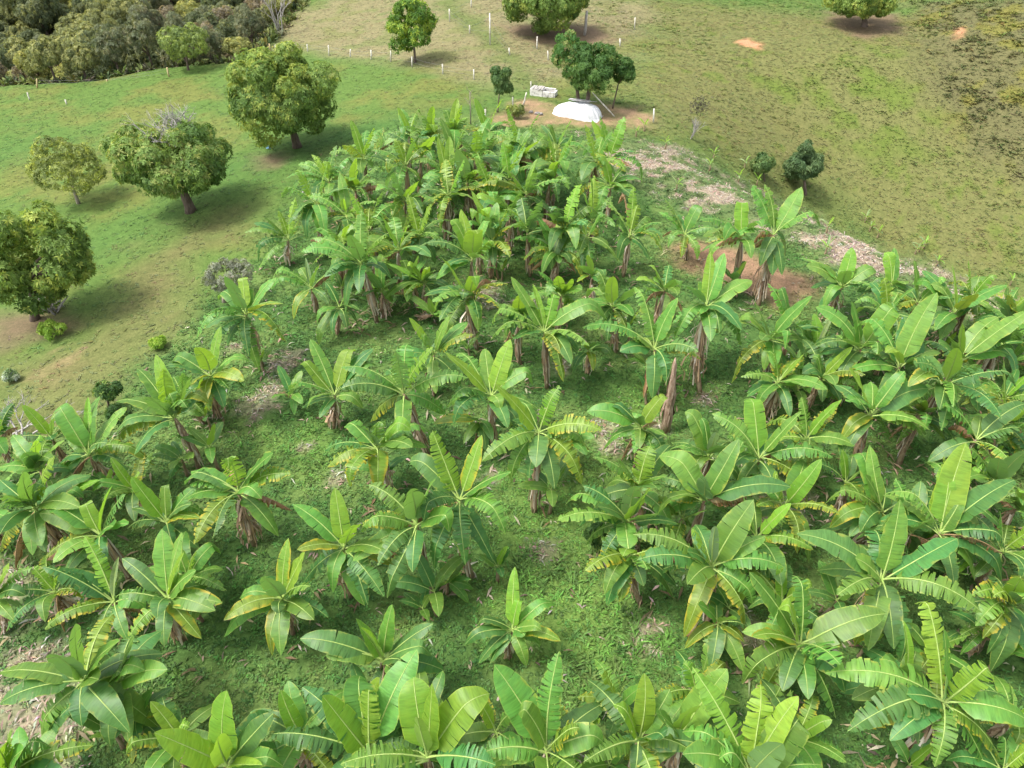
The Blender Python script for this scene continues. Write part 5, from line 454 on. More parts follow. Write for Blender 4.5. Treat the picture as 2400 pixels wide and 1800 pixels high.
def simple_mat(name, col, col2=None, scale=6.0, rough=.8, bump=.3, stretch=(1, 1, 1), thr=(.35, .65), spec=.25):
    m, t, b, out = new_mat(name)
    tc = nd(t, 'ShaderNodeTexCoord'); mp = nd(t, 'ShaderNodeMapping'); mp.inputs['Scale'].default_value = stretch
    t.links.new(tc.outputs['Object'], mp.inputs[0])
    n = nd(t, 'ShaderNodeTexNoise', Scale=scale, Detail=5.0, Roughness=.65); t.links.new(mp.outputs[0], n.inputs[0])
    c = mixc(t, rng_map(t, n.outputs[0], *thr), col, col2 or tuple(q * .6 for q in col))
    t.links.new(c, b.inputs['Base Color']); b.inputs['Roughness'].default_value = rough; b.inputs['Specular IOR Level'].default_value = spec
    bp = nd(t, 'ShaderNodeBump', Strength=bump, Distance=.04); t.links.new(n.outputs[0], bp.inputs['Height']); t.links.new(bp.outputs[0], b.inputs['Normal'])
    return m
def foliage_mat(name, tr=.28, rough=.6):
    m, t, b, out = new_mat(name)
    a = nd(t, 'ShaderNodeVertexColor', layer_name='col'); t.links.new(a.outputs[0], b.inputs['Base Color'])
    b.inputs['Roughness'].default_value = rough; b.inputs['Specular IOR Level'].default_value = .25
    g = mixc(t, 1.0, a.outputs[0], (1.25, 1.2, .7), 'MULTIPLY')
    translucent(t, b, out, g, tr); return m
M = {}
M['leaf'] = leaf_mat('banana_leaf', (.098, .228, .038), (.22, .33, .15), (.26, .50, .04), edge=.10, edge_col=(.34, .36, .06), brown=.02)
M['leaf_dark'] = leaf_mat('banana_leaf_dark', (.062, .168, .040), (.18, .28, .13), (.18, .40, .04), edge=.12, edge_col=(.30, .30, .05), brown=.06)  # older leaf: deeper green of its own, browner margin
M['leaf_young'] = leaf_mat('banana_leaf_young', (.165, .320, .040), (.24, .36, .10), (.36, .60, .02), tr=.42)
M['leaf_pale'] = leaf_mat('banana_leaf_pale', (.17, .27, .11), (.24, .33, .19), (.25, .42, .08))
M['leaf_yellow'] = leaf_mat('banana_leaf_yellow', (.13, .23, .03), (.20, .28, .09), (.36, .48, .02), edge=.42, brown=.12)
M['leaf_dead'] = leaf_mat('banana_leaf_dead', (.33, .23, .13), (.30, .22, .14), (.4, .26, .1), edge=.6, edge_col=(.40, .22, .05), brown=.9)
M['rib'] = simple_mat('midrib', (.33, .42, .13), (.26, .38, .09), 8, .5, .1)
M['rib_dead'] = simple_mat('midrib_dry', (.30, .20, .10), (.2, .12, .06), 8, .8, .2)
M['stem'] = simple_mat('pseudostem', (.26, .22, .13), (.17, .105, .065), 3.5, .7, .5, (3, 3, .7))
M['skirt'] = simple_mat('dry_banana_leaf', (.44, .33, .25), (.24, .15, .10), 4.5, .85, .6, (4, 4, .8))
M['fruit'] = simple_mat('green_banana', (.16, .28, .05), (.22, .30, .06), 8, .45, .1)
M['bark'] = simple_mat('bark', (.17, .13, .105), (.09, .065, .05), 5, .9, .8, (2, 2, .5))
M['bark_pale'] = simple_mat('pale_bark', (.34, .30, .25), (.22, .18, .14), 6, .9, .5, (2, 2, .6))
M['wood_grey'] = simple_mat('weathered_wood', (.42, .40, .37), (.25, .23, .21), 6, .9, .4, (3, 3, .6))
M['post_white'] = simple_mat('whitewashed_post', (.70, .68, .62), (.42, .38, .31), 3.5, .9, .3, (2, 2, 1))
M['post_yellow'] = simple_mat('yellowed_post', (.55, .45, .24), (.36, .28, .15), 3.5, .9, .3, (2, 2, 1))
M['wire'] = simple_mat('wire', (.3, .3, .3), None, 5, .5, .0)
M['foliage'] = foliage_mat('tree_foliage', .4)
M['grass'] = foliage_mat('grass_blades', .14, .75)
M['dryfoliage'] = foliage_mat('dry_leaf_skirt', .15, .8)
M['tarp'] = simple_mat('white_tarpaulin', (.62, .63, .64), (.46, .48, .50), 2.2, .5, .5, (1, 1, 2), (.4, .75), .4)
M['grey_sheet'] = simple_mat('grey_sheet', (.40, .41, .42), (.30, .30, .31), 3, .7, .3)
M['concrete'] = simple_mat('whitewashed_concrete', (.62, .60, .57), (.30, .28, .26), 2.6, .9, .4, (1, 1, 1.6), (.48, .66))
M['dark_inside'] = simple_mat('dark_concrete', (.16, .15, .13), None, 3, .9, .3)  # trough bottom, a much darker tone than the walls
M['rock'] = simple_mat('rubble', (.32, .29, .27), (.16, .15, .15), 5, .9, .8)
M['blue'] = simple_mat('blue_plastic', (.10, .28, .55), (.2, .42, .62), 4, .4, .2)
M['lightblue'] = simple_mat('light_blue_plastic', (.35, .62, .72), (.7, .8, .82), 4, .4, .2)

# ------------------------------------------------------------------ ground cover masks
def poly_sd(pl, x, y):
    """signed distance to a polygon, positive inside"""
    ins = np.zeros(len(x), bool); d2 = np.full(len(x), 1e9); n = len(pl)
    for i in range(n):
        (x0, y0), (x1, y1) = pl[i], pl[(i + 1) % n]
        ex, ey = x1 - x0, y1 - y0; t = np.clip(((x - x0) * ex + (y - y0) * ey) / (ex * ex + ey * ey + 1e-9), 0, 1)
        d2 = np.minimum(d2, (x - x0 - t * ex) ** 2 + (y - y0 - t * ey) ** 2)
        c = ((y0 > y) != (y1 > y)) & (x < ex * (y - y0) / (ey if ey else 1e-9) + x0); ins ^= c
    d = np.sqrt(d2); return np.where(ins, d, -d)
def mask(name, x, y, soft, wob, seed=1, freq=.7):
    r = np.full(len(x), -1e3)
    for pl in POLYS.get(name, []): r = np.maximum(r, poly_sd(pl, x, y))
    return sstep(-soft, soft, r + wob * (fbm(x * freq, y * freq, seed) - .5) * 2)
def mixv(c, k, m): return c * (1 - m[:, None]) + np.asarray(k)[None, :] * m[:, None]
def ground(x, y):
    """bare colour of the ground cover, and how much of it is bare soil, straw, field weeds"""
    n1 = fbm(x * .16, y * .16, 21); n2 = fbm(x * .55, y * .55, 33); n3 = fbm(x * 1.7, y * 1.7, 44)
    c = np.tile(np.array([.088, .150, .036]), (len(x), 1))
    c = mixv(c, (.128, .150, .042), sstep(.45, .7, n1 * .5 + n2 * .5))
    c = mixv(c, (.150, .143, .058), mask('righthill', x, y, 5, 4, 2, .15) * .8)
    c = mixv(c, (.105, .148, .030), mask('rightgreen', x, y, 3, 3, 3, .5) * sstep(.4, .55, n2) * .85)
    c = mixv(c, (.105, .148, .030), mask('righthill', x, y, 5, 4, 2, .15) * sstep(.56, .68, n2 * .5 + n3 * .5) * .7)
    c = mixv(c, (.187, .171, .090), mask('pale', x, y, 2.5, 2, 4, .3) * (1 - .45 * sstep(.5, .68, n2)))
    c = mixv(c, (.100, .136, .040), mask('track', x, y, 1.2, 1, 5, .5) * .8)
    c = mixv(c, (.066, .142, .036), mask('lush', x, y, 4, 3, 6, .25) * (.5 + .5 * sstep(.3, .6, n1)))
    c = mixv(c, (.138, .136, .056), mask('leftdry', x, y, 2.5, 2.5, 7, .35) * (.75 + .25 * sstep(.4, .6, n2)))
    fr = mask('fern', x, y, 2.5, 2, 8, .4)
    c = mixv(c, (.114, .110, .052), fr * .9); c = mixv(c, (.150, .146, .036), fr * sstep(.56, .66, n2) * .8)
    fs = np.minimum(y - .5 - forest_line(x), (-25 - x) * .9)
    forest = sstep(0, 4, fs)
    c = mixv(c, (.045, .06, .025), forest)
    fld = mask('field', x, y, 1.3, 1.2, 9, .6)
    wc = np.tile(np.array([.068, .132, .036]), (len(x), 1)); wc = mixv(wc, (.110, .172, .050), sstep(.48, .66, n2))
    wc = mixv(wc, (.122, .205, .048), mask('bright', x, y, 1.4, 1.2, 10, .7) * .85)
    c = c * (1 - fld[:, None]) + wc * fld[:, None]
    far = mask('straw', x, y, 1.2, 1.0, 12, .5)
    c = mixv(c, (.115, .148, .062), far * .8)
    straw = far * sstep(.50, .60, .6 * fbm(x * .45 + y * .2, y * .8, 61) + .4 * n3)
    for s in SPOTS['straw']:
        d = np.hypot(x - s[0], (y - s[1]) * .9); straw = np.maximum(straw, .6 * sstep(.85, .3, d / s[3] + (fbm(x * 2.6, y * 2.6, 66) - .5) * 1.5))
    lp = mask('leftpath', x, y, .6, .9, 13, .9); straw = np.maximum(straw, .75 * lp * sstep(.36, .5, n3 * .5 + n2 * .5))
    soil = mask('soil', x, y, .8, .9, 14, .9); ts = mask('tarpsoil', x, y, .8, .9, 15, .9); lb = mask('leftbare', x, y, .6, 1.2, 16, .8) * sstep(.5, .62, n3)
    lit = mask('litter', x, y, 1.2, 1.0, 17, .8); org = mask('orange', x, y, .5, .6, 18, .9)
    c = mixv(c, (.31, .25, .195), straw); c = mixv(c, (.25, .158, .102), soil)
    c = mixv(c, (.27, .187, .115), ts * (.55 + .45 * sstep(.35, .6, n3)))
    c = mixv(c, (.26, .19, .11), lb * .65); c = mixv(c, (.16, .11, .078), lit * .85); c = mixv(c, (.44, .22, .13), org)
    bare = np.clip(straw + soil + ts + lb + lit + org, 0, 1)
    return c, bare, straw, fld, forest

# ------------------------------------------------------------------ the ground: one sheet out to the horizon
def axis(a, b, step, far):
    core = np.arange(a, b + step, step); ext = []; d = step
    while sum(ext) < far: d *= 1.25; ext.append(d)
    e = np.cumsum(ext); return np.concatenate([(a - e)[::-1], core, core[-1] + e])
gx = axis(-70, 62, .42, 900); gy = axis(-4, 112, .42, 900)
X, Y = np.meshgrid(gx, gy); xf, yf = X.ravel(), Y.ravel()
Z = terrain(xf, yf); gc, gbare, gstraw, gfld, gfor = ground(xf, yf)
nx, ny = len(gx), len(gy); idx = np.arange(nx * ny).reshape(ny, nx)
quads = np.stack([idx[:-1, :-1], idx[:-1, 1:], idx[1:, 1:], idx[1:, :-1]], -1).reshape(-1, 4)
gm, t, b, out = new_mat('ground_cover')
a = nd(t, 'ShaderNodeVertexColor', layer_name='col'); tc = nd(t, 'ShaderNodeTexCoord')
n1 = nd(t, 'ShaderNodeTexNoise', Scale=2.2, Detail=6.0, Roughness=.7); n2 = nd(t, 'ShaderNodeTexNoise', Scale=11.0, Detail=4.0, Roughness=.7)
for n in (n1, n2): t.links.new(tc.outputs['Object'], n.inputs[0])
cc = mixc(t, rng_map(t, n1.outputs[0], .35, .7), mixc(t, 1.0, a.outputs[0], (.84, .86, .82), 'MULTIPLY'), mixc(t, 1.0, a.outputs[0], (1.14, 1.1, 1.1), 'MULTIPLY'))
cc = mixc(t, rng_map(t, n2.outputs[0], .38, .62), mixc(t, 1.0, cc, (.78, .80, .75), 'MULTIPLY'), mixc(t, 1.0, cc, (1.15, 1.13, 1.1), 'MULTIPLY'))
t.links.new(cc, b.inputs['Base Color']); b.inputs['Roughness'].default_value = .95; b.inputs['Specular IOR Level'].default_value = .1
bp = nd(t, 'ShaderNodeBump', Strength=.35, Distance=.05); t.links.new(n2.outputs[0], bp.inputs['Height']); t.links.new(bp.outputs[0], b.inputs['Normal'])
terr = link('ground', np_mesh('ground', np.stack([xf, yf, Z], 1), quads, [gm], gc, True)); terr['kind'] = 'structure'

# ------------------------------------------------------------------ small plants covering the ground
def tufts(name, x, y, cols, leaf_n, length, width, spread, lift=0.0, mat='grass', jit=.25, bend=.12):
    """every tuft: leaf_n bent blades (one folded quad each) fanning out of one root"""
    n = len(x); z = terrain(x, y) - .02 + lift
    az = rng.random((n, leaf_n)) * 2 * np.pi; el = rng.normal(spread[0], spread[1], (n, leaf_n))
    L = length * (.6 + .8 * rng.random((n, leaf_n))) * (.7 + .6 * rng.random((n, 1))); W = width * (.7 + .6 * rng.random((n, leaf_n)))
    d = np.stack([np.cos(az) * np.cos(el), np.sin(az) * np.cos(el), np.sin(el)], -1)
    s = np.stack([-np.sin(az), np.cos(az), 0 * az], -1)
    p = np.stack([x, y, z], -1)[:, None, :] + rng.normal(0, length * .25, (n, leaf_n, 3)) * np.array([1, 1, 0.0])
    mid = p + d * (L * .5)[..., None]; mid[..., 2] += L * bend
    tip = p + d * L[..., None]; tip[..., 2] -= L * bend
    hw = s * W[..., None] * .5
    v = np.stack([p, mid + hw, tip, mid - hw], 2).reshape(-1, 3)
    cj = (1 + rng.normal(0, jit, (n, 1, 1))) * (1 + rng.normal(0, jit * .5, (n, leaf_n, 1))) * np.ones((1, 1, 3))
    cj = np.clip(cj * (1 + rng.normal(0, .09, (n, 1, 3))), .35, 2.2)
    c = np.repeat((cols[:, None, :] * cj).reshape(-1, 3), 4, 0)
    o = link(name, np_mesh(name, v, np.arange(len(v)).reshape(-1, 4), [M[mat]], c)); o['kind'] = 'stuff'
    return o
def scatter(n, x0, x1, y0, y1): return rng.uniform(x0, x1, n), rng.uniform(y0, y1, n)
def inview(x, y, pad=1.1): return np.abs(x) < (y * .75 + 13) * .72 * pad + 3
# weeds between the bananas
x, y = scatter(230000, -36, 36, 4, 54); k = inview(x, y); x, y = x[k], y[k]
c, bare, straw, fld, _ = ground(x, y)
n2 = fbm(x * .8, y * .8, 71); keep = (rng.random(len(x)) < fld * (1 - .93 * bare) * (1.05 - .55 * sstep(14, 46, y)) * (.45 + .9 * sstep(.3, .6, n2)))
x, y, c = x[keep], y[keep], c[keep]; far = sstep(12, 45, y)
lush = rng.random(len(x)) < .25
h = len(x) // 2
tufts('field_weeds', x[:h], y[:h], c[:h] * np.array([1.0, 1.12, 1.0]), 5, .115, .06, (.25, .2), lift=.03, bend=.07)
tufts('field_weeds', x[h:], y[h:], c[h:] * np.array([1.0, 1.15, 1.0]), 4, .14, .038, (.45, .25), lift=.02, jit=.2)
# taller leafy weeds and ferns
x, y = scatter(9000, -30, 32, 5, 46); c, bare, straw, fld, _ = ground(x, y)
k = (fld > .8) & (bare < .2) & (fbm(x * .35, y * .35, 77) > .5) & inview(x, y) & (rng.random(len(x)) < .55); x, y, c = x[k], y[k], c[k]
tufts('broadleaf_weeds', x, y, c * np.array([.85, 1.05, .85]), 8, .24, .07, (.5, .3))
fx, fy = [], []
for s in SPOTS['fern']:
    q = rng.normal(0, s[3], (14, 2)); fx += list(s[0] + q[:, 0]); fy += list(s[1] + q[:, 1])
fx, fy = np.array(fx), np.array(fy); tufts('fern_clumps', fx, fy, np.tile((.095, .185, .04), (len(fx), 1)), 18, .36, .05, (.35, .25))
# meadow grass
x, y = scatter(210000, -75, 62, 12, 108); k = inview(x, y); x, y = x[k], y[k]
c, bare, straw, fld, forest = ground(x, y)
n2 = fbm(x * .5, y * .5, 81); keep = rng.random(len(x)) < (1 - fld) * (1 - bare) * (1 - forest) * (.75 + .25 * sstep(.35, .6, n2)) * (.35 + .5 * sstep(-5, 6, x))
x, y, c = x[keep], y[keep], c[keep]; h = int(len(x) * .55)
tufts('meadow_grass', x[:h], y[:h], c[:h] * 1.12, 4, .20, .07, (.10, .08), lift=.03, jit=.08, bend=.04)
tufts('meadow_grass', x[h:], y[h:], c[h:] * 1.10, 3, .16, .08, (.08, .07), lift=.03, jit=.08, bend=.04)
# darker tussocks on the right hillside and upper right
x, y = scatter(9000, 8, 60, 32, 100); c, bare, straw, fld, forest = ground(x, y)
k = (fld < .1) & (bare < .2) & (fbm(x * .22, y * .22, 91) > .53) & (rng.random(len(x)) < .5); x, y, c = x[k], y[k], c[k]
tufts('grass_tussocks', x, y, c * np.array([.80, .98, .66]), 8, .24, .08, (.22, .15), lift=.03, jit=.14, bend=.06)
x, y = scatter(5000, 38, 66, 40, 100); c = ground(x, y)[0]; k = (POLYS and mask('fern', x, y, 1, 1) > .6); x, y, c = x[k], y[k], c[k]
k = fbm(x * .4, y * .4, 93) > .46; x, y, c = x[k], y[k], c[k]
tufts('hillside_ferns', x, y, c * np.array([.95, 1.05, .85]), 9, .36, .12, (.25, .2), lift=.03, jit=.2, bend=.07)
# dry straw laid as mulch
x, y = scatter(150000, -26, 34, 4, 56); k = inview(x, y); x, y = x[k], y[k]; c, bare, straw, fld, _ = ground(x, y)
k = rng.random(len(x)) < straw * .62 + (fld > .5) * .012; x, y = x[k], y[k]
pal = np.array([(.36, .29, .235), (.30, .24, .19), (.20, .145, .11), (.44, .38, .32)])[rng.integers(0, 4, len(x))]
tufts('straw_mulch', x, y, pal, 2, .26, .05, (.08, .12), lift=.05, jit=.15)

# ------------------------------------------------------------------ bananas
def bez(a, m, b, s): return a * ((1 - s) ** 2)[:, None] + m * (2 * s * (1 - s))[:, None] + b * (s ** 2)[:, None]
def banana_leaf(crown, tip, nomL, fl, seed, small):
    """one leaf in its plant's own axes: lamina in vein strips (torn or whole) and a raised midrib with its petiole"""
    r = np.random.default_rng(seed); a = np.array(crown, float); b = np.array(tip, float); dv = b - a; L = np.linalg.norm(dv)
    el = math.asin(max(-1, min(1, dv[2] / max(L, 1e-6))))
    arch = .13 * (1 - max(0, el) / 1.5) + .05
    if 'u' in fl: arch = .035
    if 'l' in fl: arch = .15
    if 'd' in fl: arch = .10
    if 't' in fl: arch += .03
    mid = (a + b) / 2 + np.array([0, 0, 2 * arch * L * math.cos(el) + .03 * L]) + np.append(r.normal(0, .035 * L, 2), 0)
    if 'u' in fl:                                                     # upright leaves nod outwards near the tip
        mid = mid - np.append(unit(dv[:2]) * .05 * L, 0)
    pet = .125 if not small else .1
    N = 17; s = np.linspace(pet, 1, N); ctr = bez(a, mid, b, s)
    if 'f' not in fl and not small and r.random() < .38:                  # a tip that has snapped over or sags
        kk = r.uniform(.5, .8); over = np.maximum(0, s - kk) / (1 - kk); am = r.uniform(.12, .34) * L
        ctr = ctr - over[:, None] ** 1.5 * (np.array([0, 0, am]) + dv * r.uniform(.0, .12))
    tan = unit(np.gradient(ctr, axis=0))
    side0 = np.cross(unit(dv), np.array([0, 0, 1.0])); side0 = unit(side0) if np.linalg.norm(side0) > .15 else unit(np.cross(dv, np.array([0, 1.0, .2])))
    tw = r.normal(0, .22) + np.linspace(0, r.normal(0, .25), N)
    side = side0 - tan * np.sum(tan * side0, 1, keepdims=True); side = unit(side); nor = np.cross(side, tan)
    flip = np.where(nor[:, 2:3].mean() < 0, -1, 1); nor = nor * flip; side = side * flip
    ct, st = np.cos(tw)[:, None], np.sin(tw)[:, None]; side, nor = side * ct + nor * st, nor * ct - side * st
    wid = (.139 if 'w' not in fl else .166) * (.45 * nomL + .55 * L) * r.uniform(.92, 1.1)
    if 'f' in fl: wid *= .62 if 'w' not in fl else .8
    if 's' in fl: wid *= 1.2
    if small: wid *= 1.1
    if 't' in fl: wid *= 1.08
    if 'u' in fl and 'w' not in fl: wid *= .88
    q = (s - pet) / (1 - pet)
    prof = np.minimum(1, (q / .13) ** .55) * np.clip(1 - np.maximum(0, (q - .30) / .70) ** 2.3, 0, 1) ** .66; prof[0] = .12; prof[-1] = .05
    torn = 't' in fl; dead = 'd' in fl
    base_fold = r.uniform(.0, .2)
    if 'u' in fl: base_fold = r.uniform(.02, .25)
    if 'f' in fl: base_fold = r.uniform(.5, .8)
    if torn: base_fold = r.uniform(-.22, .22)
    if dead: base_fold = r.uniform(-1.25, -.8)
    V, Q, UV, MI = [], [], [], []
    def at(val, qq): return np.array([np.interp(qq, q, val[:, k]) for k in range(3)])
    for sg in (-1, 1):
        if torn: K = int(r.integers(18, 30)); br = np.sort(np.concatenate([[0, 1], (np.arange(1, K) + r.uniform(-.35, .35, K - 1)) / K]))
        else:
            K = int(r.integers(2, 8)) if not small else int(r.integers(1, 3)); br = np.sort(np.concatenate([[0, 1], r.uniform(.15, .92, K - 1)]))
        for k in range(len(br) - 1):
            u0, u1 = br[k], br[k + 1]; span = max(1, int(round((u1 - u0) * 14)))
            fo = base_fold + (r.normal(0, .17) if torn else r.normal(0, .05)); gap = abs(r.normal(0, .11)) if torn else abs(r.normal(0, .035))
            slip = r.uniform(-.02, .02) if torn else 0; shrink = r.uniform(.86, 1.05) if torn else 1
            n0 = len(V)
            for j in range(span + 1):
                uu = u0 + (u1 - u0) * j / span; c0 = at(ctr, uu); sd = unit(at(side, uu)); nn = unit(at(nor, uu)); tt = unit(at(tan, uu))
                w = wid * np.interp(uu, q, prof) * shrink
                wav = math.sin(uu * 23 + seed) * .07 + math.sin(uu * 9 + sg + seed * .7) * .09
                um = (u0 + u1) / 2; uo = uu + (um - uu) * gap
                for f, fr in ((0.02, 0), (.5, .75), (1, 1)):
                    droop = fo - (.30 if torn else .16) * f + (0 if f < .6 else wav)
                    sh = (uo - uu) * L * f + .07 * w * f * f + slip * L * f
                    p = c0 + sd * sg * w * f * math.cos(droop) + nn * w * f * math.sin(droop) + tt * sh
                    V.append(p); UV.append((.5 + sg * .5 * f, uu))
            for j in range(span):
                for e in range(2):
                    i0 = n0 + j * 3 + e; qd = [i0, i0 + 1, i0 + 4, i0 + 3]
                    Q.append(qd if sg > 0 else qd[::-1]); MI.append(0)
    # petiole and midrib
    sm = np.concatenate([[0, pet * .5], s]); cm = np.vstack([bez(a, mid, b, sm[:2]), ctr]); n0 = len(V)
    tm = unit(np.gradient(cm, axis=0)); sm_side = np.vstack([side[:1], side[:1], side]); sm_nor = np.vstack([nor[:1], nor[:1], nor])
    rad = np.interp(sm, [0, pet, .5, 1], [.034, .022, .013, .004]) * (.55 if small else 1) * (.6 + .4 * nomL / 2.3)
    for i in range(len(sm)):
        for k in range(4):
            an = math.pi / 2 * k
            V.append(cm[i] + sm_side[i] * math.cos(an) * rad[i] * 1.25 + sm_nor[i] * (math.sin(an) * rad[i] * .8 + rad[i] * .25)); UV.append((.5, sm[i]))
    for i in range(len(sm) - 1):
        for k in range(4):
            Q.append([n0 + i * 4 + k, n0 + i * 4 + (k + 1) % 4, n0 + i * 4 + 4 + (k + 1) % 4, n0 + i * 4 + 4 + k]); MI.append(1)
    return np.array(V), np.array(Q), np.array(UV), np.array(MI)
def leaf_object(parent, crown, tip, nomL, fl, seed, small=False, dark=.3):
    v, qd, uv, mi = banana_leaf(crown, tip, nomL, fl, seed, small)
    rr = random.Random(seed)
    if 'd' in fl: mt = 'leaf_dead'
    elif 'y' in fl and 'f' in fl: mt = 'leaf_young'
    elif 'y' in fl: mt = 'leaf_yellow'
    elif 'f' in fl: mt = 'leaf_pale' if rr.random() < .4 else 'leaf_young'
    elif 'u' in fl: mt = 'leaf_young' if rr.random() < .55 else 'leaf'
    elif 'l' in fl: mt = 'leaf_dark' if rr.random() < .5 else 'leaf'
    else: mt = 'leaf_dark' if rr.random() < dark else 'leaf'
    o = link('leaf', np_mesh('leaf', v, qd, [M[mt], M['rib_dead'] if 'd' in fl else M['rib']], None, True, mi, uv), parent)
    if 'd' in fl: o['label'] = 'dead brown leaf hanging down'
    elif 'y' in fl and 'f' not in fl: o['label'] = 'yellowing leaf with dry brown edge'
    return o
def pseudostem(parent, top, seed, skirt=True):
    r = random.Random(seed); top = Vector(top); h = top.length; m = MB(); side = Vector((r.uniform(-1, 1), r.uniform(-1, 1), 0)) * .05 * h
    pts = [top * f + side * math.sin(f * 3.1) for f in (-.06, .12, .3, .5, .7, .88, 1.0)]
    rb = .046 + .013 * h
    m.tube(pts, [rb * k for k in (1.25, 1.12, 1, .95, .85, .75, .5)], 9, .07); m.build('pseudostem', M['stem'], parent)
    if not skirt or h < 1.0: return
    V, Q, CC = [], [], []                                            # dry leaves hanging down along the stem
    pal = ((.56, .45, .34), (.42, .30, .21), (.66, .58, .49), (.27, .18, .12), (.50, .34, .22))
    shag = r.choice([.6, .9, 1.2, 2.4])
    for k in range(int((15 + h * 11) * (.7 + .3 * shag))):
        f0 = r.uniform(.35, .95); p0 = top * f0 + side * math.sin(f0 * 3.1); az = r.uniform(0, 6.28); out = Vector((math.cos(az), math.sin(az), 0))
        ln = min(f0 * h * r.uniform(.22, .95), 1.5); wd = r.uniform(.025, .06); tg = Vector((-out.y, out.x, 0)); sw = r.uniform(-.4, .4)
        bulge = abs(r.gauss(0, .07)) * shag; col = r.choice(pal); n0 = len(V); flare = r.uniform(-.01, .07) * shag
        for j in range(5):
            t_ = j / 4; c = p0 + out * (rb * .65 + bulge * math.sin(min(1, t_ * 1.35) * 2.5) + flare * t_) + tg * sw * t_ * .35 - (top.normalized() * ln * t_)
            ww = wd * (1 - .55 * abs(t_ - .45)) * r.uniform(.5, 1.2); kk = r.uniform(.75, 1.15)
            V += [c - tg * ww + out * .01, c + out * r.uniform(.01, .04), c + tg * ww]; CC += [tuple(q * kk for q in col)] * 3
        Q += [(n0 + j * 3 + e, n0 + j * 3 + e + 1, n0 + j * 3 + e + 4, n0 + j * 3 + e + 3) for j in range(4) for e in range(2)]
    link('dry_leaf_skirt', np_mesh('dry_leaf_skirt', [tuple(q) for q in V], Q, [M['dryfoliage']], np.array(CC), False), parent)
def fruit_bunch(parent, at, seed):
    r = random.Random(seed); m = MB(); at = Vector(at)
    m.tube([at, at + Vector((0, -.12, .06)), at + Vector((0, -.28, -.1)), at + Vector((0, -.32, -.75))], [.035, .035, .03, .015], 6)
    for row in range(6):
        c = at + Vector((0, -.31, -.16 - row * .085)); R = .12 - .008 * row
        for k in range(9):
            an = k / 9 * 6.28 + row * .4; o = Vector((math.cos(an), math.sin(an), 0))
            m.tube([c, c + o * R * .8 + Vector((0, 0, -.01)), c + o * R * 1.3 + Vector((0, 0, .05)), c + o * R * 1.35 + Vector((0, 0, .11))], [.012, .022, .022, .008], 5)
    m.build('fruit_bunch', M['fruit'], parent)
    m = MB(); e = at + Vector((0, -.33, -.78)); m.tube([e + Vector((0, 0, .04)), e - Vector((0, 0, .05)), e - Vector((0, 0, .14)), e - Vector((0, 0, .22))], [.015, .05, .045, .005], 7)
    m.build('flower_bud', simple_bud, parent)
simple_bud = simple_mat('flower_bud', (.16, .05, .07), (.10, .03, .05), 6, .6, .2)
seed = 100
for p in PLANTS:
    base = np.array(p['b']); base[2] = gz(base[0], base[1]); crown = np.array(p['c']) - base
    root = thing('banana_plant', p['label'], 'banana plant', tuple(base), 'banana plants of the plantation')
    seed += 50; hgt = crown[2]
    pseudostem(root, crown, seed)
    for i, (tip, fl, worn) in enumerate(p['lv']):
        if worn: fl = fl.replace('w', '') + 't'
        tip = np.array(tip) - base; off = rnd.uniform(-.10, .03) * min(1, hgt / 2)
        cr = crown + np.array([0, 0, off])
        leaf_object(root, cr, tip, p['L'], fl, seed + i, hgt < 1.2)
    # a few more leaves the photo's crown hides or half hides, low and dark
    for i in range((6 if p['b'][0] > 7 else 5) if hgt > 1.6 else 2):
        az = rnd.uniform(0, 6.28); ee = rnd.uniform(-.75, .15); l = p['L'] * rnd.uniform(.65, .9)
        tip = crown + np.array([math.cos(az) * math.cos(ee), math.sin(az) * math.cos(ee), math.sin(ee)]) * l
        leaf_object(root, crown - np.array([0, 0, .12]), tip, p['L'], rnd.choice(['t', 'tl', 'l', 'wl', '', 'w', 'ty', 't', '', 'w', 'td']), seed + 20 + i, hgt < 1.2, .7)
    if 'bunch' in p['x']: fruit_bunch(root, crown + np.array([0, -.1, -.1]), seed)

# dry leaves lying about under the plants
q = np.array([p['b'][:2] for p in PLANTS if p['c'][2] - p['b'][2] > 1.3]); q = np.repeat(q, 6, 0) + rng.normal(0, .6, (len(q) * 6, 2))
pal = np.array([(.27, .215, .13), (.20, .15, .09), (.33, .28, .20), (.15, .11, .065)])[rng.integers(0, 4, len(q))]
tufts('fallen_leaves', q[:, 0], q[:, 1], pal, 2, .46, .085, (.06, .10), lift=.07, jit=.2, bend=.08)

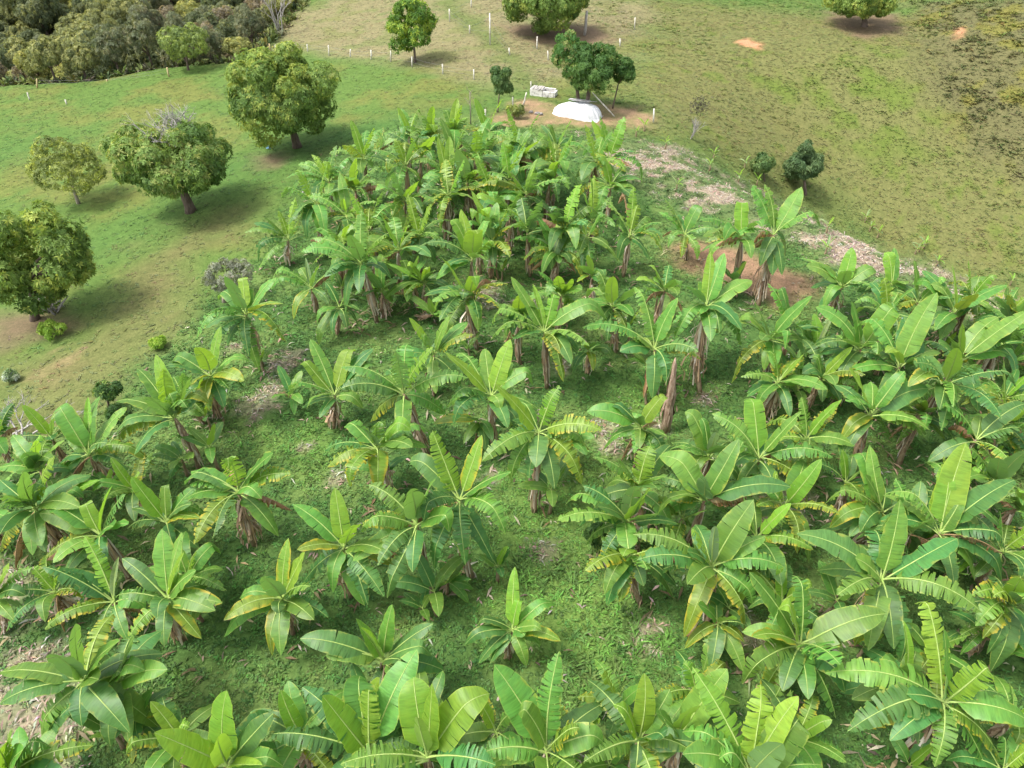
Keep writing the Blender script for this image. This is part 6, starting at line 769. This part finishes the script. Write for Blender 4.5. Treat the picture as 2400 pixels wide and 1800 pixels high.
# suckers: young offsets at the foot of their mothers
def sucker(x, y, hh, label, sd, group, kind='banana_sucker', n=5, up=.75, fl=''):
    root = thing(kind, label, 'banana sucker' if kind == 'banana_sucker' else 'banana seedling', (x, y, gz(x, y)), group); r = random.Random(sd)
    pseudostem(root, (r.uniform(-.1, .1) * hh, r.uniform(-.1, .1) * hh, hh), sd, False); L = .45 + .75 * hh
    for i in range(n):
        az = i * 2.4 + r.uniform(-.4, .4); el = up * r.uniform(.3, 1.3) if i else 1.2; l = L * r.uniform(.7, 1.05)
        tip = np.array([math.cos(az) * math.cos(el), math.sin(az) * math.cos(el), math.sin(el)]) * l + np.array([0, 0, hh])
        leaf_object(root, (0, 0, hh), tip, L, ('u' if i == 0 else '') + fl, sd * 13 + i, True, .5)
r0 = random.Random(3)
for i, p in enumerate(PLANTS):
    h = p['c'][2] - p['b'][2]
    if h < 1.9 or p['label'].startswith('half-hidden plant') or r0.random() < .45: continue
    mother = short_name(p['label'], 9); grp = 'banana suckers between the plants'; ns = r0.choice([1, 1, 2])
    hs = sorted([r0.uniform(.5, .8), r0.uniform(.95, 1.3)]) if ns == 2 else [r0.uniform(.5, 1.3)]
    for k in range(ns):
        lab = ('shorter ' if ns == 2 and k == 0 else 'taller ' if ns == 2 else '') + 'young sucker at the foot of the ' + mother
        az = r0.uniform(0, 6.28); sucker(p['b'][0] + math.cos(az) * r0.uniform(.4, .9), p['b'][1] + math.sin(az) * r0.uniform(.4, .9), hs[k], lab, 7000 + i * 3 + k, grp)
for i, s in enumerate(SPOTS['seedling']):
    sucker(s[0], s[1], .42, 'small yellow-green banana seedling newly planted in the straw and weeds of the right shoulder', 9000 + i, 'seedlings on the right shoulder', 'banana_seedling', 4, .6, 'f')

# the tall dead stump
s = SPOTS['stump'][0]; st = thing('dead_banana_stump', 'tall leafless dead brown banana stump, shaggy, right of middle', 'dead stump', tuple(s[:3])); st.location.z = gz(s[0], s[1])
tp = np.array(s[3:]) - np.array(st.location); m = MB(); m.tube([tp * f for f in (-.03, .15, .35, .55, .75, .92, 1)], [.21, .19, .17, .13, .10, .07, .02], 9, .16); m.build('stump', M['skirt'], st)
m = MB()
for k in range(26):
    f0 = rnd.uniform(.3, .95); az = rnd.uniform(0, 6.28); o = Vector((math.cos(az), math.sin(az), 0)); tg = Vector((-o.y, o.x, 0)); p0 = Vector(tp * f0) + o * (.19 - .12 * f0); ln = f0 * rnd.uniform(.4, .8) * tp[2]; wd = rnd.uniform(.03, .08)
    m.add([p0 - tg * wd, p0 + tg * wd, p0 + tg * wd * 1.3 + o * .12 - Vector((0, 0, ln * .5)), p0 - tg * wd + o * .13 - Vector((0, 0, ln * .5)), p0 + tg * wd + o * .10 - Vector((0, 0, ln)), p0 - tg * wd * .4 + o * .09 - Vector((0, 0, ln))], [(0, 1, 2, 3), (3, 2, 4, 5)])
m.build('dry_leaf_skirt', M['skirt'], st)

# ------------------------------------------------------------------ trees
def rosettes(cen, out, n_leaf, ln, wd, cols, droop=.35, jit=.16):
    n = len(cen); a = unit(np.cross(out, np.array([.21, .35, .9]))); b_ = np.cross(out, a)
    ang = rng.random((n, 1)) * 6.28 + np.arange(n_leaf)[None, :] * (6.283 / n_leaf) + rng.normal(0, .25, (n, n_leaf))
    d = a[:, None] * np.cos(ang)[..., None] + b_[:, None] * np.sin(ang)[..., None] + out[:, None] * rng.uniform(.15, .7, (n, n_leaf))[..., None]
    d = unit(d); d[..., 2] -= droop * rng.random((n, n_leaf)); d = unit(d)
    L = ln * rng.uniform(.65, 1.2, (n, n_leaf)); W = wd * rng.uniform(.75, 1.2, (n, n_leaf))
    s = unit(np.cross(d, out[:, None] + rng.normal(0, .3, (n, n_leaf, 3))))
    p = np.repeat(cen[:, None], n_leaf, 1); md = p + d * (L * .5)[..., None]; tip = p + d * L[..., None]; tip[..., 2] -= L * .18
    hw = s * (W * .5)[..., None]; v = np.stack([p, md + hw, tip, md - hw], 2).reshape(-1, 3)
    c = cols[:, None] * (1 + rng.normal(0, jit, (n, n_leaf, 1))); c = np.repeat(np.clip(c, .01, .7).reshape(-1, 3), 4, 0)
    return v, c
PAL = {  # dark leaf, light leaf, share of new flush, flush colour
    'mango': ((0.093, 0.172, 0.042), (0.255, 0.356, 0.084), .22, (0.348, 0.411, 0.097)), 'mangobare': ((0.093, 0.178, 0.050), (0.223, 0.329, 0.086), .16, (0.311, 0.356, 0.111)),
    'mangored': ((0.056, 0.146, 0.038), (0.130, 0.255, 0.060), .35, (0.277, 0.306, 0.108)), 'mangodark': ((0.055, 0.131, 0.036), (0.127, 0.228, 0.055), .07, (0.230, 0.268, 0.084)),
    'sparse': ((0.139, 0.188, 0.066), (0.276, 0.328, 0.102), .2, (0.392, 0.442, 0.108)), 'sparseflat': ((0.115, 0.174, 0.060), (0.230, 0.302, 0.090), .2, (0.288, 0.362, 0.096)),
    'tall': ((0.081, 0.174, 0.036), (0.207, 0.335, 0.060), .25, (0.334, 0.429, 0.060)), 'citrus': ((0.081, 0.158, 0.053), (0.169, 0.257, 0.087), .05, (0.242, 0.309, 0.105)),
    'citrusspire': ((0.070, 0.135, 0.056), (0.148, 0.223, 0.091), .04, (0.209, 0.275, 0.105)), 'drybush': ((0.196, 0.214, 0.162), (0.346, 0.375, 0.288), .1, (0.276, 0.335, 0.192)),
    'weedbush': ((0.052, 0.121, 0.036), (0.115, 0.208, 0.060), .08, (0.207, 0.295, 0.072)), 'limebush': ((0.184, 0.322, 0.048), (0.311, 0.469, 0.072), .2, (0.392, 0.509, 0.096)),
    'whitebush': ((0.149, 0.255, 0.084), (0.346, 0.429, 0.288), .3, (0.540, 0.600, 0.552)),
    'forest0': ((0.145, 0.176, 0.083), (0.298, 0.323, 0.138), .2, (0.375, 0.379, 0.155)), 'forest1': ((0.113, 0.148, 0.090), (0.236, 0.253, 0.147), .1, (0.298, 0.281, 0.173)),
    'forest2': ((0.197, 0.224, 0.083), (0.375, 0.393, 0.138), .2, (0.471, 0.450, 0.155)), 'forest3': ((0.197, 0.176, 0.129), (0.329, 0.288, 0.207), .2, (0.375, 0.309, 0.207)), 'forest4': ((0.091, 0.129, 0.066), (0.184, 0.210, 0.107), .1, (0.251, 0.267, 0.104))}
def crown_mesh(kind, rx, rz, leaf=.26, dens=1.0, nlobe=None, low=.55):
    """foliage of one tree round (0,0,0): rosettes on the surfaces of many uneven lobes"""
    dk, lt, fl, fc = [np.array(q) if isinstance(q, tuple) else q for q in PAL[kind]]
    big = rx > 1.2; nl = int(24 + 15 * rx) if big else 20
    u = rng.normal(0, 1, (nl, 3)); u[:, 2] = np.abs(u[:, 2]) * 1.0 - low; u = unit(u); rr = rng.uniform(.48, .86, nl) if big else rng.uniform(.25, .72, nl)
    lc = u * rr[:, None] * np.array([rx, rx, rz]); lr = (rng.uniform(.17, .33, nl) if big else rng.uniform(.26, .42, nl)) * min(rx, rz * 1.2)
    lcol = rng.random(nl); per = max(18, int(dens * 92 * (lr.mean() / .75) ** 2 * (.26 / leaf) ** 2))
    k = rng.integers(0, nl, nl * per); w_ = unit(rng.normal(0, 1, (len(k), 3)) + u[k] * .55); w_[:, 2] += .1; w_ = unit(w_)
    cen = lc[k] + w_ * (lr[k] * rng.uniform(.68, 1.22, len(k)))[:, None] * np.array([1, 1, .82])
    dd = np.linalg.norm((cen[:, None] - lc[None]) / np.array([1, 1, .82]), axis=2) / lr[None]; dd[np.arange(len(k)), k] = 9
    keep = dd.min(1) > .78; cen, w_, k = cen[keep], w_[keep], k[keep]
    t_ = np.clip(lcol[k] * .8 + rng.random(len(k)) * .5 - .15, 0, 1)[:, None]; cols = dk * (1 - t_) + lt * t_
    f_ = (rng.random(len(k)) < fl * (.3 + 1.5 * (lcol[k] > .6)))[:, None]; cols = np.where(f_, fc[None], cols)
    v, c = rosettes(cen, w_, 7, leaf, leaf * .34, cols)
    return v, c, lc, lr
def limbs(m, top, lc, r0, n, rough=.1, start=.0):
    order = sorted(range(len(lc)), key=lambda i: -np.linalg.norm(lc[i][:2]))
    for i in order[:n]:
        s = Vector(top); e = s.lerp(Vector(lc[i]), .8); md = s.lerp(e, .5) + Vector((rnd.uniform(-.2, .2), rnd.uniform(-.2, .2), .12 * (e - s).length))
        m.tube([s, s.lerp(md, .6), md, md.lerp(e, .55), e], [r0, r0 * .75, r0 * .55, r0 * .4, r0 * .15], 6, rough)
def twigs(m, p, d, ln, r, depth, spread=.7):
    e = p + d * ln; md = p.lerp(e, .5) + Vector((rnd.uniform(-1, 1), rnd.uniform(-1, 1), rnd.uniform(-.5, .5))) * ln * .09
    m.tube([p, md, e], [r, r * .8, r * .55], 4 if r < .03 else 5, 0, False)
    if depth > 0:
        for k in range(rnd.choice([2, 3, 3])):
            nd_ = (d + Vector((rnd.uniform(-1, 1), rnd.uniform(-1, 1), rnd.uniform(-.6, .9))) * spread).normalized()
            twigs(m, p.lerp(e, rnd.uniform(.55, 1)), nd_, ln * rnd.uniform(.55, .8), r * .55, depth - 1, spread)
for T in TREES:
    kind = T['k']; base = Vector(T['b']); base.z = gz(base.x, base.y); cen = Vector(T['c']) - base; rx, rz = T['rx'], T['rz']
    root = thing(T['name'], T['label'], T['cat'], base)
    leaf = {'mango': .25, 'mangobare': .24, 'mangored': .25, 'mangodark': .24, 'sparse': .2, 'sparseflat': .24, 'tall': .32, 'citrus': .2, 'citrusspire': .24}.get(kind, .16)
    dens = {'sparse': .5, 'sparseflat': .55, 'drybush': .8, 'limebush': .5, 'mangodark': 1.25, 'mango': 1.2, 'mangobare': 1.2, 'citrus': 2.2, 'citrusspire': 1.8}.get(kind, 1.0)
    if rx < 1.0: leaf = min(leaf, .22)
    if kind in ('citrus', 'citrusspire'): rx *= .84; rz *= .88
    if kind in ('mango', 'mangobare', 'mangored', 'mangodark'): rx *= .86; rz *= .92
    v, c, lc, lr = crown_mesh(kind, rx, rz, leaf, dens, None, T.get('low', .55))
    if kind == 'citrusspire':
        v2, c2, lc2, _ = crown_mesh(kind, rx * .38, rz * .7, leaf, dens); v2 = v2 + np.array([-rx * .15, 0, rz * .9]); v = np.vstack([v, v2]); c = np.vstack([c, c2])
    cen_np = np.array(cen); cen_np[2] = max(cen_np[2], rz * .55)
    cen_np[2] += T.get('dz', 0)
    v = v + cen_np
    hgt_min = .1 + np.array([float(q) for q in terrain(v[::4, 0] + base.x, v[::4, 1] + base.y)]) - base.z
    low = (v[::4, 2] < hgt_min); kp = np.repeat(~low, 4); v, c = v[kp], c[kp]
    link('crown', np_mesh('crown', v, np.arange(len(v)).reshape(-1, 4), [M['foliage']], c), root)
    m = MB(); small = rx < 1.1; tr = max(.03, .075 * rx) if not small else .03 + .02 * rx
    if kind in ('sparse', 'tall', 'sparseflat'): tr *= .62
    top = Vector((cen_np[0] * .55, cen_np[1] * .55, max(cen_np[2] - rz * .55, .25 * cen_np[2])))
    m.tube([Vector((0, 0, -.15)), top * .15, top * .5, top], [tr * 1.5, tr * 1.15, tr, tr * .9], 9, .08)
    limbs(m, top, lc * .75 + cen_np, tr * .6, 4 if small else 8)
    m.build('trunk', M['bark_pale' if kind in ('sparse', 'drybush') else 'bark'], root)
    if kind == 'mangobare':
        m = MB()
        for k in range(44):
            an = rnd.uniform(0, 6.28); d = Vector((math.cos(an) * .8, math.sin(an) * .8, rnd.uniform(.3, .9))).normalized()
            p0 = Vector(cen_np) + Vector((rnd.uniform(-.1, .4) * rx, rnd.uniform(-.5, .5) * rx, rz * rnd.uniform(.55, .85)))
            twigs(m, p0, d, rnd.uniform(.5, .9), .03, 2, .8)
        m.build('bare_twigs', M['wood_grey'], root)
# the forest beyond the meadow
protos = []
FL = ['dull green bushy tree of the top-left forest', 'dark grey-green tree of the top-left forest', 'yellow-green tree of the top-left forest', 'brownish tree of the top-left forest', 'very dark tree of the top-left forest']
for k in range(5):
    root = thing('forest_tree', FL[k], 'tree', (0, 0, 0), 'trees of the forest'); rx = (2.6, 2.2, 2.4, 2.0, 2.5)[k]; rz = (2.2, 2.6, 1.9, 2.4, 2.5)[k]
    v, c, lc, lr = crown_mesh('forest%d' % k, rx, rz, .34, .9); v = v + np.array([0, 0, rz + 2.2])
    link('crown', np_mesh('crown', v, np.arange(len(v)).reshape(-1, 4), [M['foliage']], c), root)
    m = MB(); m.tube([(0, 0, -.4), (.05, 0, 1), (.1, .05, 2.4), (.1, 0, 3.4)], [.22, .18, .15, .12], 7, .1); limbs(m, (.1, 0, 2.6), lc + np.array([0, 0, rz + 2.2]), .1, 6); m.build('trunk', M['bark'], root)
    protos.append(root)
def dup(root, loc, rz, sc):
    r = root.copy(); COL.objects.link(r); r.location = loc; r.rotation_euler = (0, 0, rz); r.scale = sc
    for ch in list(root.children):
        c = ch.copy(); COL.objects.link(c); c.parent = r
    return r
pts = []; rf = random.Random(8); used = [0] * 5
for _ in range(6000):
    x = rf.uniform(-98, -25); y = rf.uniform(72, 128); fs = min(y - 1 - float(forest_line(x)), (-26.5 - x) * .9)
    if fs < 1.0 or abs(x) > (y * .75 + 20) * .82: continue
    if any((x - a) ** 2 + (y - b) ** 2 < (2.75 + .3 * (y > 100)) ** 2 for a, b in pts): continue
    pts.append((x, y)); k = int(fbm(np.array(x * .09), np.array(y * .09), 55) * 7.5 + rf.random() * 2.2) % 5; s = rf.uniform(.62, 1.12) * (.72 if fs < 4 else 1)
    loc = (x, y, gz(x, y) - .3); rz = rf.uniform(0, 6.28); sc = (s, s, s * rf.uniform(.8, 1.25))
    if used[k]: o_ = dup(protos[k], loc, rz, sc)
    else: o_ = protos[k]; o_.location = loc; o_.rotation_euler = (0, 0, rz); o_.scale = sc
    q_ = x / (y * .75 + 20)
    o_['label'] = FL[k] + (', along the meadow edge' if fs < 5 else ', deep inside' if fs < 16 else ', at the back') + (', left part' if q_ < -.66 else ', middle part' if q_ < -.5 else ', right part')
    used[k] += 1
    if len(pts) > 285: break
x, y = scatter(16000, -95, -22, 70, 126); fs = np.minimum(y - .5 - forest_line(x), (-25 - x) * .9); k = (fs > .2) & (rng.random(len(x)) < .8); x, y = x[k], y[k]
cu = np.array([(.06, .085, .03), (.12, .15, .045), (.16, .18, .05), (.10, .09, .055)])[rng.integers(0, 4, len(x))]
tufts('forest_undergrowth', x, y, cu, 9, .8, .26, (.75, .35), jit=.2)
root = thing('bare_tree', 'leafless pale tree standing at the forest edge near the top', 'tree', (-25.6, 86, gz(-25.6, 86))); m = MB()
for k in range(4): twigs(m, Vector((rnd.uniform(-.3, .3), rnd.uniform(-.3, .3), -.2)), Vector((rnd.uniform(-.35, .35), rnd.uniform(-.2, .2), 1)).normalized(), 2.2, .09, 3, .42)
m.build('branches', M['wood_grey'], root)

# ------------------------------------------------------------------ fences, poles
def post(mb, b, t_, r):
    b = Vector(b); t_ = Vector(t_); m = (b + t_) / 2 + Vector((rnd.uniform(-.02, .02), 0, 0)); mb.tube([b - (t_ - b).normalized() * .2, m, t_], [r * 1.1, r, r * .92], 7, .06)
FN = {'posta': ('fence along the forest edge with pale yellowish leaning posts, upper left', .075, 'post_yellow'), 'postb': ('fence line of short white posts between the green meadow and the pale hill', .065, 'post_white'),
      'postc': ('fence of white posts climbing beside the grassy track at the top', .07, 'post_white'), 'postd': ('fence of few grey posts near the trees behind the tarpaulin', .065, 'post_white'), 'poste': ('fence of low white posts round the bare earth by the tarpaulin', .06, 'post_white')}
for key, (lab, rad, mt) in FN.items():
    ps = SPOTS[key]; o = Vector(ps[0][:3]); root = thing('fence', lab, 'fence', o, 'wire fences of the pasture'); tops = []
    for s in ps:
        b = Vector(s[:3]); t_ = Vector(s[3:]); b.z = gz(b.x, b.y); mb = MB(); r_ = rad * (.6 if (t_ - b).length > 3 else 1); post(mb, b - o, t_ - o, r_); mb.build('post', M[mt], root); tops.append((b - o, t_ - o))
    if key in ('posta', 'postb', 'postc'):
        for f in (.45, .85):
            for (b0, t0), (b1, t1) in zip(tops, tops[1:]):
                mb = MB(); p = b0.lerp(t0, f); q = b1.lerp(t1, f); mb.tube([p, p.lerp(q, .5) - Vector((0, 0, .05)), q], [.006] * 3, 3); mb.build('wire', M['wire'], root)
def single(name, label, cat, s, r, mt, taper=.7):
    b = Vector(s[:3]); b.z = gz(b.x, b.y); t_ = Vector(s[3:]) - b; mb = MB(); mb.tube([t_ * -.05, t_ * .3 + Vector((.02, 0, 0)), t_ * .65, t_], [r, r * .95, r * .85, r * taper], 8, .07)
    return tag(mb.build(name, M[mt], None, True, b), label, cat)
for s, l in zip(SPOTS['stray'], ('lone white post leaning in the meadow at the far left', 'second lone post, shorter, in the left meadow')): single('fence_post', l, 'post', s, .07, 'post_white')
single('wooden_pole', 'thick grey wooden pole beside the wide mango tree at the top', 'pole', SPOTS['tallpole'][0], .16, 'wood_grey')
s = SPOTS['leanpost'][0]; single('leaning_post', 'pale post tilted at the corner of the bare earth', 'post', s, .07, 'post_white')
s = list(SPOTS['prop'][0]); single('prop_pole', 'long white pole leaning beside the tarpaulin under the trees', 'pole', s, .055, 'post_white')
s = SPOTS['deadsapling'][0]; b = Vector(s[:3]); b.z = gz(b.x, b.y); root = thing('dead_sapling', 'thin leafless sapling left of the bare earth', 'sapling', b); m = MB(); h = s[5] - b.z
m.tube([(0, 0, -.1), (.03, 0, h * .5), (0, .02, h)], [.05, .04, .02], 6, .1); m.build('trunk', M['bark_pale'], root); m = MB()
for k in range(9): twigs(m, Vector((0, 0, h * rnd.uniform(.55, 1))), Vector((rnd.uniform(-1, 1), rnd.uniform(-1, 1), .8)).normalized(), .35, .015, 1)
m.build('twigs', M['bark_pale'], root)
s = SPOTS['bareshrub'][0]; b = Vector(s[:3]); b.z = gz(b.x, b.y); root = thing('bare_shrub', 'pale leafless shrub with a dark twiggy top on the right hillside', 'shrub', b); m = MB()
for k in range(5): twigs(m, Vector((0, 0, -.05)), Vector((rnd.uniform(-.4, .6), rnd.uniform(-.4, .4), 1)).normalized(), .75, .035, 3, .6)
m.build('branches', M['wood_grey'], root)
h = max(1.2, s[5] - b.z); q = rng.normal(0, 1, (130, 3)) * np.array([.3, .3, .28]) + np.array([.3, 0, h]); v, c = rosettes(q, unit(rng.normal(0, 1, (130, 3)) + np.array([0, 0, .6])), 5, .14, .05, np.tile((.10, .095, .075), (130, 1)))
link('dry_leaves', np_mesh('dry_leaves', v, np.arange(len(v)).reshape(-1, 4), [M['foliage']], c), root)
s = SPOTS['branches'][0]; root = thing('fallen_branch', 'bleached grey fallen branch with twigs at the left edge', 'branch', (s[0], s[1], gz(s[0], s[1]) + .1)); m = MB()
for k in range(6): twigs(m, Vector((-.6 + k * .25, rnd.uniform(-.3, .3), .05)), Vector((rnd.uniform(-.6, 1), rnd.uniform(-.3, .9), rnd.uniform(.1, .7))).normalized(), rnd.uniform(.7, 1.1), .05, 3, .6)
m.build('branches', M['wood_grey'], root)
s = SPOTS['woodpile'][0]; root = thing('branch_pile', 'pile of cut grey branches leaning at the foot of the left mango tree', 'wood pile', (s[0], s[1], gz(s[0], s[1])))
for k in range(26):
    an = rnd.uniform(-.9, .9); ln = rnd.uniform(1.2, 2.3); b = Vector((rnd.uniform(-.5, .7), rnd.uniform(-.5, .5), .05)); e = b + Vector((math.sin(an) * ln * .6 + .2, rnd.uniform(-.2, .5), ln * rnd.uniform(.2, .6)))
    m = MB(); m.tube([b, b.lerp(e, .5) + Vector((rnd.uniform(-.06, .06), 0, .04)), e], [.05, .04, .02], 6, .1); m.build('branch', M['wood_grey'], root)

# ------------------------------------------------------------------ tarpaulin heap, trough, odds and ends
s = SPOTS['tarp'][0]; root = thing('tarpaulin_heap', 'white tarpaulin pulled over a heap on the bare earth', 'tarpaulin', (s[0], s[1] + .35, gz(s[0], s[1] + .35)), None, math.radians(-24))
nu, nv = 64, 40; uu, vv = np.meshgrid(np.linspace(-1, 1, nu), np.linspace(-1, 1, nv)); ux, vy = uu.ravel(), vv.ravel()
sx = np.sign(ux) * np.abs(ux) ** .9 * 1.72; sy = np.sign(vy) * np.abs(vy) ** .9 * .95
edge = np.maximum(np.abs(ux) ** 3.2, np.abs(vy) ** 3.0); edge = (np.abs(ux) ** 3 + np.abs(vy) ** 2.6) ** .37
hz = .88 * np.clip(1 - np.clip(edge, 0, 1) ** 4.6, 0, 1) ** .85 * (1 - .10 * (ux + .2) ** 2) * (.86 + .14 * sstep(-1, .4, ux)) * (1 - .10 * vy)
fold = (fbm(ux * 5 + 3, vy * 2.2 + 5, 31) - .5) * .26 + .07 * np.sin(np.arctan2(vy, ux) * 19 + 4 * fbm(ux * 3 + 9, vy * 3, 2)) * sstep(.35, .8, edge) + .05 * np.abs(np.sin(ux * 5.3 + vy * 2))
hz = hz + fold * sstep(0, .2, hz + .05) + .02
left = sstep(-.55, -1, ux); sx = sx - left * .35; sy = sy * (1 + .1 * np.sin(ux * 5))
idx = np.arange(nu * nv).reshape(nv, nu); qd = np.stack([idx[:-1, :-1], idx[:-1, 1:], idx[1:, 1:], idx[1:, :-1]], -1).reshape(-1, 4)
link('tarpaulin', np_mesh('tarpaulin', np.stack([sx, sy, hz], 1), qd, [M['tarp']], None, True), root)
m = MB(); m.box((.05, .28, 1.05), (1.25, .42, .03), .06, .01); m.box((-.75, .3, 1.03), (.45, .36, .03), -.1, .01); m.build('grey_sheet', M['grey_sheet'], root, False)
for k in range(3):
    m = MB(); m.tube([(-.9 + k * .7, .12, 1.08), (-.2 + k * .7, .2 + .1 * k, 1.09)], [.03, .025], 6, .1); m.build('stick', M['wood_grey'], root)
s = SPOTS['trough'][0]; root = thing('concrete_trough', 'old whitewashed concrete trough with stained walls and rough wooden lid behind the bare earth', 'trough', (s[0], s[1] + .3, gz(s[0], s[1] + .3)), None, math.radians(-20))
for nm, c_, sz in (('wall', (-.45, -.36, .2), (.95, .09, .62)), ('wall', (.52, -.37, .16), (.92, .09, .54)), ('wall', (0, .36, .2), (1.9, .09, .62)), ('wall', (-.97, 0, .2), (.09, .81, .6)), ('wall', (1.02, 0, .15), (.09, .79, .52)), ('divider', (.04, 0, .19), (.1, .62, .62))):
    m = MB(); m.box(c_, sz, 0, .012); m.build(nm, M['concrete'], root, False)
m = MB(); m.box((.02, 0, .03), (1.86, .6, .1), 0); m.build('trough_bottom', M['dark_inside'], root, False)
for k in range(5):
    m = MB(); m.box((-.85 + k * .2, rnd.uniform(-.03, .05), .55 + .004 * k), (.16, .86, .03), rnd.uniform(-.12, .12), .01); m.build('plank', M['wood_grey'], root, False)
for k, s in enumerate(SPOTS['rubble']):
    m = MB(); n = 12
    for j in range(3 if k == 0 else 1):
        c_ = Vector((rnd.uniform(-.15, .15), rnd.uniform(-.1, .1), .05)); m.tube([c_ - Vector((.16, 0, .03)), c_ - Vector((.08, 0, -.03)), c_ + Vector((.07, .03, .05)), c_ + Vector((.17, 0, -.03))], [.04, .11, .10, .03], 7, .25)
    tag(m.build('rubble_stone', M['rock'], None, False, (s[0], s[1], gz(s[0], s[1]))), ('largest grey lump of rubble on the bare earth left of the tarpaulin', 'small pale lump of rubble left of the largest one', 'small grey lump of rubble nearest the tarpaulin')[k], 'rubble')
for key, nm, lab, mt, sz in (('bluescrap', 'plastic_scrap', 'light blue scrap of plastic on the ground among the right-hand bananas', 'lightblue', .45), ('bluesheet', 'plastic_sheet', 'crumpled blue plastic sheet under the largest mango tree', 'blue', .2)):
    s = SPOTS[key][0]; g = np.linspace(-1, 1, 9); uu, vv = np.meshgrid(g, g); hz = .06 + .16 * fbm(uu * 2 + 4, vv * 2 + 8, 6) * (1 - np.maximum(np.abs(uu), np.abs(vv)) ** 3); idx = np.arange(81).reshape(9, 9)
    qd = np.stack([idx[:-1, :-1], idx[:-1, 1:], idx[1:, 1:], idx[1:, :-1]], -1).reshape(-1, 4)
    tag(link(nm, np_mesh(nm, np.stack([uu.ravel() * sz, vv.ravel() * sz * .5, hz.ravel()], 1), qd, [M[mt]], None, True), None, (s[0], s[1], gz(s[0], s[1]) + .03)), lab, 'plastic scrap')
